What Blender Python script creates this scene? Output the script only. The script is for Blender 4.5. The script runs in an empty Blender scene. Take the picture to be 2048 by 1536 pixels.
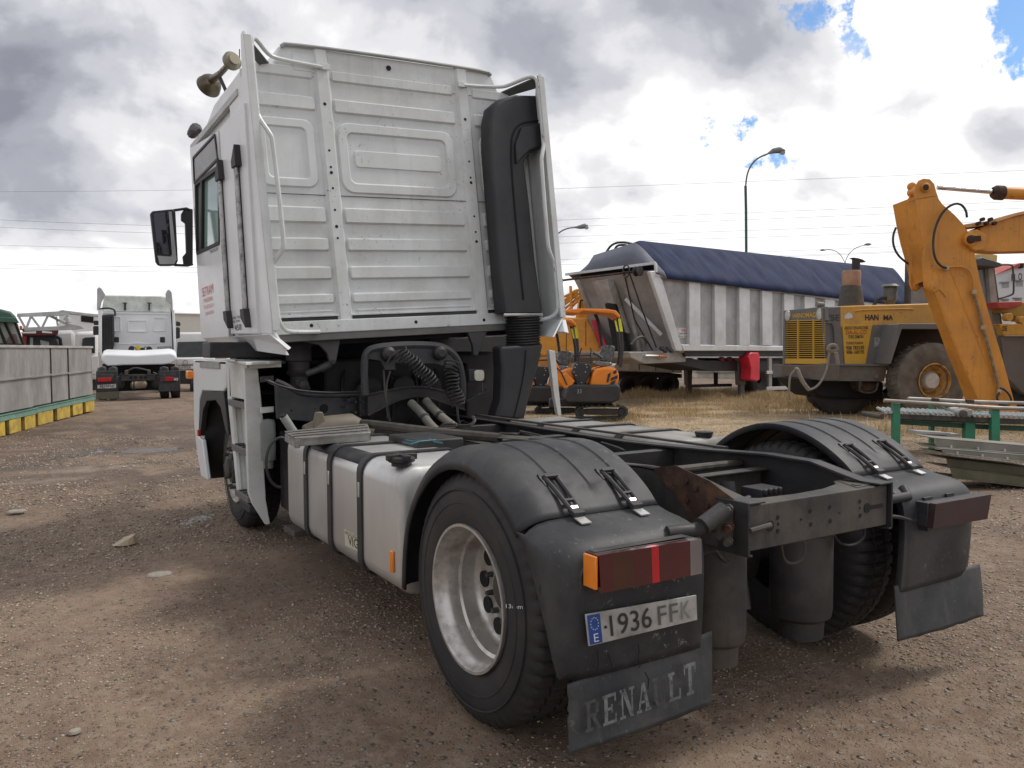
import bpy, math, random
import numpy as np
from mathutils import Vector, Matrix

# ------------------------------------------------------------------ camera
CP = np.array([-2.7596, -2.8365, 1.5253]); YAW, PITCH, ROLL, FPX = -.5551, -.0441, -.0045, 1610.0
_cy, _sy, _cp, _sp = math.cos(YAW), math.sin(YAW), math.cos(PITCH), math.sin(PITCH)
FWD = np.array([-_sy*_cp, _cy*_cp, _sp]); _rt = np.array([_cy, _sy, 0.]); _up = np.cross(_rt, FWD)
RGT = math.cos(ROLL)*_rt + math.sin(ROLL)*_up; UPV = -math.sin(ROLL)*_rt + math.cos(ROLL)*_up
scn = bpy.context.scene
cam = bpy.data.cameras.new('camera'); camo = bpy.data.objects.new('camera', cam); scn.collection.objects.link(camo)
cam.sensor_width = 36; cam.lens = FPX/2048*36; cam.clip_start = .05; cam.clip_end = 8000
camo.matrix_world = Matrix([[RGT[0], UPV[0], -FWD[0], CP[0]], [RGT[1], UPV[1], -FWD[1], CP[1]], [RGT[2], UPV[2], -FWD[2], CP[2]], [0, 0, 0, 1]])
scn.camera = camo
scn.view_settings.view_transform = 'Standard'; scn.view_settings.look = 'None'
scn.view_settings.exposure = 0.42; scn.view_settings.gamma = 1
scn.render.engine = 'CYCLES'; scn.cycles.max_bounces = 6; scn.cycles.use_denoising = True
random.seed(7); rng = np.random.default_rng(7)

# ------------------------------------------------------------------ world: nishita sky behind broken cloud
world = bpy.data.worlds.new('World'); scn.world = world; world.use_nodes = True
SUN_AZ, SUN_EL = math.radians(100), math.radians(52)     # azimuth from +Y towards +X
def node(nt, t, **kw):
    n = nt.nodes.new(t)
    for k, v in kw.items():
        if k.startswith('i_'):
            kk = k[2:]; n.inputs[int(kk) if kk.isdigit() else kk.replace('_', ' ')].default_value = v
        else: setattr(n, k, v)
    return n
def build_world():
    nt = world.node_tree; nt.nodes.clear(); L = nt.links.new
    out = node(nt, 'ShaderNodeOutputWorld'); bg = node(nt, 'ShaderNodeBackground'); L(bg.outputs[0], out.inputs[0])
    bg.inputs[1].default_value = .1
    sky = node(nt, 'ShaderNodeTexSky', sky_type='NISHITA', sun_disc=False, sun_elevation=SUN_EL, sun_rotation=SUN_AZ)
    tc = node(nt, 'ShaderNodeTexCoord'); G = tc.outputs['Generated']
    sep = node(nt, 'ShaderNodeSeparateXYZ'); L(G, sep.inputs[0])
    def m(op, a, b=None, c=None, clamp=False):
        n = node(nt, 'ShaderNodeMath', operation=op, use_clamp=clamp)
        for i, x in enumerate((a, b, c)):
            if x is None: continue
            if isinstance(x, (int, float)): n.inputs[i].default_value = x
            else: L(x, n.inputs[i])
        return n.outputs[0]
    zz = m('MAXIMUM', sep.outputs[2], 0.0); den = m('ADD', zz, .42)
    cx, cyy = m('DIVIDE', sep.outputs[0], den), m('DIVIDE', sep.outputs[1], den)
    comb = node(nt, 'ShaderNodeCombineXYZ'); L(cx, comb.inputs[0]); L(cyy, comb.inputs[1]); P = comb.outputs[0]
    def noise(vec, scale, detail, rough, dist=0., off=(0, 0, 0)):
        mp = node(nt, 'ShaderNodeMapping'); mp.inputs['Location'].default_value = off; L(vec, mp.inputs[0])
        n = node(nt, 'ShaderNodeTexNoise', i_Scale=scale, i_Detail=detail, i_Roughness=rough, i_Distortion=dist)
        L(mp.outputs[0], n.inputs['Vector']); return n.outputs[0]
    wn = node(nt, 'ShaderNodeTexNoise', i_Scale=9., i_Detail=6., i_Roughness=.65); L(G, wn.inputs['Vector']); ws = node(nt, 'ShaderNodeVectorMath', operation='MULTIPLY_ADD'); L(wn.outputs['Color'], ws.inputs[0]); ws.inputs[1].default_value = (.26,)*3; ws.inputs[2].default_value = (-.13,)*3
    wa = node(nt, 'ShaderNodeVectorMath', operation='ADD'); L(G, wa.inputs[0]); L(ws.outputs[0], wa.inputs[1]); GW = wa.outputs[0]
    def blob(px, py, inner, outer, vec=None):      # soft disc on the sky round a direction, 1 inside
        d = FWD + RGT*(px-1024)/FPX - UPV*(py-768)/FPX; d = d/np.linalg.norm(d)
        v = node(nt, 'ShaderNodeVectorMath', operation='DISTANCE'); L(vec or G, v.inputs[0]); v.inputs[1].default_value = tuple(d)
        mr = node(nt, 'ShaderNodeMapRange', interpolation_type='SMOOTHERSTEP'); L(v.outputs['Value'], mr.inputs[0])
        mr.inputs[1].default_value = inner; mr.inputs[2].default_value = outer; mr.inputs[3].default_value = 1; mr.inputs[4].default_value = 0
        return mr.outputs[0]
    n1 = noise(P, 1.5, 9, .50, .2, (3.1, 1.7, 0)); n2 = noise(P, 4.2, 9, .52, .35, (7.7, 2.2, 1)); n3 = noise(G, 7.5, 9, .54, .25, (1, 5, 2))
    # thickness / brightness of the cloud deck
    s = m('ADD', m('MULTIPLY', n1, .75), m('MULTIPLY', n2, .55)); s = m('SUBTRACT', m('ADD', s, m('MULTIPLY', n3, .45)), .275)      # mean ~.6
    def madd(s, b, k): return m('MULTIPLY_ADD', b, k, s)
    s = m('MULTIPLY_ADD', s, 1.45, -.235)
    for (px, py, ri, ro, k) in CLOUD_BLOBS: s = madd(s, blob(px, py, ri, ro), k)
    ramp = node(nt, 'ShaderNodeValToRGB'); L(s, ramp.inputs[0]); cr = ramp.color_ramp; cr.interpolation = 'EASE'
    stops = [(.26, (.215, .225, .265)), (.43, (.32, .33, .372)), (.56, (.46, .468, .505)), (.68, (.62, .62, .64)), (.84, (.86, .855, .86))]
    cr.elements[0].position = stops[0][0]; cr.elements[0].color = (*stops[0][1], 1)
    cr.elements[1].position = stops[-1][0]; cr.elements[1].color = (*stops[-1][1], 1)
    for p_, c_ in stops[1:-1]:
        e = cr.elements.new(p_); e.color = (*c_, 1)
    cloud = node(nt, 'ShaderNodeVectorMath', operation='SCALE'); L(ramp.outputs[0], cloud.inputs[0]); cloud.inputs['Scale'].default_value = 10.0
    # holes that show the blue
    h = m('MULTIPLY', n2, .9); h = m('ADD', h, m('MULTIPLY', n3, .5))
    hm = None
    for (px, py, ri, ro, k) in HOLES:
        b = m('MULTIPLY', blob(px, py, ri, ro, GW), k); hm = b if hm is None else m('MAXIMUM', hm, b)
    h = m('ADD', m('SUBTRACT', hm, .35), m('MULTIPLY', m('SUBTRACT', h, .70), .8))
    mr = node(nt, 'ShaderNodeMapRange', interpolation_type='SMOOTHSTEP'); L(h, mr.inputs[0]); mr.inputs[1].default_value = .05; mr.inputs[2].default_value = .34
    skm = node(nt, 'ShaderNodeVectorMath', operation='MULTIPLY'); L(sky.outputs[0], skm.inputs[0]); skm.inputs[1].default_value = (.66, .88, 1.08)
    mix = node(nt, 'ShaderNodeMix', data_type='RGBA'); L(mr.outputs[0], mix.inputs[0]); L(cloud.outputs[0], mix.inputs[6]); L(skm.outputs[0], mix.inputs[7])
    L(mix.outputs[2], bg.inputs[0])
# (px, py, inner, outer, amount) of light and dark masses in the deck
CLOUD_BLOBS = [(60, 200, .0, .30, -.05), (190, 430, .0, .20, -.12), (640, 60, .05, .40, .05), (330, 200, .0, .15, .10),
               (1750, 330, .08, .62, .22), (1250, 150, .0, .30, -.10), (1480, 60, .0, .20, -.06), (80, 640, .0, .30, .10), (1950, 200, .0, .3, .08),
               (1500, 640, .0, .30, .03), (2010, 285, .0, .06, -.18), (600, 640, .0, .5, .05)]
HOLES = [(1668, 22, .0, .068, .74), (2050, 80, .0, .078, .80), (1482, 238, .0, .055, .66), (1520, 365, .0, .055, .72), (1690, 100, .0, .05, .62)]
build_world()
sun = bpy.data.lights.new('sun', 'SUN'); sun.energy = 1.5; sun.angle = math.radians(12); sun.color = (1, .95, .88)
suno = bpy.data.objects.new('sun', sun); scn.collection.objects.link(suno)
_sd = Vector((math.sin(SUN_AZ)*math.cos(SUN_EL), math.cos(SUN_AZ)*math.cos(SUN_EL), math.sin(SUN_EL)))
suno.rotation_euler = _sd.to_track_quat('Z', 'Y').to_euler()

# ------------------------------------------------------------------ frames
class Fr:
    """affine frame of a thing: world = M @ local + t"""
    def __init__(s, M, t): s.M = np.array(M, float); s.t = np.array(t, float); s.I = np.linalg.inv(s.M)
    def on(s, px, py, ax, val):           # where the sight line of photo pixel (px,py) meets the local plane ax=val
        d = FWD + RGT*(px-1024)/FPX - UPV*(py-768)/FPX
        c = s.I@(CP-s.t); d = s.I@d; i = 'xyz'.index(ax); return tuple(c + d*(val-c[i])/d[i])
    def w(s, p): return s.M@np.array(p, float)+s.t
def px_ground(px, py, z=0.):
    d = FWD + RGT*(px-1024)/FPX - UPV*(py-768)/FPX; return CP + d*(z-CP[2])/d[2]
def px_depth(px, py, dep): return CP + (FWD + RGT*(px-1024)/FPX - UPV*(py-768)/FPX)*dep
def yaw_frame(ox, oy, head, oz=0.):       # local x axis points to heading (deg from +Y towards +X), local y to its left
    a = math.radians(head); ex = np.array([math.sin(a), math.cos(a), 0]); ey = np.array([-ex[1], ex[0], 0])
    return Fr(np.array([ex, ey, [0, 0, 1]]).T, (ox, oy, oz))
WLD = Fr(np.eye(3), (0, 0, 0))

# ------------------------------------------------------------------ materials
MATS = {}
def mat(name, col, rough=.6, metal=0., var=.18, scale=4., dirt=None, damt=.5, dscale=1.6, dthr=.5, bump=0., bscale=80., spots=None, spthr=.68, spscale=9., spec=.5, stretch=None, alpha=None, emit=None, coat=0., streak=None, marks=None, mthr=.60, mscale=26):
    if name in MATS: return MATS[name]
    m = bpy.data.materials.new(name); m.use_nodes = True; nt = m.node_tree; L = nt.links.new
    b = nt.nodes['Principled BSDF']; b.inputs['Roughness'].default_value = rough; b.inputs['Metallic'].default_value = metal
    b.inputs['Specular IOR Level'].default_value = spec; b.inputs['Coat Weight'].default_value = coat
    tc = node(nt, 'ShaderNodeTexCoord'); V = tc.outputs['Object']
    if stretch:
        mp = node(nt, 'ShaderNodeMapping'); mp.inputs['Scale'].default_value = stretch; L(V, mp.inputs[0]); V = mp.outputs[0]
    def nz(s, d=6, r=.6, off=0.):
        n = node(nt, 'ShaderNodeTexNoise', i_Scale=s, i_Detail=d, i_Roughness=r); n.noise_dimensions = '4D'; n.inputs['W'].default_value = off; L(V, n.inputs['Vector']); return n.outputs[0]
    def mr(src, a, c, lo=0., hi=1.):
        n = node(nt, 'ShaderNodeMapRange', interpolation_type='SMOOTHSTEP'); L(src, n.inputs[0]); n.inputs[1].default_value = a; n.inputs[2].default_value = c
        n.inputs[3].default_value = lo; n.inputs[4].default_value = hi; return n.outputs[0]
    def mixc(f, A, B):
        n = node(nt, 'ShaderNodeMix', data_type='RGBA'); L(f, n.inputs[0])
        for i, X in ((6, A), (7, B)):
            if isinstance(X, tuple): n.inputs[i].default_value = (*X, 1)
            else: L(X, n.inputs[i])
        return n.outputs[2]
    c0 = tuple(x*(1-var) for x in col); c1 = tuple(min(1, x*(1+var)) for x in col)
    C_ = mixc(mr(nz(scale), .3, .7), c0, c1)
    if dirt:
        dm = mr(nz(dscale, 9, .65, 3.), dthr-.12, dthr+.16, 0, damt); C_ = mixc(dm, C_, dirt)
        if rough < .5 or metal > 0:
            rm = node(nt, 'ShaderNodeMath', operation='MULTIPLY_ADD'); L(dm, rm.inputs[0]); rm.inputs[1].default_value = .75-rough; rm.inputs[2].default_value = rough; L(rm.outputs[0], b.inputs['Roughness'])
        if metal > .3:
            mm = node(nt, 'ShaderNodeMath', operation='MULTIPLY_ADD'); L(dm, mm.inputs[0]); mm.inputs[1].default_value = -metal*.9; mm.inputs[2].default_value = metal; L(mm.outputs[0], b.inputs['Metallic'])
    if spots: C_ = mixc(mr(nz(spscale, 4, .7, 9.), spthr, spthr+.05), C_, spots)
    if streak:
        mp2 = node(nt, 'ShaderNodeMapping'); mp2.inputs['Scale'].default_value = (9, 9, .55); L(tc.outputs['Object'], mp2.inputs[0])
        n = node(nt, 'ShaderNodeTexNoise', i_Scale=1.6, i_Detail=7, i_Roughness=.65); L(mp2.outputs[0], n.inputs['Vector']); C_ = mixc(mr(n.outputs[0], .50, .72, 0, streak[3]), C_, tuple(streak[:3]))
    if marks:       # scuffs: fine flecks gathered in patches
        mm_ = node(nt, 'ShaderNodeMath', operation='MULTIPLY'); L(mr(nz(2.1, 3, .6, 21.), .48, .62), mm_.inputs[0]); L(mr(nz(mscale, 5, .75, 17.), mthr, mthr+.05), mm_.inputs[1])
        C_ = mixc(mm_.outputs[0], C_, marks)
    L(C_, b.inputs['Base Color'])
    if bump:
        bp = node(nt, 'ShaderNodeBump', i_Strength=1.0, i_Distance=bump); L(nz(bscale, 3, .6, 5.), bp.inputs['Height']); L(bp.outputs[0], b.inputs['Normal'])
    if alpha is not None: b.inputs['Transmission Weight'].default_value = alpha
    if emit: b.inputs['Emission Color'].default_value = (*emit[:3], 1); b.inputs['Emission Strength'].default_value = emit[3]
    MATS[name] = m; return m
DUST = (.23, .20, .165)
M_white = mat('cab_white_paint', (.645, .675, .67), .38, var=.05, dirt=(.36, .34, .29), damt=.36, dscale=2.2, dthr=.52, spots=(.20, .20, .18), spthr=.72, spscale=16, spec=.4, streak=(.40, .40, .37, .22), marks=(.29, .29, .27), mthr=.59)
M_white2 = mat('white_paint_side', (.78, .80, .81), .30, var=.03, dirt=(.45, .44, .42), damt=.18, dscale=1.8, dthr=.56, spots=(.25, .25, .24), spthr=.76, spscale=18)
M_whites = mat('chipped_white_step_paint', (.70, .72, .70), .42, var=.05, dirt=(.40, .36, .30), damt=.35, dscale=3, spots=(.12, .12, .12), spthr=.66, spscale=22)
M_plas = mat('black_plastic', (.017, .018, .022), .5, var=.2, scale=6, dirt=(.045, .044, .044), damt=.45, dscale=2.5, bump=.0006, bscale=240)
M_guard = mat('mudguard_plastic', (.018, .0195, .023), .56, var=.15, scale=5, dirt=(.075, .074, .072), damt=.65, dscale=2.6, dthr=.5, streak=(.012, .012, .013, .6), marks=(.15, .148, .14), mthr=.585, mscale=34, bump=.0008, bscale=200)
M_flap = mat('mud_flap_rubber', (.026, .029, .033), .6, var=.15, dirt=(.075, .073, .068), damt=.6, dscale=5, streak=(.10, .092, .08, .4), marks=(.12, .115, .10), mthr=.60, bump=.001, bscale=90)
M_tyre = mat('tyre_rubber', (.016, .016, .017), .68, var=.2, scale=5, dirt=(.052, .046, .040), damt=.5, dscale=3.5, marks=(.11, .095, .075), mthr=.62, bump=.0008, bscale=160)
M_rim = mat('weathered_aluminium_rim', (.62, .60, .57), .36, .8, var=.12, dirt=(.17, .14, .11), damt=.8, dscale=7, dthr=.53, streak=(.2, .17, .14, .5), spots=(.10, .09, .08), spthr=.66, spscale=22)
M_chas = mat('chassis_dark_steel', (.022, .022, .025), .55, var=.25, dirt=(.095, .085, .072), damt=.5, dscale=3.5, dthr=.52, bump=.001, bscale=60)
M_dusty = mat('dusty_chassis_steel', (.034, .033, .032), .7, var=.25, dirt=(.115, .098, .076), damt=.6, streak=(.012, .011, .010, .5), dscale=4, dthr=.47, bump=.001, bscale=80)
M_rust = mat('rusty_steel', (.040, .020, .014), .85, var=.4, scale=9, dirt=(.15, .075, .035), damt=.8, dscale=9, dthr=.55, bump=.002, bscale=60)
M_tank = mat('brushed_aluminium_tank', (.64, .64, .63), .40, .78, var=.08, scale=3, dirt=(.30, .275, .235), damt=.6, dscale=2.3, dthr=.58, spots=(.20, .19, .17), spthr=.70, spscale=10, stretch=(1, 1, .35))
M_rub = mat('black_rubber', (.022, .022, .024), .6, var=.2, dirt=(.07, .065, .06), damt=.4, dscale=5)
M_alu = mat('bare_aluminium', (.62, .62, .61), .35, .8, var=.08, dirt=(.3, .27, .23), damt=.4, dscale=8)
M_grey = mat('grey_cast_metal', (.20, .19, .175), .65, .2, var=.2, dirt=(.30, .27, .22), damt=.5, dscale=6)
M_red = mat('red_lens', (.060, .006, .010), .14, var=.12, spec=.6, coat=.6)
M_red2 = mat('bright_red_lens', (.42, .012, .018), .16, coat=.5)
M_redB = mat('dark_amber_lens', (.055, .018, .010), .16, coat=.5)
M_lensg = mat('clear_grey_lens', (.16, .14, .14), .2, coat=.5)
M_amb = mat('amber_lens', (.85, .24, .015), .25, coat=.5)
M_dark = mat('dark_recess', (.008, .008, .009), .8)
M_glass = mat('green_tinted_glass', (.30, .45, .42), .05, var=.03, spec=.9)
M_mirr = mat('mirror_glass', (.10, .105, .12), .04, .9, var=.02)
M_txtred = mat('faded_red_lettering', (.72, .20, .15), .5, var=.3, scale=40)
M_txtblk = mat('black_lettering', (.03, .03, .03), .5, var=.2)
M_brass = mat('tarnished_horn_metal', (.13, .11, .075), .3, .85, var=.3, scale=12, dirt=(.08, .07, .05), damt=.6, dscale=12)

# ------------------------------------------------------------------ mesh builder
def smooth_path(P, k=4):
    P = [np.array(p, float) for p in P]
    if k == 0:                      # round the corners by cutting them, no overshoot
        for _ in range(2):
            Q = [P[0]]
            for a, b in zip(P[:-1], P[1:]): Q += [a*.75+b*.25, a*.25+b*.75]
            P = Q+[P[-1]]
        return P
    Q = [2*P[0]-P[1]]+P+[2*P[-1]-P[-2]]; out = []
    for i in range(1, len(Q)-2):
        for j in range(k):
            t = j/k; a, b, c, d = Q[i-1:i+3]; out.append(.5*((2*b)+(c-a)*t+(2*a-5*b+4*c-d)*t*t+(3*b-a-3*c+d)*t**3))
    return out+[P[-1]]
class MB:
    def __init__(s): s.v = []; s.f = []
    def add(s, V, F):
        o = len(s.v); s.v += [tuple(p) for p in V]; s.f += [tuple(i+o for i in q) for q in F]; return s
    def box(s, a, b):
        x0, y0, z0 = a; x1, y1, z1 = b
        return s.add([(x0, y0, z0), (x1, y0, z0), (x1, y1, z0), (x0, y1, z0), (x0, y0, z1), (x1, y0, z1), (x1, y1, z1), (x0, y1, z1)],
                     [(0, 3, 2, 1), (4, 5, 6, 7), (0, 1, 5, 4), (1, 2, 6, 5), (2, 3, 7, 6), (3, 0, 4, 7)])
    def loft(s, rings, cap=True, closed=True):
        n = len(rings[0]); V = [p for r in rings for p in r]; F = []
        for i in range(len(rings)-1):
            for j in range(n if closed else n-1):
                k = (j+1) % n; F.append((i*n+j, i*n+k, (i+1)*n+k, (i+1)*n+j))
        if cap and closed: F += [tuple(range(n-1, -1, -1)), tuple(range((len(rings)-1)*n, len(rings)*n))]
        return s.add(V, F)
    def bar(s, p, q, w, h=None, up=(0, 0, 1)):
        h = h or w; p, q, up = Vector(p), Vector(q), Vector(up); d = (q-p).normalized()
        if abs(d.dot(up)) > .98: up = Vector((0, 1, 0))
        r = d.cross(up).normalized()*(w/2); u = r.cross(d).normalized()*(h/2)
        return s.loft([[c-r-u, c+r-u, c+r+u, c-r+u] for c in (p, q)])
    def tube(s, pts, r, n=8, cap=True, closed=False):
        if 4 <= len(pts) < 24 and not closed and not isinstance(r, (list, tuple)): pts = smooth_path([tuple(p) for p in pts], 0)
        pts = [Vector(p) for p in pts]; m = len(pts); rs = r if isinstance(r, (list, tuple)) else [r]*m; rings = []; ref = None
        for i in range(m):
            if closed: t = pts[(i+1) % m]-pts[i-1]
            else: t = (pts[min(i+1, m-1)]-pts[max(i-1, 0)])
            t.normalize()
            if ref is None: ref = t.orthogonal().normalized()
            ref = (ref-t*ref.dot(t)).normalized(); b = t.cross(ref)
            rings.append([pts[i]+(ref*math.cos(a)+b*math.sin(a))*rs[i] for a in [2*math.pi*k/n for k in range(n)]])
        if closed: rings.append(rings[0]); cap = False
        return s.loft(rings, cap)
    def cyl(s, p, q, r, r2=None, n=20): return s.tube([p, q], [r, r if r2 is None else r2], n)
    def lathe(s, o, ax, prof, n=32, arc=None):      # prof: (radius, distance along axis)
        o, ax = Vector(o), Vector(ax).normalized(); a = ax.orthogonal().normalized(); b = ax.cross(a)
        rings = [[o+ax*t+(a*math.cos(w)+b*math.sin(w))*max(r, 1e-4) for w in [2*math.pi*k/n for k in range(n)]] for r, t in prof]
        return s.loft(rings, cap=False)
    def plate(s, poly, ax, a0, a1):                # polygon in the other two axes, extruded along ax
        i = 'xyz'.index(ax)
        def mk(p, a): l = list(p); l.insert(i, a); return tuple(l)
        return s.loft([[mk(p, a0) for p in poly], [mk(p, a1) for p in poly]])
    def prism(s, pts, vec): return s.loft([[Vector(p) for p in pts], [Vector(p)+Vector(vec) for p in pts]])
    def merge(s, o, fn=None): return s.add([fn(p) if fn else p for p in o.v], o.f)
    def build(s, name, m, parent=None, fr=None, smooth=35, bevel=0., solid=0., seg=2, uvfix=False, sub=0):
        V = np.array([tuple(p) for p in s.v], float)
        if fr is not None: V = V@fr.M.T+fr.t
        me = bpy.data.meshes.new(name); me.from_pydata(V.tolist(), [], s.f)
        import bmesh
        bm = bmesh.new(); bm.from_mesh(me); bmesh.ops.remove_doubles(bm, verts=bm.verts, dist=1e-5); bmesh.ops.recalc_face_normals(bm, faces=bm.faces); bm.to_mesh(me); bm.free()
        me.materials.append(m)
        if smooth: me.shade_smooth(); me.set_sharp_from_angle(angle=math.radians(smooth))
        o = bpy.data.objects.new(name, me); scn.collection.objects.link(o)
        if parent: o.parent = parent
        if solid:
            md = o.modifiers.new('thickness', 'SOLIDIFY'); md.thickness = solid; md.offset = -1
        if bevel:
            md = o.modifiers.new('edges', 'BEVEL'); md.width = bevel; md.segments = seg; md.limit_method = 'ANGLE'; md.angle_limit = math.radians(35); md.harden_normals = False
        if sub:
            md = o.modifiers.new('sub', 'SUBSURF'); md.levels = sub; md.render_levels = sub
        return o
def tag(o, label=None, cat=None, group=None, kind=None):
    for k, v in (('label', label), ('category', cat), ('group', group), ('kind', kind)):
        if v: o[k] = v
    return o
def thing(name, label, cat, fr=None, group=None):
    o = bpy.data.objects.new(name, None); scn.collection.objects.link(o); o.empty_display_size = .3
    if fr is not None: o.matrix_world = Matrix([[*fr.M[0], fr.t[0]], [*fr.M[1], fr.t[1]], [*fr.M[2], fr.t[2]], [0, 0, 0, 1]])
    return tag(o, label, cat, group)
def dup(o, parent=None, loc=None):
    c = o.copy(); scn.collection.objects.link(c); c.parent = parent
    for ch in list(o.children): dup(ch, c)
    return c
def rrect(x0, x1, z0, z1, r, n=5):
    r = min(r, (x1-x0)/2-1e-4, (z1-z0)/2-1e-4); P = []
    for cx, cz, a0 in ((x1-r, z1-r, 0), (x0+r, z1-r, 90), (x0+r, z0+r, 180), (x1-r, z0+r, 270)):
        for k in range(n+1):
            a = math.radians(a0+90*k/n); P.append((cx+r*math.cos(a), cz+r*math.sin(a)))
    return P
def text_mb(txt, size, depth=.002, condense=1., font_bold=0.):
    """flat lettering as geometry; origin at lower left, in the x/z plane facing -y"""
    cu = bpy.data.curves.new('t', 'FONT'); cu.body = txt; cu.size = size; cu.extrude = depth/2; cu.offset = font_bold; cu.resolution_u = 3
    ob = bpy.data.objects.new('t', cu); scn.collection.objects.link(ob); dg = bpy.context.evaluated_depsgraph_get(); me = ob.evaluated_get(dg).to_mesh()
    mb = MB(); mb.add([(v.co.x*condense, -v.co.z, v.co.y) for v in me.vertices], [tuple(p.vertices) for p in me.polygons])
    ob.evaluated_get(dg).to_mesh_clear(); bpy.data.objects.remove(ob); bpy.data.curves.remove(cu); return mb
def fit_text(txt, p00, p10, p01, depth=.003, bold=0.):
    """lettering fitted to the parallelogram: lower-left, lower-right, upper-left corners"""
    mb = text_mb(txt, 1., .0, font_bold=bold); V = np.array(mb.v); x0, x1 = V[:, 0].min(), V[:, 0].max(); z0, z1 = 0., max(V[:, 2].max(), .3)
    p00, p10, p01 = map(np.array, (p00, p10, p01)); ex, ez = p10-p00, p01-p00; nn = np.cross(ex, ez); nn = nn/np.linalg.norm(nn)
    lay = np.where(V[:, 1] < 0, 1., 0.)[:, None]
    W_ = p00+((V[:, 0]-x0)/(x1-x0))[:, None]*ex+((V[:, 2]-z0)/(z1-z0))[:, None]*ez+nn*depth
    o = MB(); o.add([tuple(p) for p in W_], mb.f); return o

# ================================================================== the tractor unit in front
truck = thing('tractor_unit', 'white two-axle tractor unit seen from behind, black mudguards and bare chassis rails', 'truck')
CAB = Fr([[1, 0, -.063], [0, 1, .065], [.055, 0, 1]], [.063*1.6, -.065*1.6, 0])     # the cab leans on its springs
def on(px, py, ax, val): return WLD.on(px, py, ax, val)
def con(px, py, ax, val): return CAB.on(px, py, ax, val)

# ---- cab shell
def cab_ring(fy):
    P = [(-1.2, 1.68), (1.2, 1.68), (1.2, 3.58), (1.13, 3.655), (.955, 3.67), (.90, 3.80), (.85, 3.825), (-.85, 3.825), (-.90, 3.80), (-.955, 3.67), (-1.13, 3.655), (-1.2, 3.58)]
    return [fy(x, z) for x, z in P]
cabm = MB()
def fy0(x, z): return (x, 3.032, z)
def fy1(x, z): return (x, 3.9, z-.02*(z > 3.5))
def fy2(x, z): return (x*(.97 if z > 3.66 else 1), 5.12-(z-1.6)*.25-.12*(abs(x) > 1.1), z if z < 3.5 else 3.42+(z-3.58)*.4)
def fy3(x, z): return (x*.86, 5.32-(z-1.6)*.22, z if z < 3.5 else 3.36+(z-3.58)*.25)
cabm.loft([cab_ring(fy0), cab_ring(fy1), cab_ring(fy2), cab_ring(fy3)])
cab = cabm.build('cab', M_white2, truck, CAB, bevel=.012)
# skirt below the cab side, turned under
for sx in (-1, 1):
    b = MB(); b.loft([[(sx*1.25, 5.02, 1.70), (sx*1.25, 2.74, 1.70), (sx*1.17, 2.60, 1.585), (sx*1.08, 5.0, 1.56)], [(sx*1.215, 5.02, 1.70), (sx*1.215, 2.74, 1.70), (sx*1.14, 2.63, 1.60), (sx*1.05, 5.0, 1.575)]])
    b.build('side_skirt', M_white2, cab, CAB, bevel=.004)
# outer door and quarter skins, slightly proud, with shut lines between
def side_skin(name, px, m=M_white2, x=-1.25, t=.03, par=None, bev=.006):
    P = [con(a, c, 'x', x) for a, c in px]; b = MB(); b.plate([(p[1], p[2]) for p in P], 'x', x, x+t); return b.build(name, m, par or cab, CAB, bevel=bev)
# door with its window opening built as a frame of four panels round the glass
yz = lambda px, py: con(px, py, 'x', -1.25)[1:]
def yzl(L): return [yz(*p) for p in L]
dz = MB()
A = {k: yz(*v) for k, v in dict(f_top=(384, 292), f_w0=(391, 368), f_w1=(394, 507), f_bot=(404, 690), b_top=(436, 262), b_w0=(437, 334), b_w1=(439, 486), b_bot=(457, 668)).items()}
FT = (A['f_top'][0]+.10, A['f_top'][1]); FB = (A['f_bot'][0], 1.70); BT = A['b_top']; BB = (A['b_bot'][0], 1.70)
w0, w1, w2, w3 = A['f_w0'], A['b_w0'], A['b_w1'], A['f_w1']
fl0, fl1 = (A['f_w0'][0]+.13, A['f_w0'][1]+.05), (A['f_w1'][0]+.12, A['f_w1'][1])
for poly in ([FT, BT, w1, w0], [BT, BB, w2, w1], [w3, w2, BB, FB], [FT, w0, w3, FB]): dz.plate(poly, 'x', -1.25, -1.215)
door = dz.build('door', M_white2, cab, CAB, bevel=.003)
b = MB(); b.plate([w0, w1, w2, w3], 'x', -1.228, -1.222); b.build('window', M_glass, cab, CAB, smooth=0)
b = MB()                                                            # black frame of the window and the dark cab interior beyond
for p, q in ((w0, w1), (w1, w2), (w3, w2), (w0, w3)):
    b.bar((-1.246, *p), (-1.246, *q), .03, .022, up=(1, 0, 0))
pm0, pm1 = ((w0[0]*.72+w1[0]*.28), w0[1]*.75+w1[1]*.25), ((w3[0]*.80+w2[0]*.20), w3[1]*.8+w2[1]*.2)
b.bar((-1.243, *pm0), (-1.243, *pm1), .05, .022, up=(1, 0, 0)); b.build('window_frame', M_rub, cab, CAB)
side_skin('upper_quarter_panel', [(389, 318), (430, 273), (436, 316), (391, 362)], mat('grey_panel', (.28, .29, .29), .4), x=-1.256, t=.006)
b = MB(); u = yzl([(388, 316), (431, 270), (437, 318), (390, 366)])
for i in range(4): b.bar((-1.255, *u[i]), (-1.255, *u[(i+1) % 4]), .018, .014, up=(1, 0, 0))
b.build('panel_seal', M_rub, cab, CAB)
# rear quarter panel between door and fairing
side_skin('rear_quarter_panel', [(439, 258), (487, 205), (516, 668), (462, 668)], t=.034)
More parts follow.
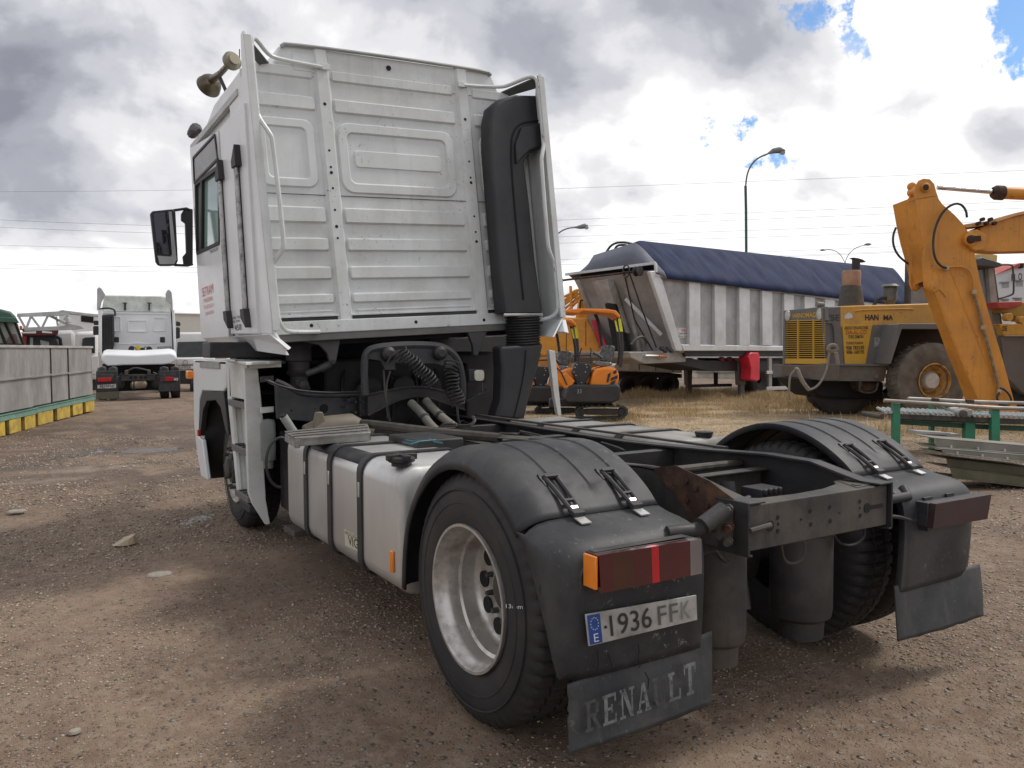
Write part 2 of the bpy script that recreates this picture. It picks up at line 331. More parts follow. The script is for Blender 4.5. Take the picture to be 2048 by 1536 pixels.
# roof side gutter and side body above
b = MB(); g = [con(384, 296, 'x', -1.225), con(478, 184, 'x', -1.225)]
b.bar(g[0], g[1], .05, .03, up=(1, 0, 0)); b.build('roof_gutter', mat('grey_gutter_paint', (.42, .43, .42), .4), cab, CAB, bevel=.004)
b = MB(); b.tube([con(399, 262, 'x', -1.16), con(392, 258, 'x', -1.16), con(384, 268, 'x', -1.16)], [.02, .055, .045], 10); b.build('corner_lamp', M_plas, cab, CAB)
# grab strips
for (t0, t1, name) in (((437, 322), (458, 652), 1), ((470, 292), (493, 650), 2)):
    p, q = con(*t0, 'x', -1.27), con(*t1, 'x', -1.27); b = MB()
    d = (np.array(q)-np.array(p)); a = np.array(p)+d*.06; c = np.array(q)-d*.04
    b.tube([a, c], .014, 8); b.tube([a+np.array([.0, .045, 0]), c+np.array([.0, .045, 0])], .011, 8)
    st = b.build('grab_rail', mat('worn_satin_rail', (.55, .56, .57), .3, .6, dirt=(.06, .06, .06), damt=.8, dscale=14, dthr=.56), truck, CAB)
    b = MB(); b.bar(a+np.array([.014, .022, 0]), c+np.array([.014, .022, 0]), .06, .01, up=(1, 0, 0)); b.build('rail_backing_strip', M_plas, st, CAB)
    for s_, e in ((p, 1), (q, -1)):
        y, z = s_[1], s_[2]; h = .10*e
        b = MB(); b.plate([(y-.06, z), (y+.07, z-h), (y+.07, z-h*1.5), (y-.06, z-h*1.5)] if e > 0 else [(y-.06, z-h*0-.02), (y-.05, z-.02), (y+.06, z+.05), (y+.06, z+.12), (y-.05, z+.12)], 'x', -1.295, -1.25)
        b.build('rail_end_cap', M_rub, st, CAB, bevel=.004)
# lettering on the door
for txt, p0, p1, p2, m in (('SETRAM', (405, 594), (427, 585), (403, 577), M_txtred), ('MADERA', (408, 606), (426, 600), (407, 598), M_txtred),
                           ('TL.622.63.11', (408, 618), (428, 613), (407, 611), M_txtred), ('ZARAGOZA', (411, 631), (428, 626), (410, 625), M_txtred),
                           ('MAGNUM', (421, 507), (436, 500), (420, 501), M_txtblk), ('TARA 7300', (463, 639), (482, 636), (462, 634), M_txtblk), ('PMA 19000', (465, 646), (480, 643), (464, 642), M_txtblk), ('458', (470, 662), (483, 659), (469, 651), M_txtblk)):
    fit_text(txt, con(*p0, 'x', -1.2525), con(*p1, 'x', -1.2525), con(*p2, 'x', -1.2525), .0006).build('lettering', m, cab, CAB, smooth=0)

# ---- back wall with pressed bands
back = MB(); back.box((-1.195, 3.02, 1.80), (1.195, 3.04, 3.60)); YB = 3.02
def emboss(mb, x0, x1, z0, z1, h=.013, r=.02, sl=.014, y=YB):
    A_, B_ = rrect(x0, x1, z0, z1, r), rrect(x0+sl, x1-sl, z0+sl, z1-sl, max(r-sl*.5, .003))
    n = len(A_); V = [(x, y+.002, z) for x, z in A_]+[(x, y-h, z) for x, z in B_]
    mb.add(V, [(i, (i+1) % n, n+(i+1) % n, n+i) for i in range(n)]+[tuple(range(n, 2*n))])
def emb_ring(mb, x0, x1, z0, z1, wd, h=.013, r=.09, sl=.012, y=YB):
    rs = [(0, 0, -.002), (sl, 0, h), (wd-sl, 0, h), (wd, 0, -.001)]; rings = [[(x, y-hh, z) for x, z in rrect(x0+o, x1-o, z0+o, z1-o, max(r-o*.6, .02), 6)] for o, _, hh in rs]
    mb.loft(rings, cap=False)
zrow = lambda py: con(800, py, 'y', YB)[2]
bays = [(-1.165, -.665), (-.53, .515), (.685, 1.17)]
for i, (x0, x1) in enumerate(bays):
    for lt, dk, h in ((160, 156, .0), (212, 240, .020), (419, 451, .025), (477, 504, .025), (531, 558, .025), (583, 604, .022)):
        if h: emboss(back, x0, x1, zrow(dk), zrow(lt), h)
    emboss(back, x0+.02, x1-.01, zrow(620.5), zrow(613), .010)
    emboss(back, x0, x1, zrow(181), zrow(158), .014)
    if i == 1:
        emb_ring(back, x0+.005, x1-.04, zrow(392), zrow(255), .085, .016, .10)
        emboss(back, x0+.13, x1-.17, zrow(341), zrow(307), .010, .03, .008)
    else: emb_ring(back, x0+.03, x1-.03, zrow(385), zrow(256), .075, .015, .08)
bw = back.build('back_wall', M_white, cab, CAB, smooth=25)
b = MB(); b.box((-1.17, 3.012, zrow(397.5)), (1.17, 3.0165, zrow(396.6))); b.build('panel_seam', M_dark, bw, CAB)
# two vertical hat-section posts with bolt holes
for xc in (-.597, .60):
    b = MB(); w = .043
    b.add([(xc-w-.022, YB, 1.69), (xc-w-.022, YB, zrow(122)), (xc-w, YB-.026, zrow(122)), (xc-w, YB-.026, 1.69)], [(0, 1, 2, 3)])
    b.box((xc-w, YB-.028, 1.69), (xc+w, YB-.004, zrow(122)))
    b.add([(xc+w+.022, YB, 1.69), (xc+w+.022, YB, zrow(122)), (xc+w, YB-.026, zrow(122)), (xc+w, YB-.026, 1.69)], [(3, 2, 1, 0)])
    post = b.build('wall_post', M_white, cab, CAB, bevel=.004)
    holes = (211, 303, 336, 347, 378, 421, 454, 477, 653) if xc < 0 else (241, 325, 357, 367, 434, 465, 484, 642)
    for k, py in enumerate(holes):
        z = con(650+(py-100)*.075 if xc < 0 else 925+(py-160)*.11, py, 'y', YB)[2]; r = .009 if k % 3 else .0125
        hb = MB(); hb.cyl((xc-.005, YB-.0295, z), (xc-.005, YB-.02, z), r, n=12); hb.build('bolt_hole', M_dark, post, CAB, smooth=0)
b = MB(); b.cyl((con(776, 137, 'y', YB)[0], YB-.016, con(776, 137, 'y', YB)[2]), (con(776, 137, 'y', YB)[0], YB, con(776, 137, 'y', YB)[2]), .02, n=14); b.build('grommet', M_dark, cab, CAB)
# roof back panel above the wall
b = MB(); b.plate([(-.955, 3.60), (.955, 3.60), (.945, 3.67), (.895, 3.79), (.85, 3.815), (-.85, 3.815), (-.895, 3.79), (-.945, 3.67)], 'y', 3.012, 3.035)
emboss(b, -.82, -.57, 3.62, 3.77, .008, .02, .01, 3.012); b.build('roof_panel', M_white, cab, CAB, bevel=.006)
b = MB(); b.tube([(-.89, 3.0, 3.79), (-.85, 2.995, 3.822), (.85, 2.995, 3.822), (.89, 3.0, 3.79)], .014, 8); b.build('roof_edge', mat('grey_edge', (.30, .31, .30), .5), cab, CAB)
# lower lip and sill with holes
b = MB(); b.box((-1.17, 2.995, 1.812), (1.17, 3.03, 1.828)); b.build('wall_lip', M_white, cab, CAB, bevel=.003)
b = MB(); b.box((-1.19, 2.985, 1.69), (1.19, 3.06, 1.785)); sill = b.build('sill', M_white, cab, CAB, bevel=.006)
b = MB(); b.box((-1.17, 3.01, 1.785), (1.17, 3.08, 1.812)); b.build('sill_recess', M_chas, cab, CAB)
for px, py in ((550, 651), (623, 651), (832, 644), (968, 640)):
    p = con(px, py, 'y', 2.985); b = MB(); b.cyl((p[0], 2.984, p[2]), (p[0], 3.0, p[2]), .014, n=12); b.build('drain_hole', M_dark, sill, CAB, smooth=0)
b = MB(); b.box((-1.12, 2.99, 1.635), (1.12, 3.3, 1.69)); b.build('underframe', mat('grey_underframe', (.12, .12, .115), .7, dirt=(.22, .2, .17), damt=.4), cab, CAB, bevel=.006)
b = MB(); b.box((-1.1, 3.1, 1.60), (1.1, 5.0, 1.68)); b.build('cab_floor', M_dark, cab, CAB)

# ---- side fairings and their tube frames
for sx in (-1, 1):
    b = MB(); P = [(2.725, 3.765), (2.79, 3.76), (2.86, 3.50), (3.28, 3.44), (3.30, 1.72), (2.74, 1.70), (2.725, 1.75)]
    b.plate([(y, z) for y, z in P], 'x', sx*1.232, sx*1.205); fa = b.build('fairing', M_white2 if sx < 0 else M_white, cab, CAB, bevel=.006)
    b = MB(); b.box((min(sx*1.232, sx*1.178), 2.708, 1.72), (max(sx*1.232, sx*1.178), 2.728, 3.74)); b.build('fairing_return_edge', M_white, fa, CAB, bevel=.004)
    b = MB(); b.prism([(sx*1.222, 2.735, 3.762), (sx*.98, 3.02, 3.665), (sx*1.02, 3.05, 3.64), (sx*1.222, 2.81, 3.68)], (0, 0, -.015)); b.build('fairing_top', mat('dark_fairing_lining', (.10, .11, .11), .6), fa, CAB, bevel=.003)
    b = MB(); b.prism([(sx*1.232, 2.725, 1.73), (sx*1.232, 3.3, 1.73), (sx*1.20, 3.3, 1.58), (sx*1.06 if sx > 0 else sx*1.17, 2.66, 1.55 if sx < 0 else 1.56)], (-sx*.02, 0, .0)); b.build('fairing_tail', M_white2, fa, CAB, bevel=.003)
    # tubes
    b = MB(); X = lambda x: sx*x
    zt = con(635, 128, 'y', 2.98)[2]
    b.tube([(X(.60), 2.975, zt-.02), (X(.80), 2.975, zt-.01), (X(.965), 2.96, zt), (X(1.02), 2.93, zt+.015), (X(1.12), 2.80, zt+.055), (X(1.165), 2.745, zt+.05), (X(1.18), 2.735, zt-.02), (X(1.18), 2.735, 3.2)], .0155, 8)
    b.tube([(X(1.18), 2.735, 3.2), (X(1.172), 2.72, 3.16), (X(1.12), 2.69, 3.06), (X(1.11), 2.69, 3.02), (X(1.10), 2.69, 2.35), (X(1.11), 2.695, 2.28), (X(1.175), 2.735, 2.19), (X(1.18), 2.735, 2.15)], .017, 8)
    b.tube([(X(1.18), 2.735, 2.15), (X(1.18), 2.735, 1.82), (X(1.165), 2.74, 1.76), (X(1.12), 2.80, 1.715), (X(1.0), 2.9, 1.705), (X(.82), 2.97, 1.70)], .0155, 8)
    tb = b.build('tube_frame', M_white, truck, CAB)
    b = MB(); b.box((X(.575)-.03, 2.962, zt-.04), (X(.575)+.03, 2.982, zt+.005)); b.build('tube_foot', M_white, tb, CAB, bevel=.003)
    for z in (3.66, 3.24, 2.12, 1.80):
        b = MB(); b.box((X(1.195)-.028, 2.715, z-.012), (X(1.195)+.022, 2.735, z+.018)); b.build('tube_clamp', M_alu, tb, CAB, bevel=.003)

# ---- air horns on the roof
def horn(pb, pt, yb, yt, r1):
    A_, B_ = np.array(con(*pb, 'y', yb)), np.array(con(*pt, 'y', yt)); d = B_-A_; L_ = np.linalg.norm(d); b = MB()
    return A_, B_
hb, ht = np.array(con(421, 168, 'x', -1.17)), np.array(con(464, 122, 'x', -1.18))
b = MB(); b.lathe(hb, (-.25, .8, -.3), [(.0, -.072), (.04, -.068), (.068, -.045), (.086, -.015), (.094, .018), (.10, .035), (.10, .043), (.085, .043), (.05, .0), (.0, -.02)], 28)
b.tube([hb+np.array([.0, -.02, .02]), hb+(ht-hb)*.5, ht], [.035, .024, .022], 10)
hn = b.build('air_horn', M_brass, truck, CAB, smooth=50)
b = MB(); b.lathe(ht, (.2, -.8, .1), [(0, -.06), (.04, -.055), (.066, -.02), (.07, .01), (.05, .03), (.045, .03), (.04, .045), (0, .045)], 20); b.build('horn_drum', mat('tan_horn_metal', (.30, .27, .20), .35, .7, dirt=(.12, .11, .09)), hn, CAB)
b = MB(); b.bar(hb*.6+ht*.4+np.array([0, 0, .01]), hb*.6+ht*.4+np.array([.06, 0, -.16]), .03, .02); b.build('horn_bracket', M_rub, hn, CAB)
b = MB(); b.tube([con(479, 122, 'x', -1.1), con(479, 98, 'x', -1.1)], .004, 5); b.build('antenna', M_rub, truck, CAB)

# ---- mirror on its bracket
YM = 5.0; mx = lambda px, py, y=YM: np.array(con(px, py, 'y', y))
P = [mx(*p) for p in ((300, 428), (304, 423), (344, 419), (350, 424), (355, 522), (351, 531), (316, 531), (311, 524))]
b = MB(); b.loft([[p+np.array([0, -.03, 0]) for p in P], [p+np.array([0, .02, 0]) for p in P], [p*1+np.array([(P[0][0]*.5+P[4][0]*.5-p[0])*.4, .12, (2.4-p[2])*.12]) for p in P]]); mir = b.build('mirror', M_plas, truck, CAB, bevel=.008)
G = [mx(*p) for p in ((306, 428), (336, 424), (342, 508), (340, 511), (314, 507))]
b = MB(); b.prism([p+np.array([0, -.034, 0]) for p in G], (0, .006, 0)); b.build('mirror_glass', M_mirr, mir, CAB, smooth=0)
b = MB(); b.prism([p+np.array([0, -.0335, 0]) for p in [mx(336, 424), mx(342, 424), mx(352, 520), mx(347, 529), mx(318, 529), mx(314, 512), mx(340, 514), mx(343, 509)]], (0, .006, 0)); b.build('mirror_rim', mat('pale_grey_mirror_rim', (.40, .42, .42), .3), mir, CAB, smooth=0)
b = MB(); k = [mx(*p) for p in ((346, 421), (373, 417), (380, 420))]; b.tube(k, .014, 6); k = [mx(*p) for p in ((348, 530), (375, 531), (386, 528))]; b.tube(k, .014, 6)
P = [mx(*p) for p in ((363, 428), (370, 416), (386, 418), (386, 531), (368, 529), (366, 513), (373, 505), (371, 446), (363, 440))]
b.prism(P, (0, .05, 0)); b.build('mirror_arm', M_plas, mir, CAB, bevel=.006)

# ---- snorkel air intake
YS = 2.82
def poly_px(L, y, fr=CAB): return [np.array(fr.on(p[0], p[1], 'y', y)) for p in L]
b = MB()
body = [(1036, 189), (1083, 190), (1088, 294), (1062, 306), (1050, 322), (1060, 400), (1072, 520), (1087, 626), (1006, 628), (999, 560), (986, 400), (978, 300), (978, 240), (984, 213), (1004, 196)]
Q = poly_px(body, YS); cen = sum(Q)/len(Q)
b.loft([[q+np.array([0, .14, 0]) for q in Q], [q+np.array([0, .035, 0]) for q in Q], [q+(np.array([(1.0-.0)*.0, 0, 0]))+np.array([(.02 if q[0] < cen[0] else -.012), 0, -.008 if q[2] > 3 else 0]) for q in Q]])
sn = b.build('air_intake', M_plas, truck, CAB, bevel=.012, seg=3)
b = MB(); g = poly_px([(1083, 240), (1050, 244), (1034, 252), (1024, 270), (1022, 300), (1024, 350), (1034, 470), (1047, 600)], YS-.002); b.tube(g, .009, 6); b.build('intake_groove', M_dark, sn, CAB)
b = MB(); b.prism(poly_px([(1040, 256), (1082, 246), (1086, 292), (1056, 303), (1040, 318), (1030, 330), (1028, 290)], YS+.004), (0, -.035, 0)); b.build('intake_boss', M_plas, sn, CAB, bevel=.014, seg=3)
c0, c1 = con(1046, 632, 'y', YS+.08), con(1046, 690, 'y', YS+.08); rings = []
for k in range(23):
    t = k/22; c = np.array(c0)*(1-t)+np.array(c1)*t; rr = .115+(.012 if k % 2 else -.004); rings.append([(c[0]+sgn_x, c[1]+sy_, c[2]) for sgn_x, sy_ in [(rr*1.13*math.copysign(abs(math.cos(a))**.6, math.cos(a)), rr*.95*math.copysign(abs(math.sin(a))**.6, math.sin(a))) for a in [2*math.pi*j/28 for j in range(28)]]])
b = MB(); b.loft(rings); b.build('intake_bellows', M_rub, sn, CAB, smooth=60)
b = MB(); b.tube(poly_px([(1008, 630), (1085, 629)], YS-.005), .012, 6); b.build('hose_clip', M_alu, sn, CAB)
low = [(1001, 693), (1088, 687), (1078, 728), (1068, 765), (1058, 800), (1049, 842), (990, 836), (1002, 800), (1004, 740)]
Q = poly_px(low, 2.78, WLD); b = MB(); b.loft([[q+np.array([0, .15, 0]) for q in Q], Q]); b.build('intake_duct', M_plas, sn, bevel=.025, seg=3)
b = MB(); b.tube(poly_px([(1052, 700), (1050, 735), (1040, 790), (1028, 836)], 2.777, WLD), .006, 6); b.build('duct_groove', M_dark, sn)

# ---- chassis rails
def web(L, x): return [(on(a, c, 'x', x)[1], on(a, c, 'x', x)[2]) for a, c in L]
rail_prof = [(3.9, .97), (2.2, .97), (.9, .965), (.25, .985), (-.15, 1.005), (-.42, 1.0), (-.58, .965), (-.75, .93)]
for sx in (-1, 1):
    b = MB(); X0, X1 = sx*.43, sx*.355
    bot = [(3.9, .70), (.9, .70), (-.2, .70), (-.5, .735), (-.75, .757)]
    poly = rail_prof+bot[::-1]
    b.plate(poly, 'x', X0, sx*.422)
    top = [(y, z) for y, z in rail_prof]
    for (y0, z0), (y1, z1) in zip(top[:-1], top[1:]):
        b.loft([[(X0, y0, z0), (X1, y0, z0), (X1, y0, z0-.009), (X0, y0, z0-.009)], [(X0, y1, z1), (X1, y1, z1), (X1, y1, z1-.009), (X0, y1, z1-.009)]])
    b.loft([[(X0, 3.9, .70), (X1, 3.9, .70), (X1, 3.9, .709), (X0, 3.9, .709)], [(X0, -.2, .70), (X1, -.2, .70), (X1, -.2, .709), (X0, -.2, .709)]])
    rail = b.build('chassis_rail', M_chas if sx > 0 else M_dusty, truck, bevel=.003)
    b = MB()
    for y in np.arange(-.2, 3.0, .16):
        for z in (.78, .88): b.cyl((sx*.43, y, z), (sx*.436, y, z), .008, n=8)
    tag(b.build('rivet', M_dusty, rail), kind='stuff')
# folded edge strip on the right rail and rust on the left web
b = MB(); b.bar((.45, 2.9, .985), (.47, .2, .99), .035, .012); b.build('rail_cover_strip', M_dusty, truck)
P = web([(1306, 936), (1350, 930), (1420, 962), (1470, 1000), (1478, 1040), (1440, 1062), (1400, 1060), (1372, 1020)], -.434); b = MB(); b.plate(P, 'x', -.436, -.432)
rp = b.build('rusty_web_plate', M_rust, truck)
for px, py in ((1372, 962), (1392, 976), (1374, 1000), (1415, 1010), (1392, 1045), (1452, 1028), (1440, 1048)):
    p = on(px, py, 'x', -.44); b = MB(); b.cyl(p, (p[0]-.008, p[1], p[2]), .012, n=8); b.build('bolt_head', M_rust, rp)
# rear cross member with its U-shaped top plate
zt, zb, ye = .93, .757, -.757
b = MB()
poly = [(-.43, -.755), (.43, -.755), (.43, -.60), (.33, -.565), (.27, -.62), (.12, -.665), (-.08, -.68), (-.27, -.665), (-.34, -.60), (-.43, -.56)]
b.plate([(x, y) for x, y in poly], 'z', .922, .931); b.box((-.43, -.758, .757), (.43, -.75, .931)); b.plate([(x, y) for x, y in [(-.43, -.755), (.43, -.755), (.43, -.62), (-.43, -.62)]], 'z', .757, .765)
xm = b.build('rear_cross_member', M_dusty, truck, bevel=.006)
hp = [(1556, 1035, .009), (1557, 1048, .006), (1556, 1062, .009), (1621, 1022, .009), (1660, 1014, .009), (1622, 1049, .009), (1661, 1042, .009), (1603, 1039, .005), (1720, 1003, .009), (1720, 1016, .005), (1721, 1031, .009), (1680, 1026, .004)]
for px, py, r in hp:
    p = on(px, py, 'y', ye-.003); b = MB(); b.cyl(p, (p[0], p[1]+.006, p[2]), r, n=12); b.build('bolt_hole', M_dark, xm, smooth=0)
for s, (px, py), (qx, qy) in ((-1, (1541, 1052), (1500, 1058)), (1, (1735, 1016), (1766, 1012))):
    p, q = on(px, py, 'y', ye-.004), on(qx, qy, 'y', ye-.004); b = MB(); b.cyl(p, (p[0], p[1]+.006, p[2]), .021, n=18); b.box((min(p[0], q[0]), ye-.0042, p[2]-.008), (max(p[0], q[0]), ye+.001, p[2]+.008)); b.build('keyhole_slot', M_dark, xm, smooth=0)
b = MB(); p, q = on(1500, 1062, 'y', ye-.02), on(1541, 1050, 'y', ye-.02); b.tube([p, q], .011, 8); b.build('slot_pin', M_dusty, xm)
for s in (-1, 1):                                               # folded end clips
    b = MB(); b.box((s*.435-.012, -.775, .74), (s*.435+.012, -.69, .748)); b.box((s*.443-.005, -.775, .74), (s*.443+.005, -.62, .945)); b.box((s*.40-.045, -.775, .937), (s*.40+.045, -.60, .945)); b.build('end_bracket', M_chas, xm, bevel=.002)
b = MB()
for k in range(2): b.cyl((.30+.075*k, -.70+.04*k, .931), (.30+.075*k, -.70+.04*k, .938), .02, n=12)
b.plate([(.25, -.74), (.39, -.72), (.40, -.58), (.34, -.57)], 'z', .931, .934); b.build('reinforcing_plate', M_dusty, xm, bevel=.001)
# inner cross members: bright-edged tube pair, valve block
a0, a1 = on(1300, 946, 'z', .93), on(1600, 914, 'z', .93)
b = MB(); b.tube([(-.42, a0[1]-.0, .93), (.42, a0[1]+.0, .93)], .02, 10); b.build('cross_tube', M_dusty, truck)
yv = -.07
b = MB(); b.box((-.42, yv-.008, .80), (.42, yv, .925)); b.box((-.42, yv-.06, .917), (.42, yv, .925)); b.box((-.42, yv-.07, .78), (.42, yv, .788)); b.build('inner_cross_member', M_dusty, truck, bevel=.002)
for y_ in (.55, 1.5, 2.4): b = MB(); b.box((-.42, y_, .72), (.42, y_+.07, .95)); b.build('mid_cross_member', M_chas, truck, bevel=.004)
p = on(1520, 965, 'y', -.3); b = MB(); b.box((p[0]-.09, -.36, .76), (p[0]+.09, -.26, .84)); b.box((p[0]-.07, -.37, .84), (p[0]+.07, -.25, .885)); b.tube([(p[0]-.09, -.32, .84), (p[0]-.16, -.32, .83), (p[0]-.18, -.3, .78)], .018, 8)
for k in range(4): b.cyl((p[0]-.05+.033*k, -.371, .885), (p[0]-.05+.033*k, -.371, .86), .013, n=8)
b.build('valve_block', M_chas, truck, bevel=.004)
b = MB(); b.box((-.30, .3, .55), (.35, 2.2, .78)); b.build('driveline_cover', M_dark, truck)

# ---- tail lamp arms
b = MB(); b.tube([on(1335, 1066, 'y', -.68), on(1366, 1062, 'y', -.70), on(1395, 1060, 'y', -.70), on(1420, 1046, 'y', -.72)], .026, 12); b.tube([on(1405, 1052, 'y', -.72), on(1448, 1020, 'y', -.73)], .034, 12); la = b.build('lamp_bracket', M_chas, truck)
b = MB(); b.box((-.52, -.70, .80), (-.44, -.68, .92)); b.build('bracket_plate', M_dusty, la, bevel=.004)
for px, py in ((1460, 1016), (1462, 1052), (1460, 1080)):
    p = on(px, py, 'y', -.72); b = MB(); b.cyl(p, (p[0]-.04, p[1]-.02, p[2]-.003), .014, n=8); b.cyl((p[0]-.012, p[1]-.006, p[2]), (p[0]-.022, p[1]-.011, p[2]), .019, n=6); b.build('bracket_bolt', M_rust if py == 1052 else M_dusty, la)
b = MB(); b.tube([on(1772, 1000, 'y', -.70), on(1815, 993, 'y', -.70), (on(1822, 992, 'y', -.70)[0], -.66, .875)], .022, 12); b.build('lamp_bracket', M_chas, truck)
b = MB(); b.tube([on(p, q, 'y', -.72) for p, q in ((1772, 1032), (1800, 1034), (1822, 1042), (1840, 1040))], .009, 6); b.build('lamp_cable', M_rub, truck)
b = MB(); b.tube([on(p, q, 'y', -.6) for p, q in ((1400, 1110), (1430, 1098), (1440, 1115), (1455, 1125), (1470, 1110))], .007, 6); b.build('brake_pipe', M_rub, truck)

# ---- rear wheels (pairs) and front wheels
def tyre(mb, xo, xi, y, z, R=.516, n=216, tread=True, sx=-1):
    w = abs(xi-xo); prof = [(.29, .03), (.296, .012), (.31, .006), (.33, .001), (.37, -.004), (.42, -.002), (.46, .008), (.492, .022), (.504, .032), (R-.004, .05), (R, w*.33), (R-.013, w*.345), (R-.013, w*.37), (R, w*.385), (R, w*.615), (R-.013, w*.63), (R-.013, w*.655), (R, w*.67), (R-.004, w-.05), (.49, w-.02), (.42, w), (.33, w-.005), (.29, w-.03)]
    d = 1 if xi > xo else -1; V = []; F = []; m = len(prof)
    for k in range(n):
        a = 2*math.pi*k/n
        for j, (r, t) in enumerate(prof):
            rr = r*(R/.516)
            if tread and 7 <= j <= 19: rr -= (.014 if (k+(2 if j > 13 else 0)) % 4 == 0 else 0)*(.0 if j in (11, 12, 15, 16) else 1)
            V.append((xo+d*t, y+rr*math.cos(a), z+rr*math.sin(a)))
        for j in range(m-1): F.append((k*m+j, ((k+1) % n)*m+j, ((k+1) % n)*m+j+1, k*m+j+1))
    mb.add(V, F)
def wheel(y, xo, dual, sx, front=False):
    z = .516; d = -sx
    b = MB(); tyre(b, xo, xo+d*.285, y, z); t = b.build('wheel', M_tyre, truck, smooth=40)
    for r, k in ((.385, 0), (.44, 1)):
        b = MB(); b.lathe((xo+sx*.002, y, z), (sx, 0, 0), [(r-.004, .0), (r-.002, .004), (r+.002, .004), (r+.004, 0)], 64); b.build('sidewall_rib', M_tyre, t, smooth=60)
    b = MB()
    if front:
        prof = [(.288, -.03), (.300, .008), (.292, .012), (.28, -.02), (.272, -.05), (.25, -.05), (.20, .0), (.15, .02), (.13, .02), (.02, .02)]
    else:
        prof = [(.286, -.03), (.3005, -.002), (.2995, .008), (.288, .008), (.281, -.006), (.277, -.03), (.270, -.036), (.264, -.06), (.260, -.10), (.247, -.108), (.243, -.165), (.236, -.182), (.226, -.190), (.20, -.192), (.155, -.188), (.12, -.192), (.10, -.185), (.02, -.185)]
    b.lathe((xo, y, z), (sx, 0, 0), prof, 64); rm = b.build('rim', M_rim, t, smooth=50)
    if front:
        for k in range(10):
            a = 2*math.pi*k/10; c = Vector((xo+sx*.012, y+.168*math.cos(a), z+.168*math.sin(a))); nb = MB(); nb.cyl(c, c+Vector((sx*.05, 0, 0)), .017, .014, 6); nb.build('wheel_nut', M_dusty, t)
        b = MB(); b.lathe((xo, y, z), (sx, 0, 0), [(.13, .01), (.12, .04), (.085, .045), (.08, .07), (.06, .08), (0, .08)], 28); b.build('hub', M_dusty, t, smooth=40)
    else:
        for k in range(10):
            a = 2*math.pi*(k+.06)/10; c = Vector((xo-sx*.187, y+.178*math.cos(a), z+.178*math.sin(a))); nb = MB(); nb.cyl(c, c+Vector((sx*.006, 0, 0)), .036, n=22); nb.build('vent_hole', M_dark, t, smooth=0)
            a = 2*math.pi*(k+.5)/10; c = Vector((xo-sx*.192, y+.128*math.cos(a), z+.128*math.sin(a))); nb = MB(); nb.cyl(c, c+Vector((sx*.03, 0, 0)), .014, .012, 6); nb.build('wheel_nut', M_dusty, t)
        b = MB(); b.lathe((xo, y, z), (sx, 0, 0), [(.085, -.19), (.08, -.17), (.02, -.168)], 28); b.build('hub', M_dusty, t, smooth=40)
        b = MB(); tyre(b, xo+d*.315, xo+d*.60, y, z); b.build('inner_tyre', M_tyre, t, smooth=40)
    return t
wl = wheel(0, -1.221, True, -1); wheel(0, 1.221, True, 1)
fit_text('13mm', on(1012, 1216, 'x', -1.2235), on(1046, 1218, 'x', -1.2235), on(1012, 1208, 'x', -1.2235), .0006).build('chalk_mark', mat('white_chalk', (.6, .6, .6), .9), wl, smooth=0)
wheel(4.25, -1.16, False, -1, True); wheel(4.25, 1.16, False, 1, True)
b = MB(); b.tube([(-1.0, 0, .516), (-.35, 0, .516), (-.28, 0, .516), (.28, 0, .516), (.35, 0, .516), (1.0, 0, .516)], [.09, .09, .2, .2, .09, .09], 20); b.build('rear_axle', M_chas, truck)
b = MB(); b.tube([(-1.0, 4.25, .45), (1.0, 4.25, .45)], .07, 12); b.build('front_axle', M_chas, truck)
# air bags behind the axle
for (x, y, z0, z1, r, m) in ((on(1435, 1200, 'y', -.5)[0], -.5, .33, .78, .115, M_dusty), (.30, -.42, .30, .72, .14, M_chas)):
    b = MB(); b.lathe((x, y, 0), (0, 0, 1), [(r*.5, z0-.10), (r*.72, z0-.10), (r*.75, z0-.02), (r*.95, z0), (r, z0+.04), (r, z1-.06), (r*.96, z1-.04), (r, z1-.03), (r*.9, z1), (0.01, z1)], 28); b.build('air_bag', m, truck, smooth=40)
b = MB(); b.tube([on(p, q, 'y', -.62) for p, q in ((1562, 1086), (1570, 1130), (1608, 1122), (1610, 1084))], .006, 6); b.build('wire_hanger', M_dusty, truck)
b = MB(); b.tube([on(p, q, 'y', -.6) for p, q in ((1668, 1070), (1680, 1088), (1705, 1092), (1728, 1078), (1730, 1058))], .006, 6); b.build('air_line', M_rub, truck)
b = MB(); b.cyl((.0, -.35, .35), (.05, -.2, .9), .035, n=12); b.cyl((-.08, -.3, .55), (-.08, -.3, .85), .03, n=10); b.build('rear_damper', M_chas, truck)

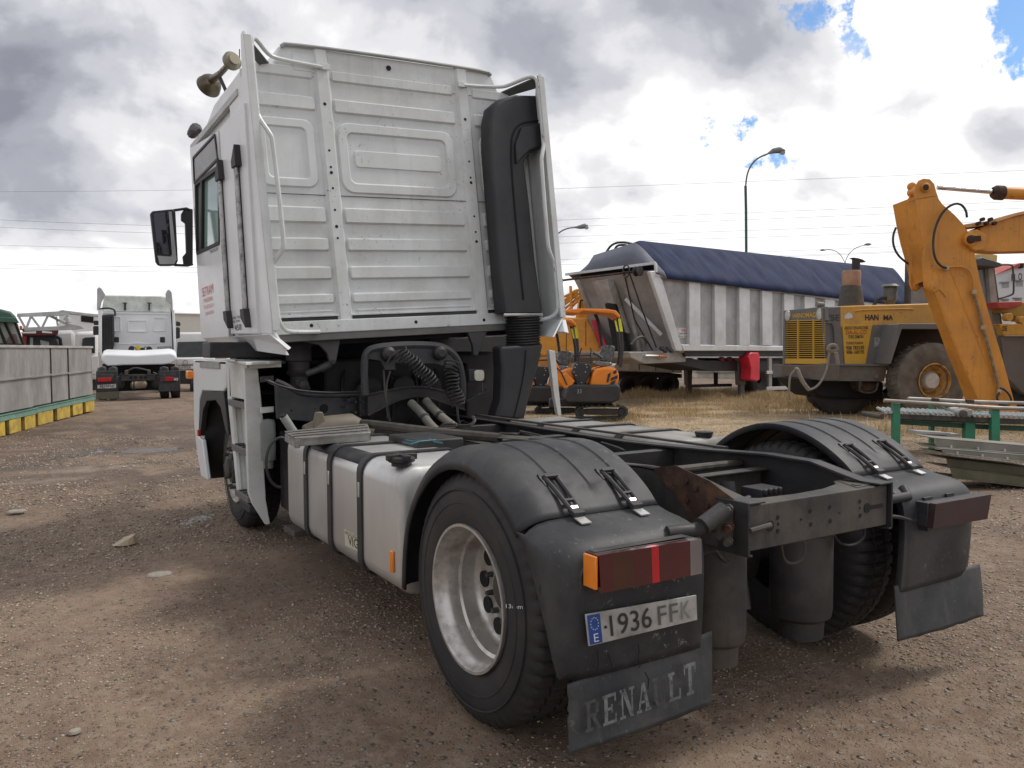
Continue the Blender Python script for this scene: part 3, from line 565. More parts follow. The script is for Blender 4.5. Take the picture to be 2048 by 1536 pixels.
# ---- mudguards
top_prof = [(.665, .41), (.655, .55), (.615, .72), (.53, .87), (.41, .99), (.27, 1.075), (.12, 1.122), (-.04, 1.128), (-.18, 1.098), (-.31, 1.04), (-.41, .975), (-.475, .915)]
rear_prof = [(-.478, .912), (-.53, .898), (-.60, .888), (-.66, .872), (-.70, .84), (-.72, .79), (-.726, .70), (-.724, .60), (-.718, .50), (-.71, .415)]
def dens(P, k=3): return [tuple(p) for p in smooth_path(P, k)]
def guard_section(prof, sx, zoff, grooves, skirt):
    prof = dens(prof); n = len(prof); N = []
    for i in range(n):
        (y0, z0), (y1, z1) = prof[max(i-1, 0)], prof[min(i+1, n-1)]; d = np.array([y1-y0, z1-z0]); d = d/np.linalg.norm(d); N.append(np.array([-d[1], d[0]])*-1)
    rings = []
    for i, (y, z) in enumerate(prof):
        xs = [(.618, -.035), (.622, -.004), (.66, 0)]
        if grooves and .32 < i/n < .86:
            for c in (.74, .90, 1.05): xs += [(c-.022, 0), (c-.016, -.006), (c+.016, -.006), (c+.022, 0)]
        else:
            for c in (.74, .90, 1.05): xs += [(c-.022, 0), (c-.016, 0), (c+.016, 0), (c+.022, 0)]
        s = skirt(i/(n-1)); xs += [(1.145-s*.3, 0), (1.18-s*.4, -.008), (1.215, -.028-s*.2), (1.238, -.06-s*.3), (1.242, -.095-s*.5)]
        nn = N[i]; 
        if y < 0 and z > 1.0 or True:
            c = np.array([y, z-.516]); 
            if nn@c < 0: nn = -nn
        rings.append([(sx*x, y+nn[0]*o, z+zoff+nn[1]*o) for x, o in xs])
    mb = MB(); mb.loft(rings, cap=False, closed=False); return mb, N
EDGE = [(-.402, .868), (-.425, .853), (-.46, .82), (-.497, .765), (-.53, .705), (-.562, .64), (-.596, .57), (-.622, .505), (-.645, .455), (-.672, .418)]
def rear_section(sx):
    RP, EG = dens(rear_prof), dens(EDGE); n = len(RP); rings = []
    for i, (y, z) in enumerate(RP):
        (y0, z0), (y1, z1) = RP[max(i-1, 0)], RP[min(i+1, n-1)]; d = np.array([y1-y0, z1-z0]); d = d/np.linalg.norm(d); nn = np.array([d[1], -d[0]])
        if nn@np.array([-1, .6]) < 0: nn = -nn
        P_, E_ = np.array([y, z]), np.array(EG[i]); s = i/(n-1); R = []
        for x, o in ((.618, -.03), (.622, -.004), (.66, 0), (.8, 0), (.95, 0), (1.08-.03*s, 0), (1.15-.05*s, -.003), (1.195-.03*s, -.012), (1.222-.01*s, -.028)): p = P_+nn*o; R.append((sx*x, p[0], p[1]))
        Q0 = P_+nn*-.045
        for x, t_ in ((1.238, 0), (1.243, .3), (1.243, .7), (1.24, 1)): p = Q0*(1-t_)+E_*t_; R.append((sx*x, p[0], p[1]))
        rings.append(R)
    b = MB(); b.loft(rings, cap=False, closed=False); return b
for sx in (-1, 1):
    b, N = guard_section(top_prof, sx, 0, True, lambda t: 0.); g1 = b.build('mudguard', M_guard, truck, smooth=38, solid=.012)
    b = rear_section(sx); g2 = b.build('rear_mudguard', M_guard, truck, smooth=50, solid=.012)
    # dimple, bump disc and pockets of the rear half
    for xx in (.80, .98):
        b = MB(); b.plate([(sx*(xx-.035), .835), (sx*(xx+.035), .835), (sx*(xx+.02), .795), (sx*(xx-.02), .795)] , 'y', -.724, -.712); b.build('moulded_pocket', M_plas, g2, bevel=.002)
    b = MB(); b.lathe((sx*1.13, -.70, .76), (0, -1, 0), [(.055, 0), (.05, .018), (0, .02)], 20); b.build('moulded_disc', M_guard, g2, smooth=30)
    # rubber latches with steel tails
    for xl in (.76, 1.035):
        def at(s, off, dx): # s: distance along the guard (m) measured backwards from the seam
            path = top_prof[6:]+rear_prof[1:4]; acc = [0]
            for p0, p1 in zip(path[:-1], path[1:]): acc.append(acc[-1]+math.dist(p0, p1))
            seam = acc[5]; t = min(max(seam+s, 0), acc[-1]-1e-6); i = max(k for k in range(len(acc)-1) if acc[k] <= t); f_ = (t-acc[i])/(acc[i+1]-acc[i])
            p0, p1 = np.array(path[i]), np.array(path[i+1]); p = p0*(1-f_)+p1*f_; d = (p1-p0)/np.linalg.norm(p1-p0); nn = np.array([d[1], -d[0]]); nn = nn if nn@(p-np.array([0, .5])) > 0 else -nn
            p = p+nn*off; return (sx*(xl+dx), p[0], p[1])
        b = MB()
        for dx in (-.024, .024): b.tube([at(-.19, .006, dx*1.1), at(-.13, .012, dx), at(-.05, .02, dx*.9), at(.015, .024, dx*.75)], .0085, 6)
        for s, w in ((-.19, .03), (-.055, .024), (-.01, .024)): b.tube([at(s, .012 if s < -.1 else .02, -w), at(s, .012 if s < -.1 else .02, w)], .0085, 6)
        la_ = b.build('rubber_latch', M_rub, g1)
        b = MB(); b.loft([[at(.005, .014, -.026), at(.005, .014, .026), at(.005, .034, .026), at(.005, .034, -.026)], [at(.035, .01, -.026), at(.035, .01, .026), at(.035, .03, .026), at(.035, .03, -.026)]]); b.build('latch_buckle', M_rub, la_, bevel=.003)
        b = MB(); b.loft([[at(.03, .008, -.022), at(.03, .008, .022), at(.03, .012, .022), at(.03, .012, -.022)], [at(.085, .004, -.022), at(.085, .004, .022), at(.085, .009, .022), at(.085, .009, -.022)]])
        b.build('latch_tail', M_alu, la_); b = MB()
        b.loft([[at(-.022, .026, -.02), at(-.022, .026, .02), at(-.022, .031, .02), at(-.022, .031, -.02)], [at(-.008, .026, -.02), at(-.008, .026, .02), at(-.008, .032, .02), at(-.008, .032, -.02)]]); b.build('latch_pin', M_alu, la_)
        b = MB(); b.loft([[at(-.215, .0, -.045), at(-.215, .0, .045), at(-.215, .007, .045), at(-.215, .007, -.045)], [at(-.20, .0, -.045), at(-.20, .0, .045), at(-.20, .007, .045), at(-.20, .007, -.045)]])
        for w in (-.042, .042): b.loft([[at(-.2, 0, w-.005), at(-.2, 0, w+.005), at(-.2, .007, w+.005), at(-.2, .007, w-.005)], [at(-.15, 0, w*.9-.005), at(-.15, 0, w*.9+.005), at(-.15, .005, w*.9+.005), at(-.15, .005, w*.9-.005)]])
        b.build('latch_surround', M_plas, la_)
b = MB(); d0 = np.array(on(1104, 1180, 'x', -1.215)); b.lathe(d0, (-.8, -.6, 0), [(.05, -.004), (.045, .004), (.03, -.002), (0, -.008)], 20); b.build('moulded_dimple', M_plas, truck, smooth=50)
for L_, y_ in (([(1276, 1287), (1279, 1300), (1276, 1315), (1282, 1328), (1278, 1336)], -.7275), ([(1290, 1345), (1297, 1358), (1296, 1378)], -.755), ([(1195, 1300), (1197, 1330), (1194, 1345)], -.7275), ([(1216, 1306), (1221, 1322), (1226, 1338)], -.7275)):
    b = MB(); b.tube([on(p, q, 'y', y_) for p, q in L_], .0016 if y_ > -.74 and L_[0][0] > 1250 else .0022, 4); b.build('crack', M_dark, truck)
# flaps (each one as it hangs)
def flap(px, y0, y1, name='mud_flap', jag=None):
    tl, tr, br, bl = [np.array(on(p[0], p[1], 'y', yy)) for p, yy in zip(px, (y0, y0, y1, y1))]
    b = MB(); n = 14; rows = []
    for j in range(n+1):
        v = j/n; row = []
        for i in range(n+1):
            u_ = i/n; p = (tl*(1-u_)+tr*u_)*(1-v)+(bl*(1-u_)+br*u_)*v; p = p+np.array([0, .006*math.sin(u_*5+v*2)*v, (.0018*math.sin(u_*23)+.0012*math.sin(u_*51))*(v == 1)])
            if jag and i == 0: p = p+np.array([-.004*rng.random()*jag, 0, 0])
            row.append(p)
        rows.append(row)
    b.loft(rows, cap=False, closed=False); return b.build(name, M_flap, truck, smooth=60, solid=.008)
fl = flap([(1140, 1368), (1424, 1262), (1424, 1410), (1143, 1511)], -.698, -.745, jag=2)
flap([(1790, 1172), (1960, 1128), (1969, 1232), (1800, 1284)], -.698, -.75)
# two-tone worn serif lettering on the left flap
SER = {'R': [(0, 0, .5, .1), (.1, .1, .32, .9), (0, .9, .7, 1), (.32, .45, .7, .55), (.66, .55, .88, .9), ((.40, .45), (.62, .45), (1, 0), (.72, 0))],
       'E': [(0, 0, .9, .1), (.1, .1, .32, .9), (0, .9, .88, 1), (.32, .46, .62, .55), (.8, .1, .9, .3), (.78, .72, .88, .9), (.56, .36, .64, .64)],
       'N': [(0, 0, .36, .09), (.12, .09, .22, .9), (0, .9, .3, 1), ((.12, 1), (.38, 1), (.92, 0), (.70, 0)), (.78, .1, .88, .92), (.64, .91, 1, 1)],
       'A': [(0, 0, .34, .09), (.6, 0, 1, .09), ((.1, .05), (.2, .05), (.52, 1), (.42, 1)), ((.42, 1), (.58, 1), (.92, .05), (.68, .05)), (.26, .3, .66, .38)],
       'U': [(0, .91, .42, 1), (.1, .25, .32, .92), ((.1, .25), (.32, .25), (.5, .1), (.5, 0), (.3, .02)), ((.5, 0), (.5, .1), (.74, .12), (.84, .25), (.86, .14), (.7, .02)), (.76, .2, .86, .92), (.62, .91, .98, 1)],
       'L': [(0, 0, .9, .1), (.1, .1, .32, .9), (0, .9, .48, 1), (.8, .1, .9, .36)], 'T': [(.05, .88, .95, 1), (.38, .08, .62, .9), (.24, 0, .76, .09), (.05, .68, .13, .9), (.87, .68, .95, .9)]}
c00, c10, c01 = np.array(on(1172, 1466, 'y', -.752)), np.array(on(1398, 1383, 'y', -.752)), np.array(on(1170, 1405, 'y', -.744)); ex, ez = c10-c00, c01-c00
for i, ch in enumerate('RENAULT'):
    b = MB(); k0 = i/7
    for s in SER[ch]:
        Q = [(s[0], s[1]), (s[2], s[1]), (s[2], s[3]), (s[0], s[3])] if not isinstance(s[0], tuple) else s
        b.prism([c00+ex*(k0+q[0]*.126)+ez*q[1]*(1.0+.12*(i == 6)) for q in Q], (0, .001, 0))
    b.build('flap_letter', mat('worn_letter_'+('a' if i in (0, 4) else 'b'), (.05, .056, .06) if i in (0, 4) else (.13, .145, .143), .7, var=.4, scale=30, spots=(.05, .053, .056), spthr=.56, spscale=45), fl, smooth=0)

# ---- tail lamps, plate
def tail(px, y, side):
    tl, tr, br, bl = [np.array(on(p[0], p[1], 'y', y)) for p in px]; back_ = np.array([0, .075, 0]); t = .03
    b = MB(); b.loft([[p+back_ for p in (tl, tr, br, bl)], [p+np.array([0, t, 0]) for p in (tl, tr, br, bl)]]); hs = b.build('tail_lamp', M_plas, truck, bevel=.004)
    L_ = lambda a, v: (tl*(1-a)+tr*a)*(1-v)+(bl*(1-a)+br*a)*v
    segs = [(0, .12, M_red), (.12, .31, M_redB), (.31, .49, M_red), (.49, .56, M_red2), (.56, .88, M_red), (.88, 1, M_lensg)]
    for a0, a1, m in segs:
        if side > 0: a0, a1 = 1-a1, 1-a0
        Q = [L_(a0, 0), L_(a1, 0), L_(a1, 1), L_(a0, 1)]
        b = MB(); b.loft([[q+np.array([0, t-.002, 0]) for q in Q], Q]); b.build('lens', m if side < 0 else mat('dusty_dark_lens', (.035, .012, .014), .35, dirt=(.05, .04, .04)), hs, bevel=0)
    if side < 0:
        b = MB(); b.box((tl[0]-.012, y+.004, bl[2]+.012), (tl[0]-.001, y+.07, tl[2]-.005)); sm = b.build('side_lens', M_amb, hs, bevel=.003)
        b = MB(); b.box((tl[0]+.01, y+.035, tl[2]), (tr[0]-.03, y+.07, tr[2]+.008)); b.build('lamp_top', M_dusty, hs, bevel=.002)
    else:
        b = MB(); b.box((tl[0]-.01, y+.03, tl[2]-.13), (tl[0]+.03, y+.10, tl[2])); b.build('lamp_end', M_plas, hs, bevel=.003)
tail([(1198, 1111), (1403, 1078), (1404, 1147), (1202, 1187)], -.80, -1)
tail([(1872, 1008), (1983, 989), (1975, 1038), (1866, 1057)], -.80, 1)
p00, p10, p11, p01 = [np.array(on(p[0], p[1], 'y', -.742)) for p in ((1178, 1293), (1395, 1240), (1393, 1190), (1171, 1229))]
b = MB(); b.prism([p00, p10, p11, p01], (0, .006, 0)); pl = b.build('number_plate', mat('grimy_plate_white', (.42, .41, .38), .55, dirt=(.15, .145, .13), damt=.85, dscale=5, dthr=.50), truck, bevel=.002)
PP = lambda u_, v: p00*(1-u_)*(1-v)+p10*u_*(1-v)+p01*(1-u_)*v+p11*u_*v+np.array([0, -.0015, 0])
b = MB(); b.prism([PP(.01, .04), PP(.115, .04), PP(.115, .96), PP(.01, .96)], (0, .001, 0)); b.build('blue_band', mat('plate_blue', (.015, .07, .32), .4), pl, smooth=0)
fit_text('E', PP(.045, .10), PP(.085, .10), PP(.045, .36), .001).build('country_letter', mat('plate_text_white', (.7, .7, .7), .5), pl, smooth=0)
for k in range(12):
    a = math.pi/6*k; c = PP(.063+.032*math.cos(a), .67+.19*math.sin(a)); b = MB(); b.cyl(c, c+np.array([0, -.001, 0]), .0026, n=5); b.build('star', mat('star_yellow', (.55, .5, .15), .5), pl, smooth=0)
for txt, u0, u1, m in (('1936', .19, .56, M_txtblk), ('F', .62, .70, mat('worn_digit', (.10, .10, .095), .6)), ('F', .73, .81, mat('worn_digit', (.10,)*3)), ('K', .84, .93, mat('very_worn_digit', (.19, .19, .18), .7))):
    fit_text(txt, PP(u0, .17), PP(u1, .17), PP(u0, .84), .0012, .004).build('plate_text', m, pl, smooth=0)
for u_, v in ((.15, .5), (.42, .5)):
    c = PP(u_, v); b = MB(); b.cyl(c, c+np.array([0, -.004, 0]), .005, n=8); b.build('plate_screw', M_rust, pl)

# ---- fuel tank on the left, with straps
def tank_ring(y, o=0., sx=-1): return [(sx*(-x) if sx < 0 else x, y, z) for x, z in rrect(.60-o, 1.205+o, .325-o, .955+o, .10, 6)]
def tank(sx, y0, y1, M_tank=M_tank):
    rr = lambda y, o: [(sx*x, y, z) for x, z in rrect(.60-o, 1.205+o, .325-o, .955+o, .10, 6)]
    b = MB(); b.loft([rr(y0, -.05), rr(y0+.012, -.012), rr(y0+.03, 0), rr(y1-.03, 0), rr(y1-.012, -.012), rr(y1, -.05)]); tk = b.build('fuel_tank', M_tank, truck, smooth=50)
    for ys in (y0+.50, y0+.98, y0+1.43):
        b = MB(); w = .03; A_, B_ = rr(ys-w, .004), rr(ys+w, .004); C1, D1 = rr(ys-w, .012), rr(ys+w, .012)
        b.loft([A_, C1, D1, B_], cap=False); st = b.build('tank_strap', M_rub, tk, smooth=40)
        b = MB(); b.box((sx*1.217-.004, ys-.012, .74), (sx*1.217+.004, ys+.012, .82)); b.build('strap_buckle', M_alu, st, bevel=.003)
    return tk
tk = tank(-1, .70, 2.56)
for ya, yb_ in ((1.23, 1.65), (1.71, 2.10)):
    b = MB(); rr = lambda y, o: [(-x, y, z) for x, z in rrect(.60-o, 1.205+o, .325-o, .955+o, .10, 6)]
    A_, B_ = rr(ya, .006), rr(yb_, .006); k0 = 2
    b.loft([A_[k0:k0+5], B_[k0:k0+5]], cap=False, closed=False); b.build('rubber_band', M_plas, tk, smooth=60, solid=.003)
p = on(803, 916, 'z', .99); b = MB(); b.lathe((p[0], p[1], .952), (0, 0, 1), [(.05, 0), (.05, .018), (.066, .02), (.066, .042), (.05, .048), (0.01, .048)], 20)
for k in range(4): a = k*math.pi/2; b.bar((p[0], p[1], .998), (p[0]+.078*math.cos(a), p[1]+.078*math.sin(a), .995), .035, .03)
b.build('tank_cap', M_rub, tk, bevel=.004)
def tside(px, py): return np.array(on(px, py, 'x', -1.2065))
b = MB(); b.prism([tside(689, 1058), tside(718, 1073), tside(721, 1106), tside(691, 1091)], (-.001, 0, 0)); b.build('sticker', mat('cream_sticker', (.62, .60, .45), .5, dirt=(.4, .38, .3)), tk, smooth=0)
fit_text('AIRCOL.SEGUR', tside(690, 1067), tside(718, 1080), tside(690, 1061), .0015).build('lettering', M_txtblk, tk, smooth=0)
fit_text('VIGI', tside(697, 1088), tside(720, 1100), tside(696, 1070), .0015, .01).build('lettering', M_txtblk, tk, smooth=0)
b = MB(); b.prism([tside(783, 1100)+np.array([0, 0, 0]), tside(789, 1103), tside(790, 1145), tside(784, 1144)], (-.012, 0, 0)); b.build('side_marker', M_amb, tk, bevel=.003)
tank(1, .80, 2.7, mat('dusty_old_aluminium', (.30, .295, .28), .6, .3, dirt=(.18, .16, .13), damt=.7, dscale=3))
b = MB(); p = on(1408, 860, 'z', 1.0); b.lathe((p[0], p[1], .955), (0, 0, 1), [(.05, 0), (.06, .035), (0.01, .04)], 12); b.build('tank_cap', M_rub, truck)
# tread plate above the tank with cut-outs
q = [on(a, c, 'z', 1.0) for a, c in ((569, 866), (590, 880), (742, 868), (735, 850))]
b = MB(); b.prism(q, (0, 0, .012)); b.prism([q[0], q[1], np.array(q[1])+np.array([.03, 0, 0]), np.array(q[0])+np.array([.03, 0, 0])], (0, 0, -.05)); b.prism([q[1], q[2], np.array(q[2])+np.array([0, .01, 0]), np.array(q[1])+np.array([0, .01, 0])], (0, 0, -.04)); tp = b.build('tread_plate', mat('dirty_tread_plate', (.26, .255, .24), .5, .5, dirt=(.10, .09, .075), damt=.8, dscale=9), truck, bevel=.003)
hb_ = MB()
for k in range(13):
    for j in range(3):
        u_ = (k+.5+.3*(j % 2))/13.6; v = (j+.6)/3.4; c = (np.array(q[1])*(1-u_)+np.array(q[2])*u_)*(1-v)+(np.array(q[0])*(1-u_)+np.array(q[3])*u_)*v; hb_.box((c[0]-.018, c[1]-.012, 1.0125), (c[0]+.018, c[1]+.012, 1.0145))
tag(hb_.build('tread_cutout', M_dark, tp), kind='stuff')
# coolant/urea bottle neck and beige casting
b = MB(); b.tube([on(p, q, 'y', 2.55) for p, q in ((610, 868), (650, 856), (700, 852), (745, 862))], [.06, .085, .09, .04], 12); b.plate([(on(625, 850, 'y', 2.5)[0], .99), (on(632, 830, 'y', 2.5)[0], 1.10), (on(645, 828, 'y', 2.5)[0], 1.10), (on(655, 850, 'y', 2.5)[0], .99)], 'y', 2.49, 2.53); bt = b.build('expansion_tank', mat('aged_beige_plastic', (.15, .125, .095), .6, dirt=(.14, .11, .08), damt=.6), truck, bevel=.008)
b = MB(); b.tube([on(588, 865, 'y', 2.45), on(567, 833, 'y', 2.45)], .028, 14); b.build('filler_neck', mat('grey_plastic_pipe', (.25, .26, .24), .5), truck)
b = MB(); c = on(567, 833, 'y', 2.448); b.tube([c, np.array(on(566, 831, 'y', 2.446))+np.array([0, 0, .004])], .021, 12); b.build('filler_mouth', M_dark, truck)

# ---- what fills the space under the cab
M_bay = mat('oily_dark_metal', (.018, .018, .020), .6, var=.3, dirt=(.055, .05, .045), damt=.5, dscale=4)
M_bay2 = mat('dark_blue_grey_steel', (.040, .043, .050), .55, var=.2, dirt=(.10, .09, .08), damt=.5, dscale=4)
b = MB(); b.box((-.62, 3.55, .55), (.62, 4.9, 1.45)); eng = b.build('engine_block', M_bay, truck, bevel=.03)
b = MB(); b.box((-1.02, 4.75, .62), (1.15, 5.0, 1.67)); b.build('bulkhead', M_bay, truck)
b = MB(); b.box((.62, 3.5, .62), (1.15, 4.9, 1.5)); b.build('air_cleaner', M_bay, truck, bevel=.04)
for x in (-.25, .05, .3):
    b = MB(); b.lathe((x, 3.5, 1.2), (0, -1, 0), [(.1, 0), (.1, .08), (.07, .1), (0, .1)], 20); b.build('engine_pulley', M_bay, eng)
for k in range(5):
    b = MB(); b.tube([(-.5+.2*k, 3.52, .7+.05*k), (-.45+.2*k, 3.42, .95), (-.5+.23*k, 3.45, 1.2), (-.4+.2*k, 3.6, 1.4)], .018, 6); b.build('engine_hose', M_rub, eng)
def ow(L, y): return [np.array(on(p[0], p[1], 'y', y)) for p in L]
# cross panel and side box behind the steps
b = MB(); b.prism(ow([(552, 770), (700, 800), (722, 770), (722, 828), (640, 845), (556, 838)], 3.2), (0, .06, 0)); cp = b.build('cross_panel', M_bay2, truck, bevel=.006)
for px, py, r in ((648, 817, .035), (583, 821, .008), (630, 817, .006)):
    p = on(px, py, 'y', 3.197); b = MB(); b.cyl(p, (p[0], p[1]+.01, p[2]), r, n=18); b.build('panel_hole', M_dark, cp, smooth=0)
for px, py in ((698, 800), (694, 814), (712, 804), (712, 825), (727, 804), (728, 826), (740, 811)):
    p = on(px, py, 'y', 3.10); b = MB(); b.cyl(p, (p[0], p[1]+.1, p[2]), .011, n=6); b.build('bolt_head', M_dusty, cp)
b = MB(); b.prism(ow([(718, 778), (734, 774), (736, 832), (720, 833)], 3.12), (0, .08, 0)); b.build('upright_plate', M_chas, truck, bevel=.004)
# curved cross beam
top = [(736, 790), (770, 782), (810, 775), (850, 773), (900, 785), (930, 795)]; bot = [(930, 820), (890, 806), (850, 793), (820, 794), (790, 803), (736, 831)]
b = MB(); b.prism(ow(top+bot, 3.05), (0, .05, 0)); b.build('curved_cross_beam', M_chas, truck, bevel=.004)
b = MB(); b.tube(ow(top, 3.045), .01, 6); b.tube(ow(bot[::-1][:1]+bot[::-1][1:], 3.045), .008, 6); tag(b.build('beam_edge', M_dusty, truck), kind='stuff')
# hose carrier arch
b = MB(); b.tube(ow([(730, 790), (728, 722), (732, 706), (745, 696), (800, 690), (870, 690), (900, 700), (918, 722), (926, 760), (926, 800)], 2.95), .03, 8); ar = b.build('hose_carrier', M_bay2, truck)
b = MB(); b.prism(ow([(735, 718), (742, 694), (880, 688), (912, 705), (915, 730), (896, 735), (870, 728), (790, 726), (792, 740), (770, 740), (762, 722)], 2.94), (0, .02, 0)); b.build('carrier_plate', M_bay2, ar, bevel=.004)
for px, py in ((775, 708), (878, 706)):
    p = on(px, py, 'y', 2.93); b = MB(); b.lathe(p, (0, -1, 0), [(.06, 0), (.055, .04), (.03, .06), (0, .06)], 16); b.build('air_coupling', M_chas, ar)
def coil(L, y, r0, turns, rt=.0065):
    P = ow(L, y); acc = [0]
    for a, c in zip(P[:-1], P[1:]): acc.append(acc[-1]+np.linalg.norm(c-a))
    n = turns*14; pts = []
    for k in range(n+1):
        s = acc[-1]*k/n; i = max(j for j in range(len(acc)-1) if acc[j] <= s+1e-9); f_ = (s-acc[i])/(acc[i+1]-acc[i]); c = P[i]*(1-f_)+P[i+1]*f_
        d = (P[i+1]-P[i])/np.linalg.norm(P[i+1]-P[i]); e1 = np.cross(d, [0, 1, 0]); e1 /= np.linalg.norm(e1); e2 = np.cross(d, e1); a = 2*math.pi*turns*k/n
        rr = r0*(.9+.12*math.sin(k*.37)); pts.append(c+(e1*math.cos(a)+e2*math.sin(a))*rr+d*.008*math.sin(k*.9))
    b = MB(); b.tube(pts, rt, 5); return b
coil([(800, 703), (820, 722), (845, 745), (868, 768)], 2.82, .058, 13).build('coiled_air_hose', M_rub, truck, smooth=60)
coil([(905, 722), (900, 745), (905, 775), (918, 812)], 2.80, .062, 13).build('coiled_air_hose', M_rub, truck, smooth=60)
b = MB(); b.tube(ow([(773, 728), (782, 712), (800, 700)], 2.84), .008, 6); b.build('hose_end', M_rub, truck)
b = MB(); b.tube(ow([(914, 815), (916, 840), (922, 862), (935, 868)], 2.7), .010, 6); b.build('hose_tail', M_rub, truck)
for L in ([(767, 740), (769, 770), (771, 800), (780, 842)], [(781, 742), (773, 765), (772, 800), (776, 838)]):
    b = MB(); b.tube(ow(L, 2.88), .008, 6); b.build('air_line', M_dusty, truck)
# suspension strut, cab damper, drop bracket
b = MB(); b.lathe(on(597, 690, 'y', 3.45), (0, 0, -1), [(.01, -.12), (.10, -.12), (.10, .12), (.085, .135), (.085, .20), (.10, .22), (.07, .25), (.07, .36), (.01, .36)], 20); b.build('cab_air_strut', M_bay2, truck)
b = MB(); b.prism(ow([(590, 760), (612, 757), (622, 778), (600, 785)], 3.3), (0, .05, 0)); p = on(607, 770, 'y', 3.29); b.lathe(p, (0, -1, 0), [(.04, -.02), (.04, .02), (.02, .03), (0, .03)], 16); b.build('strut_foot', M_bay2, truck, bevel=.004)
b = MB(); b.prism(ow([(560, 676), (668, 668), (682, 672), (673, 720), (668, 728), (661, 728), (655, 706), (640, 690), (600, 682)], 3.06), (0, .04, 0)); br = b.build('drop_bracket', mat('drop_bracket_steel', (.085, .085, .082), .6, dirt=(.16, .14, .12)), truck, bevel=.004)
p = on(666, 724, 'y', 3.055); b = MB(); b.lathe(p, (0, -1, 0), [(.018, -.01), (.018, .010), (0, .012)], 12); b.build('bracket_bolt', M_dusty, br)
b = MB(); b.tube([on(662, 728, 'y', 3.1), on(640, 738, 'y', 3.12)], .032, 12); b.tube([on(642, 737, 'y', 3.12), on(612, 748, 'y', 3.14)], .026, 12); b.build('cab_damper', M_bay2, truck)
b = MB(); b.prism(ow([(935, 662), (975, 660), (965, 690), (955, 712), (948, 710), (946, 690)], 3.0), (0, .04, 0)); b.build('drop_bracket', M_bay2, truck, bevel=.004)
b = MB(); b.prism(ow([(860, 655), (1020, 655), (1020, 770), (860, 770)], 4.6), (0, .05, 0)); b.build('dark_gap_panel', M_bay, truck)  # dark panel added to close the bright gap below the cab floor
# hoses across
b = MB(); b.tube(ow([(552, 762), (572, 770), (592, 784), (612, 790), (680, 791), (718, 789)], 3.0), .019, 8); b.build('coolant_hose', M_chas, truck)
b = MB(); b.tube(ow([(530, 760), (560, 772), (600, 782), (660, 786), (700, 784), (740, 784)], 2.98), .008, 6); b.build('cable_loom', M_rub, truck)
b = MB(); b.tube([on(536, 762, 'y', 3.02), on(556, 771, 'y', 3.0)], .012, 6); b.build('frayed_cable_end', mat('frayed_cable', (.32, .30, .26), .8), truck)
# two grey pipes
for L in ([(822, 806), (845, 828), (862, 852), (880, 866)], [(852, 802), (872, 824), (898, 846), (918, 860)]):
    P = [np.array(on(p[0], p[1], 'y', 2.95-.16*i)) for i, p in enumerate(L)]; b = MB(); b.tube(P, .033, 12); pp = b.build('grey_pipe', mat('dusty_grey_pipe', (.15, .145, .13), .7, dirt=(.25, .22, .18)), truck)
    b = MB(); b.tube([P[1]*.75+P[2]*.25, P[1]*.6+P[2]*.4], .039, 12); b.build('pipe_clamp', M_dusty, pp)
# work lamp
p = np.array(on(960, 751, 'y', 2.9)); b = MB(); b.prism(ow([(938, 738), (972, 738), (974, 765), (938, 764)], 2.92), (0, .05, 0)); wlm = b.build('work_lamp', M_rub, truck, bevel=.008)
b = MB(); b.prism([(p[0]+x, 2.905, p[2]+z) for x, z in rrect(-.045, .045, -.045, .045, .028)], (0, .02, 0)); b.build('lens', mat('pale_lamp_lens', (.62, .60, .50), .25, var=.1, scale=30), wlm, bevel=.004)
b = MB(); b.tube(ow([(963, 765), (965, 785), (955, 790)], 2.92), .008, 6); b.bar(on(972, 780, 'y', 2.95), on(932, 802, 'y', 2.95), .02, .008); b.build('lamp_stem', M_bay2, wlm)
# littered rail top: dirty beams, teal wires, junction box
b = MB(); b.tube([on(700, 845, 'z', 1.0), on(760, 850, 'z', 1.01), on(850, 862, 'z', 1.0), on(1000, 876, 'z', .99)], .03, 8); b.build('wrapped_cable_loom', mat('dusty_loom', (.06, .052, .043), .85, var=.3, scale=20, dirt=(.13, .11, .085), bump=.004, bscale=30), truck)
b = MB(); q = [on(a, c, 'z', .99) for a, c in ((940, 873), (1090, 884), (1110, 878), (960, 868))]; b.prism(q, (0, 0, .006)); b.build('rail_plate', M_dusty, truck, bevel=.001)
b = MB(); b.box((-.80, 1.35, .93), (-.50, 1.78, 1.0)); bx = b.build('junction_box', M_bay, truck, bevel=.01)
for L in ([(812, 880), (830, 884), (850, 882), (872, 880)], [(858, 878), (872, 884), (885, 886)], [(806, 884), (822, 888), (836, 884)]):
    b = MB(); b.tube([on(p[0], p[1], 'z', 1.012) for p in L], .005, 5); b.build('teal_wire', mat('teal_wire_sheath', (.02, .12, .15), .5), bx)
rr_ = random.Random(3)
for k in range(26):
    x, y = rr_.uniform(-.33, .33), rr_.uniform(.9, 3.0); b = MB(); p = np.array((x, y, .86+rr_.uniform(0, .1))); pts = [p]
    for j in range(4): p = p+np.array((rr_.uniform(-.12, .12), rr_.uniform(-.3, .1), rr_.uniform(-.04, .04))); pts.append(p)
    b.tube(pts, rr_.uniform(.005, .014), 5); b.build('chassis_cable', rr_.choice([M_rub, M_chas, M_dusty]), truck)
b = MB(); b.box((-.35, 1.9, .74), (.35, 3.0, .88)); b.build('gearbox_cover', M_dusty, truck, bevel=.03)
b = MB(); b.lathe((.1, .9, .80), (0, 1, 0), [(0, 0), (.1, .02), (.12, .06), (.12, .7), (.1, .74), (0, .76)], 20); b.build('air_reservoir', M_dusty, truck)
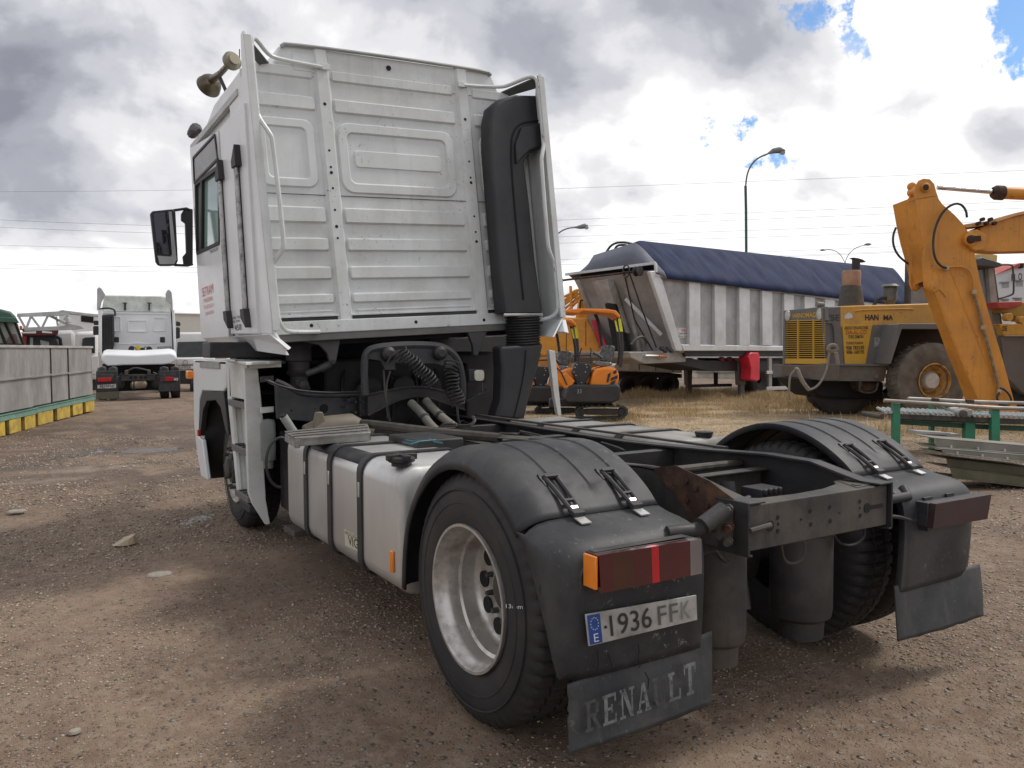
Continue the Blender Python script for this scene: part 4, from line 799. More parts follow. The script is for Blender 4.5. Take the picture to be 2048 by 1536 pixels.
# filters and black hose behind the steps
b = MB(); p = on(536, 880, 'y', 3.2); b.lathe((p[0], 3.2, p[2]-.15), (0, 0, 1), [(0, -.06), (.035, -.06), (.04, 0), (.052, .0), (.055, .02), (.055, .27), (.045, .30), (0, .31)], 24); b.build('washer_bottle', mat('greenish_white_plastic', (.15, .17, .16), .4, dirt=(.10, .10, .09)), truck)
b = MB(); c = on(562, 925, 'y', 2.62); b.tube([(c[0]+.10*math.cos(a), 2.62, c[2]+.17*math.sin(a)) for a in np.linspace(.4*math.pi, 1.5*math.pi, 14)], .011, 6); b.build('hose_loop', M_rub, truck)
b = MB(); b.box((-1.02, 2.62, .30), (-.55, 3.4, .90)); b.build('battery_box', M_bay, truck, bevel=.02)
for k in range(14):
    x, y, z = rr_.uniform(-1.1, -.8), 2.60, rr_.uniform(.35, .95); b = MB(); s_ = rr_.uniform(.015, .05)
    (b.lathe((x, y, z), (0, -1, 0), [(s_, 0), (s_, .03), (s_*.5, .045), (0, .045)], 12) if k % 2 else b.box((x-s_, y-.03, z-s_*.6), (x+s_, y+.01, z+s_*.6))); b.build('small_fitting', rr_.choice([M_chas, M_dusty, M_bay]), truck)
b = MB(); b.box((-1.18, 2.50, .26), (-.6, 2.75, .30)); b.build('tank_support', M_dusty, truck, bevel=.003)

# ---- white front wing and entry steps
for sx in (-1, 1):
    X = sx*1.25
    q = lambda px, py: on(px, py, 'x', -1.25)[1:]
    front = [q(386, 720), q(452, 722), q(452, 775), q(446, 783), q(404, 781), q(398, 800), q(395, 872), q(404, 880), q(414, 960), q(402, 952), q(394, 905), q(388, 850)]
    b = MB(); b.plate(front, 'x', X, X-sx*.04); wg = b.build('front_wing', M_white2, truck, bevel=.010)
    b = MB(); li = [q(404, 782), q(446, 784), q(448, 800), q(456, 870), q(450, 862), q(440, 815), q(430, 800), q(412, 802), q(405, 820), q(399, 872), q(396, 870), q(399, 800)]
    b.plate(li, 'x', X-sx*.004, X-sx*.05); b.build('wing_liner', M_plas, wg, bevel=.004)
    b = MB(); b.box((min(X, X-sx*.5), q(452, 722)[0]+.0, 1.40), (max(X, X-sx*.5), q(388, 722)[0]-.05, 1.43)); b.build('wing_top', M_whites, wg, bevel=.006)
    b = MB(); a, c = q(402, 735), q(441, 738); b.plate([a, (a[0], a[1]+.05), (c[0], c[1]+.06), c], 'x', X-sx*.0, X+sx*.012); b.build('wing_step_trim', mat('grey_trim', (.30, .30, .29), .5), wg, bevel=.003)
    b = MB(); y = q(390, 722)[0]; b.box((min(X, X+sx*.02)-.0, y-.20, .70), (max(X, X+sx*.02), y-.14, .76)); b.build('side_reflector', mat('red_reflector', (.5, .02, .02), .3), wg)
    b = MB(); y = q(384, 752)[0]; b.box((min(X, X+sx*.05), y-.06, 1.24), (max(X, X+sx*.05), y+.06, 1.32)); b.build('turn_signal', M_amb, wg, bevel=.01)
    # step column: side skin with a recess (three treads)
    y1, y0 = q(452, 722)[0], 3.42
    zs = [1.12, .76, .40]
    b = MB()
    b.box((min(X, X-sx*.03), y1-.10, .32), (max(X, X-sx*.03), y1-.0, 1.40)) if False else None
    b.loft([[(X, y1, 1.42), (X, y1-.12, 1.42), (X-sx*.03, y1-.12, 1.42), (X-sx*.03, y1, 1.42)], [(X, y1-.03, 1.12), (X, y1-.16, 1.12), (X-sx*.03, y1-.16, 1.12), (X-sx*.03, y1-.03, 1.12)], [(X, y1-.30, .34), (X, y1-.36, .34), (X-sx*.03, y1-.36, .34), (X-sx*.03, y1-.30, .34)]])
    b.box((min(X, X-sx*.03), y0, 1.14), (max(X, X-sx*.03), y1-.11, 1.42)); sc = b.build('step_side', M_whites, truck, bevel=.006)
    b = None; b = MB() if False else MB(); R0 = [(X-sx*.02, y1-.13, 1.14), (X-sx*.32, y1-.13, 1.14), (X-sx*.32, y1-.33, .34), (X-sx*.02, y1-.33, .34)]; b.prism([(X-sx*.012, y1-.13, 1.14), (X-sx*.084, y1-.13, 1.14), (X-sx*.084, y1-.33, .34), (X-sx*.012, y1-.33, .34)], (0, .012, 0)); b.build('step_riser', M_whites, sc); b = MB(); b.plate([(y0, .32), (y0, 1.14), (y1-.13, 1.14), (y1-.34, .32)], 'x', X-sx*.075, X-sx*.088); b.build('step_back_panel', M_whites, sc)
    b = MB(); ho = [(5.30, .28), (5.30, .80), (5.12, 1.12), (4.9, 1.17), (3.9, 1.17)]
    b.loft([[(X-sx*.045, y_, z_) for y_, z_ in ho], [(X-sx*.60, y_, z_) for y_, z_ in ho]], cap=False, closed=False); b.build('wheel_housing', M_bay, wg, smooth=60, solid=.015)
    b = MB(); b.box((min(X-sx*.60, X-sx*.62), 3.4, .3), (max(X-sx*.60, X-sx*.62), 5.3, 1.4)); b.build('housing_back', M_dark, wg)
    for z in zs:
        b = MB(); yy = y1-.10-(1.12-z)*.24; wd = .075; b.box((min(X+sx*.012, X-sx*wd), y0, z-.05), (max(X+sx*.012, X-sx*wd), yy, z)); tr = b.build('step_tread', mat('step_tread_grey', (.11, .11, .11), .55, dirt=(.2, .18, .16)), sc, bevel=.004)
        b = MB()
        for k in range(4): b.box((min(X-sx*.0, X-sx*.07), y0+.05+.12*k, z+.001), (max(X-sx*.0, X-sx*.07), y0+.08+.12*k, z+.008))
        tag(b.build('tread_rib', M_plas, tr), kind='stuff')
    b = MB(); b.box((min(X-sx*.0, X-sx*.085), y0, .27), (max(X-sx*.0, X-sx*.085), y1-.36, .34)); b.build('step_base', M_plas, sc, bevel=.01)
    # rear face of the step box: tapered white panel
    if sx < 0:
        R_ = ow([(488, 735), (516, 737), (523, 800), (529, 866), (525, 874), (532, 1000), (541, 1048), (532, 1050), (505, 1008), (497, 985)], 3.38)
        b = MB(); b.prism(R_, (0, .04, 0)); b.build('step_rear_panel', M_whites, sc, bevel=.006)
        R_ = ow([(455, 722), (562, 722), (562, 734), (494, 738), (492, 730)], 3.30); b = MB(); b.prism([np.array(on(p[0], p[1], 'z', 1.42)) for p in ((452, 721), (470, 716), (562, 722), (563, 727), (492, 731))], (0, 0, .02)); b.prism(ow([(500, 727), (563, 724), (563, 734), (500, 738)], 3.28), (0, .02, 0)); b.build('step_top_shelf', M_whites, sc, bevel=.004)
        for py in (812, 750):
            b = MB(); b.prism(ow([(522, py+3), (548, py+1), (548, py+12), (522, py+15)], 3.30), (0, .03, 0)); b.build('step_stay', M_whites if py > 800 else M_chas, sc, bevel=.003)
        b = MB(); b.prism(ow([(420, 684), (560, 684), (566, 716), (420, 716)], 3.6), (0, .3, 0)); b.build('bumper_beam', M_chas, truck, bevel=.01)
    else:
        R_ = ow([(1098, 700), (1110, 702), (1123, 830), (1116, 832), (1108, 790)], 3.2); b = MB(); b.prism(R_, (0, .04, 0)); b.build('step_rear_panel', M_whites, sc, bevel=.004)

# ================================================================== the ground
def fbm(x, y, seed, octs):
    r = np.random.default_rng(seed); out = np.zeros_like(x)
    for o in range(octs):
        f_ = 2.0**o
        for k in range(3): a = r.uniform(0, 2*math.pi); ph = r.uniform(0, 6.28); out += np.sin((x*math.cos(a)+y*math.sin(a))*f_*r.uniform(.7, 1.3)+ph)/f_/3
    return out
def ground_z(x, y):
    d = np.hypot(x+2.76, y+2.84); far = np.clip((d-2)/20, 0, 1)
    return (.014*fbm(x, y, 5, 5)*(1+far*1.2) - .012)*np.clip(1-np.exp(-d), 0, 1)*(d < 60)
na, nr = 420, 330
rad = np.concatenate([np.geomspace(.25, 60, nr-14), np.geomspace(75, 6000, 14)])
# finer angular steps where the picture looks
base_a = math.pi/2-math.radians(31.8); t = np.linspace(-1, 1, na, endpoint=False); ang = base_a+np.sign(t)*(np.abs(t)**1.8)*math.pi
A_, R__ = np.meshgrid(ang, rad); GX, GY = CP[0]+R__*np.cos(A_), CP[1]+R__*np.sin(A_); GZ = ground_z(GX, GY)
V = np.stack([GX, GY, GZ], -1).reshape(-1, 3); V = np.vstack([V, [[CP[0], CP[1], ground_z(CP[0:1], CP[1:2])[0]]]]); F = []
for i in range(nr-1):
    o = i*na
    for j in range(na): k = (j+1) % na; F.append((o+j, o+k, o+na+k, o+na+j))
c = len(V)-1
F += [(c, (j+1) % na, j) for j in range(na)]
me = bpy.data.meshes.new('ground'); me.from_pydata(V.tolist(), [], [tuple(reversed(q)) for q in F]); me.shade_smooth()
gm = bpy.data.materials.new('gravelly_dirt'); gm.use_nodes = True; me.materials.append(gm)
ground = bpy.data.objects.new('ground', me); scn.collection.objects.link(ground); tag(ground, kind='structure')
if me.polygons[0].normal.z < 0: me.flip_normals()
def ground_material():
    nt = gm.node_tree; L = nt.links.new; b = nt.nodes['Principled BSDF']; tc = node(nt, 'ShaderNodeTexCoord'); V = tc.outputs['Object']
    def nz(s, d=6, r=.6, w=0., dist=0.):
        n = node(nt, 'ShaderNodeTexNoise', i_Scale=s, i_Detail=d, i_Roughness=r, i_Distortion=dist); n.noise_dimensions = '4D'; n.inputs['W'].default_value = w; L(V, n.inputs['Vector']); return n.outputs[0]
    def mr(src, a, c, lo=0., hi=1.):
        n = node(nt, 'ShaderNodeMapRange', interpolation_type='SMOOTHSTEP'); L(src, n.inputs[0]); n.inputs[1].default_value = a; n.inputs[2].default_value = c; n.inputs[3].default_value = lo; n.inputs[4].default_value = hi; return n.outputs[0]
    def mixc(f, A, B):
        n = node(nt, 'ShaderNodeMix', data_type='RGBA')
        if isinstance(f, float): n.inputs[0].default_value = f
        else: L(f, n.inputs[0])
        for i, X in ((6, A), (7, B)):
            if isinstance(X, tuple): n.inputs[i].default_value = (*X, 1)
            else: L(X, n.inputs[i])
        return n.outputs[2]
    def m(op, a, b_=None, c_=None):
        n = node(nt, 'ShaderNodeMath', operation=op)
        for i, x in enumerate((a, b_, c_)):
            if x is None: continue
            if isinstance(x, (int, float)): n.inputs[i].default_value = x
            else: L(x, n.inputs[i])
        return n.outputs[0]
    def disc(x, y, r0, r1, sx=1., ang=0.):      # soft ellipse on the ground
        mp = node(nt, 'ShaderNodeMapping', vector_type='TEXTURE'); mp.inputs['Location'].default_value = (x, y, 0); mp.inputs['Rotation'].default_value = (0, 0, ang); mp.inputs['Scale'].default_value = (sx, 1, 1); L(V, mp.inputs[0])
        ln = node(nt, 'ShaderNodeVectorMath', operation='LENGTH'); L(mp.outputs[0], ln.inputs[0]); return mr(ln.outputs['Value'], r0, r1, 1, 0)
    big = nz(.32, 5, .6, 1.); med = nz(1.7, 7, .62, 2., .3); fine = nz(14, 6, .68, 3.); grit = nz(70, 4, .7, 4.)
    base = mixc(mr(med, .32, .68), (.150, .096, .064), (.245, .172, .118))
    base = mixc(mr(fine, .38, .72, 0, .55), base, (.32, .26, .20))
    # pebbles of several sizes pressed into the dirt
    h = None
    for sc, thr, w, colA, colB, amt in ((26, .44, .0, (.17, .145, .12), (.42, .37, .32), .85), (60, .40, 1., (.13, .11, .09), (.46, .41, .35), .75), (140, .36, 2., (.08, .065, .05), (.44, .41, .37), .5)):
        vo = node(nt, 'ShaderNodeTexVoronoi', i_Scale=float(sc), i_Randomness=1.); L(V, vo.inputs['Vector']); bw_ = node(nt, 'ShaderNodeSeparateColor'); L(vo.outputs['Color'], bw_.inputs[0])
        on_ = mr(m('ADD', bw_.outputs[0], m('MULTIPLY', med, -.9)), .30-.1*w, .38-.1*w)         # which cells hold a stone
        body = mr(vo.outputs['Distance'], .42, .22)
        k = m('MULTIPLY', m('MULTIPLY', on_, body), amt); base = mixc(k, base, mixc(bw_.outputs[1], colA, colB))
        hh = m('MULTIPLY', m('MULTIPLY', on_, mr(vo.outputs['Distance'], .5, .05)), 1.0/sc*.9); h = hh if h is None else m('ADD', h, hh)
    # straw coloured dead grass under the trailer and loader
    g = px_ground
    a = g(1400, 812); s1 = disc(a[0]+1.5, a[1]-.6, .5, 1.0, 1.0, 0)
    mk = m('MULTIPLY', disc(13.2, 10.2, 5.2, 8.5), mr(nz(.9, 6, .6, 8.), .34, .5)); base = mixc(m('MULTIPLY', mk, .85), base, mixc(mr(fine, .3, .7), (.28, .20, .115), (.58, .45, .28)))
    # wheel ruts running across the yard
    mpr = node(nt, 'ShaderNodeMapping'); mpr.inputs['Rotation'].default_value = (0, 0, math.radians(28)); mpr.inputs['Scale'].default_value = (1.6, .10, 1); L(V, mpr.inputs[0])
    nr_ = node(nt, 'ShaderNodeTexNoise', i_Scale=1.0, i_Detail=5, i_Roughness=.55, i_Distortion=.3); L(mpr.outputs[0], nr_.inputs['Vector']); rut = mr(nr_.outputs[0], .53, .64)
    dk = node(nt, 'ShaderNodeVectorMath', operation='MULTIPLY'); L(base, dk.inputs[0]); dk.inputs[1].default_value = (.66, .62, .60); base = mixc(m('MULTIPLY', rut, .5), base, dk.outputs[0])
    # damp soil: darker, a little shiny; puddles left of the truck
    dampn = mr(nz(.55, 6, .62, 5., .4), .50, .62)
    track = m('MAXIMUM', disc(*g(330, 940)[:2], .6, 2.0, 1.2), m('MAXIMUM', disc(*g(120, 905)[:2], 1.0, 3.2, 1.6), disc(*g(250, 860)[:2], 1.0, 3.5)))
    under = disc(0, 1.8, 1.2, 2.6, 1.0); 
    damp = m('MAXIMUM', m('MULTIPLY', dampn, .35), m('MULTIPLY', track, mr(nz(1.6, 5, .6, 6., .5), .38, .56)))
    dark = node(nt, 'ShaderNodeVectorMath', operation='MULTIPLY'); L(base, dark.inputs[0]); dark.inputs[1].default_value = (.50, .45, .43)
    base = mixc(damp, base, dark.outputs[0])
    pud = None
    for px, py, r, e, an in ((300, 898, .38, 2.2, -.2), (330, 897, .3, 2.0, .1), (165, 906, .42, 2.6, .3), (55, 934, .22, 2.4, .2), (395, 1035, .16, 2.4, .2)):
        q = g(px, py); dd = disc(q[0], q[1], r*.3, r, e, an+.55); pud = dd if pud is None else m('MAXIMUM', pud, dd)
    pm = mr(m('MULTIPLY', pud, m('ADD', nz(3.5, 5, .6, 7.), .25)), .36, .44)
    base = mixc(m('MULTIPLY', pm, .8), base, (.04, .032, .026))
    # pale dusty drifts
    base = mixc(m('MULTIPLY', m('MULTIPLY', disc(*g(140, 945)[:2], .1, .75, 3.0, .5), mr(med, .35, .6)), .8), base, (.30, .24, .18))
    L(base, b.inputs['Base Color']); rg = m('SUBTRACT', m('SUBTRACT', .92, m('MULTIPLY', damp, .30)), m('MULTIPLY', pm, .55)); L(rg, b.inputs['Roughness']); b.inputs['Specular IOR Level'].default_value = .35
    hh = m('ADD', m('MULTIPLY', fine, .010), m('MULTIPLY', grit, .0035)); hh = m('ADD', hh, h); hh = m('ADD', hh, m('MULTIPLY', med, .02)); hh = m('MULTIPLY', hh, m('SUBTRACT', 1.0, m('MULTIPLY', pm, .98)))
    bp = node(nt, 'ShaderNodeBump', i_Strength=.9, i_Distance=1.0); L(hh, bp.inputs['Height']); L(bp.outputs[0], b.inputs['Normal'])
ground_material()
# loose stones, real geometry, thinning out with distance
def stones(name, n, rmin, rmax, smin, smax, m, seed, reg=None):
    r = np.random.default_rng(seed); d = rmin*(rmax/rmin)**r.random(n); a = base_a+r.uniform(-.66, .66, n); x, y = CP[0]+d*np.cos(a), CP[1]+d*np.sin(a)
    keep = (np.sin(x*1.7+2*np.sin(y*.9))+np.sin(y*2.3+x)+np.sin(x*5.1-y*3.3)*.8+r.normal(0, .8, n)) > -.2; x, y, d = x[keep], y[keep], d[keep]; n = len(x)
    s = smin*(smax/smin)**(r.random(n)**2.2); s *= np.clip(d/5, .75, 2.0)
    base = np.array([(1, 0, 0), (-1, 0, 0), (0, 1, 0), (0, -1, 0), (0, 0, 1), (0, 0, -1)], float)
    P = base[None]*s[:, None, None]*r.uniform(.6, 1.25, (n, 6, 1))+r.normal(0, .18, (n, 6, 3))*s[:, None, None]; P[:, :, 2] *= .6
    c_, s_ = np.cos(r.uniform(0, 6.28, n)), np.sin(r.uniform(0, 6.28, n)); nrm = np.hypot(c_, s_)+1e-6; c_, s_ = c_/nrm, s_/nrm
    X = P[:, :, 0]*c_[:, None]-P[:, :, 1]*s_[:, None]; Y = P[:, :, 0]*s_[:, None]+P[:, :, 1]*c_[:, None]
    Vv = np.stack([X+x[:, None], Y+y[:, None], P[:, :, 2]+ground_z(x, y)[:, None]+s[:, None]*.15], -1).reshape(-1, 3)
    T = np.array([(0, 2, 4), (2, 1, 4), (1, 3, 4), (3, 0, 4), (2, 0, 5), (1, 2, 5), (3, 1, 5), (0, 3, 5)]); Ff = (T[None]+(np.arange(n)*6)[:, None, None]).reshape(-1, 3)
    me = bpy.data.meshes.new(name); me.vertices.add(len(Vv)); me.vertices.foreach_set('co', Vv.ravel()); me.loops.add(len(Ff)*3); me.loops.foreach_set('vertex_index', Ff.ravel().astype(np.int32))
    me.polygons.add(len(Ff)); me.polygons.foreach_set('loop_start', np.arange(0, len(Ff)*3, 3, dtype=np.int32)); me.update(calc_edges=True); me.materials.append(m)
    o = bpy.data.objects.new(name, me); scn.collection.objects.link(o); tag(o, kind='stuff')
def stone_mat(name, a, c_):
    m = bpy.data.materials.new(name); m.use_nodes = True; nt = m.node_tree; b = nt.nodes['Principled BSDF']; b.inputs['Roughness'].default_value = .85
    g = node(nt, 'ShaderNodeNewGeometry'); mx_ = node(nt, 'ShaderNodeMix', data_type='RGBA'); nt.links.new(g.outputs['Random Per Island'], mx_.inputs[0]); mx_.inputs[6].default_value = (*a, 1); mx_.inputs[7].default_value = (*c_, 1); nt.links.new(mx_.outputs[2], b.inputs['Base Color']); return m
M_st = stone_mat('gravel_stones', (.14, .10, .07), (.50, .42, .33))
stones('gravel', 300000, 1.3, 17, .0024, .0115, M_st, 11)
stones('gravel', 7000, 1.5, 25, .006, .017, M_st, 12)
for px, py, s, nm, lb in ((318, 1150, .055, 'flat_stone', 'pale flat stone lying on the dirt left of the fuel tank'), (250, 1088, .065, 'scrap_of_paper', 'crumpled tan scrap lying upright on the dirt left of the front wheel'),
                      (35, 1023, .055, 'flat_stone', 'small grey flat stone near the left edge of the yard'), (150, 1466, .018, 'white_pebble', 'white pebble in the gravel at the lower left')):
    q = px_ground(px, py); r = np.random.default_rng(px); n = 9; b = MB(); A1 = [(q[0]+s*(1+.3*r.random())*math.cos(k*6.28/n)*1.3, q[1]+s*(1+.3*r.random())*math.sin(k*6.28/n), .012) for k in range(n)]
    lift = .05 if 'paper' in nm else 0
    b.loft([[(x, y, .001) for x, y, z in A1], [(q[0]+(x-q[0])*.85, q[1]+(y-q[1])*.8, .014+lift*(x-q[0]+s)/s*.5) for x, y, z in A1]]); o = b.build(nm, mat('pale_stone' if not lift else 'tan_paper', (.30, .265, .225) if not lift else (.42, .34, .24), .8, var=.2, scale=30), bevel=.002); tag(o, lb, 'stone' if not lift else 'litter')
# dead grass blades
def grass(n, boxes, hmin, hmax, seed):
    r = np.random.default_rng(seed); X = []; Y = []; H = []
    for (x0, y0, sx, sy, hm, w) in boxes:
        k = int(n*w); X.append(r.normal(x0, sx, k)); Y.append(r.normal(y0, sy, k)); H.append(np.full(k, hm))
    x, y, h = map(np.concatenate, (X, Y, H)); cl = np.sin(x*3.1+1.5*np.sin(y*2))+np.sin(y*3.7+x*1.3)+np.sin(x*7.3+y*5.1)*.7; kp = cl+r.normal(0, .5, len(x)) > -.1; x, y, h = x[kp], y[kp], h[kp]*np.clip(.7+.35*cl[kp], .4, 1.6); n = len(x); h = h*r.uniform(.35, 1.1, n); a = r.uniform(0, 6.28, n); w = .0055+.003*r.random(n); le = r.uniform(0, .5, n)*h; la = r.uniform(0, 6.28, n)
    dx, dy = np.cos(a)*w, np.sin(a)*w; tx, ty = x+np.cos(la)*le, y+np.sin(la)*le; z = ground_z(x, y)
    Vv = np.stack([np.stack([x-dx, y-dy, z], -1), np.stack([x+dx, y+dy, z], -1), np.stack([tx*.6+x*.4, ty*.6+y*.4, z+h*.7], -1), np.stack([tx, ty, z+h], -1)], 1).reshape(-1, 3)
    Ff = (np.array([(0, 1, 2), (1, 3, 2)])[None]+(np.arange(n)*4)[:, None, None]).reshape(-1, 3)
    me = bpy.data.meshes.new('dry_grass'); me.vertices.add(len(Vv)); me.vertices.foreach_set('co', Vv.ravel()); me.loops.add(len(Ff)*3); me.loops.foreach_set('vertex_index', Ff.ravel().astype(np.int32)); me.polygons.add(len(Ff)); me.polygons.foreach_set('loop_start', np.arange(0, len(Ff)*3, 3, dtype=np.int32)); me.update(calc_edges=True)
    me.materials.append(stone_mat('straw', (.36, .26, .13), (.72, .57, .35))); o = bpy.data.objects.new('dry_grass', me); scn.collection.objects.link(o); tag(o, kind='stuff')
gx = lambda px, py: px_ground(px, py)[:2]
grass(90000, [(*gx(1340, 788), 1.3, 1.0, .20, .16), (*gx(1560, 798), 1.0, .8, .22, .16), (*gx(1450, 800), 2.2, 1.3, .13, .16), (*gx(1600, 815), 1.0, .7, .22, .1), (*gx(1350, 822), 1.6, 1.0, .09, .16), (*gx(1750, 820), .6, .5, .2, .05), (*gx(1960, 850), 1.2, .5, .25, .14), (*gx(1250, 835), .5, .4, .12, .04)], .05, .4, 3)

# ================================================================== things behind, left
def vframe(px, dep, turn=0.):               # frame on the ground under pixel column px at a depth; x to the right, y away
    p = px_depth(px, 697, dep); return yaw_frame(p[0], p[1], 121.8+turn)
def pts(fr, L, y=0., ax='y'): return [np.array(fr.on(p[0], p[1], ax, y)) for p in L]
def slab(fr, L, y=0., t=.05, ax='y'):
    v = {'y': (0, t, 0), 'x': (t, 0, 0), 'z': (0, 0, t)}[ax]; b = MB(); b.prism(pts(fr, L, y, ax), v); return b
def part(name, mb, m, par, bevel=0., **kw): return mb.build(name, m, par, bevel=bevel, **kw)
def tub(fr, L, y, r, n=6): b = MB(); b.tube(pts(fr, L, y), r, n); return b
M_galv = mat('weathered_sheet_metal', (.34, .335, .325), .5, .35, var=.28, scale=1.6, dirt=(.17, .155, .14), damt=.7, dscale=1.5, stretch=(1, 1, .5), spots=(.10, .08, .06), spthr=.68, spscale=5)
M_mint = mat('mint_green_paint', (.16, .33, .26), .6, dirt=(.12, .13, .10))
M_yel = mat('worn_yellow_paint', (.58, .40, .05), .6, var=.2, dirt=(.18, .13, .05), damt=.6, dscale=5)
M_brn = mat('dark_brown_gap', (.05, .03, .02), .8)
a, c = px_ground(187, 822), px_ground(0, 872); hd = math.degrees(math.atan2(c[0]-a[0], c[1]-a[1]))
CR = yaw_frame(a[0], a[1], hd)               # x runs towards the camera along the row, y is to the row's left
sgn = 1 if CR.w((0, 1, 0))[0] < a[0] else -1
names = ['sheet metal container at the far right end of the row', 'sheet metal container second from the right end of the row', 'sheet metal container third from the right with a dark rust mark on its edge', 'sheet metal container at the left edge of the photo, standing forward of the row']
xs = [CR.on(p, 760, 'y', 0)[0] for p in (185, 134, 97, 54)]+[CR.on(0, 760, 'y', 0)[0]+1.0]
for i in range(4):
    x0, x1 = xs[i], xs[i+1]-.02; off = -.02*i if i < 3 else -.10
    fr = Fr(CR.M, CR.w((x0, off*-sgn*-1, 0))); W_ = x1-x0; t = thing('metal_container', 'grey '+names[i], 'container', fr, 'metal containers in a row')
    s = sgn; Y = lambda v: s*v
    b = MB(); b.box((0, min(Y(0), Y(1.15)), .42), (W_, max(Y(0), Y(1.15)), 1.60)); bd = part('body', b, M_galv, t, .01)
    b = MB(); b.box((-.03, min(Y(-.03), Y(1.18)), 1.58), (W_+.01, max(Y(-.03), Y(1.18)), 1.63)); part('top_rim', b, mat('bright_rim', (.42, .40, .37), .5, .3), t, .005)
    b = MB(); b.bar((0, Y(-.02), 1.02), (W_, Y(-.02), 1.0), .04, .035); part('side_rib', b, M_galv, t, .004)
    b = MB(); b.bar((W_*.985, Y(-.012), .42), (W_*.985, Y(-.012), 1.58), .05, .03, up=(1, 0, 0)); part('corner_edge', b, mat('dark_rusty_edge', (.09, .075, .06), .7), t, .004)
    b = MB(); b.box((-.06, min(Y(-.04), Y(1.18)), .28), (W_, max(Y(-.04), Y(1.18)), .40)); b.box((-.06, min(Y(-.06), Y(0)), .385), (W_, max(Y(-.06), Y(0)), .40)); part('base_channel', b, M_mint, t, .004)
    b = MB(); b.box((0, min(Y(.02), Y(1.1)), .02), (W_-.04, max(Y(.02), Y(1.1)), .28)); part('skid', b, M_brn, t)
    n = max(1, round(W_/.85))
    for k in range(n): b = MB(); u = W_/n; b.box((k*u, min(Y(-.03), Y(.05)), .02), (k*u+u*.74, max(Y(-.03), Y(.05)), .275)); part('yellow_block', b, M_yel, t, .006)

# white building and haulage trailer far behind
fr = vframe(350, 62); t = thing('white_warehouse', 'long low cream-white warehouse wall behind the parked trucks on the left', 'building', fr)
M_wall = mat('cream_cladding', (.68, .66, .60), .7, var=.03); M_wallw = mat('white_cladding', (.76, .76, .76), .6, var=.03)
part('wall', slab(fr, [(345, 628), (470, 630), (470, 705), (345, 705)], 0, 4), M_wall, t); part('wall', slab(fr, [(50, 664), (345, 664), (345, 705), (50, 705)], 1, 4), M_wallw, t)
part('roof_edge', slab(fr, [(345, 626), (470, 628), (470, 630), (345, 628)], -.2, 4.4), M_wallw, t)
fr = vframe(140, 44, -28); t = thing('white_box_trailer', 'white high box trailer with a black side opening, behind the lattice ladder', 'trailer', fr)
part('body', slab(fr, [(118, 622), (200, 630), (200, 700), (118, 700)], 0, 2.5), M_wallw, t, .03); part('opening', slab(fr, [(162, 631), (187, 632), (187, 646), (162, 643)], -.03, .05), M_dark, t); part('roof_rail', slab(fr, [(118, 621), (200, 629), (200, 631), (118, 623)], -.06, .06), M_galv, t)
# white cab of another lorry between containers and the rear-on tractor
fr = vframe(170, 31, -28); t = thing('white_lorry', 'white lorry cab with a black side window, half hidden by the container row', 'lorry', fr)
cb = part('cab', slab(fr, [(150, 664), (196, 662), (196, 760), (150, 760)], 0, 2.3), M_wallw, t, .12)
part('window', slab(fr, [(165, 678), (170, 675), (190, 674), (190, 706), (163, 706)], -.03, .04), mat('dark_glass', (.015, .018, .02), .1), cb); part('lower_panel', slab(fr, [(150, 715), (196, 712), (200, 748), (183, 748)], -.06, .05), M_wallw, t, .01)
b = MB(); b.lathe(np.array(fr.on(188, 765, 'y', .2)), (0, 1, 0), [(0, 0), (.3, 0), (.48, .03), (.5, .3), (0, .3)], 24); part('wheel', b, M_tyre, t)
b = slab(fr, [(183, 760), (196, 760), (196, 790), (186, 790)], .1, .3); part('tank', b, M_chas, t, .05)
# semi-transparent looking silo cab part
fr = vframe(133, 34, -28); t = thing('grey_tanker', 'pale grey curved container between the red lorry and the white cab', 'container', fr)
part('body', slab(fr, [(104, 662), (142, 660), (150, 664), (150, 700), (100, 700)], 0, 2), mat('pale_grey_shell', (.52, .52, .50), .6, var=.05), t, .15)
# green lorry cab
fr = vframe(10, 27, -34); t = thing('green_lorry', 'dark green lorry cab rising behind the container at the left edge', 'lorry', fr); M_grn = mat('dark_green_paint', (.025, .095, .065), .35, dirt=(.1, .12, .1), damt=.3)
cb = part('cab', slab(fr, [(-60, 640), (28, 640), (36, 646), (48, 690), (48, 730), (-60, 730)], .05, 2.2), mat('cab_pale_interior', (.33, .36, .33), .5), t, .05)
part('roof', slab(fr, [(-60, 618), (2, 618), (22, 623), (31, 632), (37, 642), (30, 644), (-60, 647)], -.1, 2.5), M_grn, t, .10, seg=3)
part('sun_visor', slab(fr, [(-60, 632), (32, 635), (39, 646), (-60, 641)], -.22, .1), M_grn, t, .02)
for L in ([(30, 644), (47, 690)], [(9, 644), (30, 688)], [(-6, 646), (12, 690)], [(-60, 688), (48, 690)]): part('windscreen_pillar', tub(fr, L, -.02, .045), M_dark, t)
part('seat', slab(fr, [(12, 690), (16, 676), (22, 668), (32, 668), (38, 690)], -.01, .05), mat('brown_seat', (.18, .12, .10), .8), t, .02)
part('turn_signal', slab(fr, [(39, 651), (45, 652), (45, 661), (40, 660)], -.25, .12), mat('orange_signal', (.5, .10, .04), .4), t, .02)
part('body_panel', slab(fr, [(-60, 688), (50, 690), (50, 800), (-60, 800)], -.05, .1), M_grn, t)
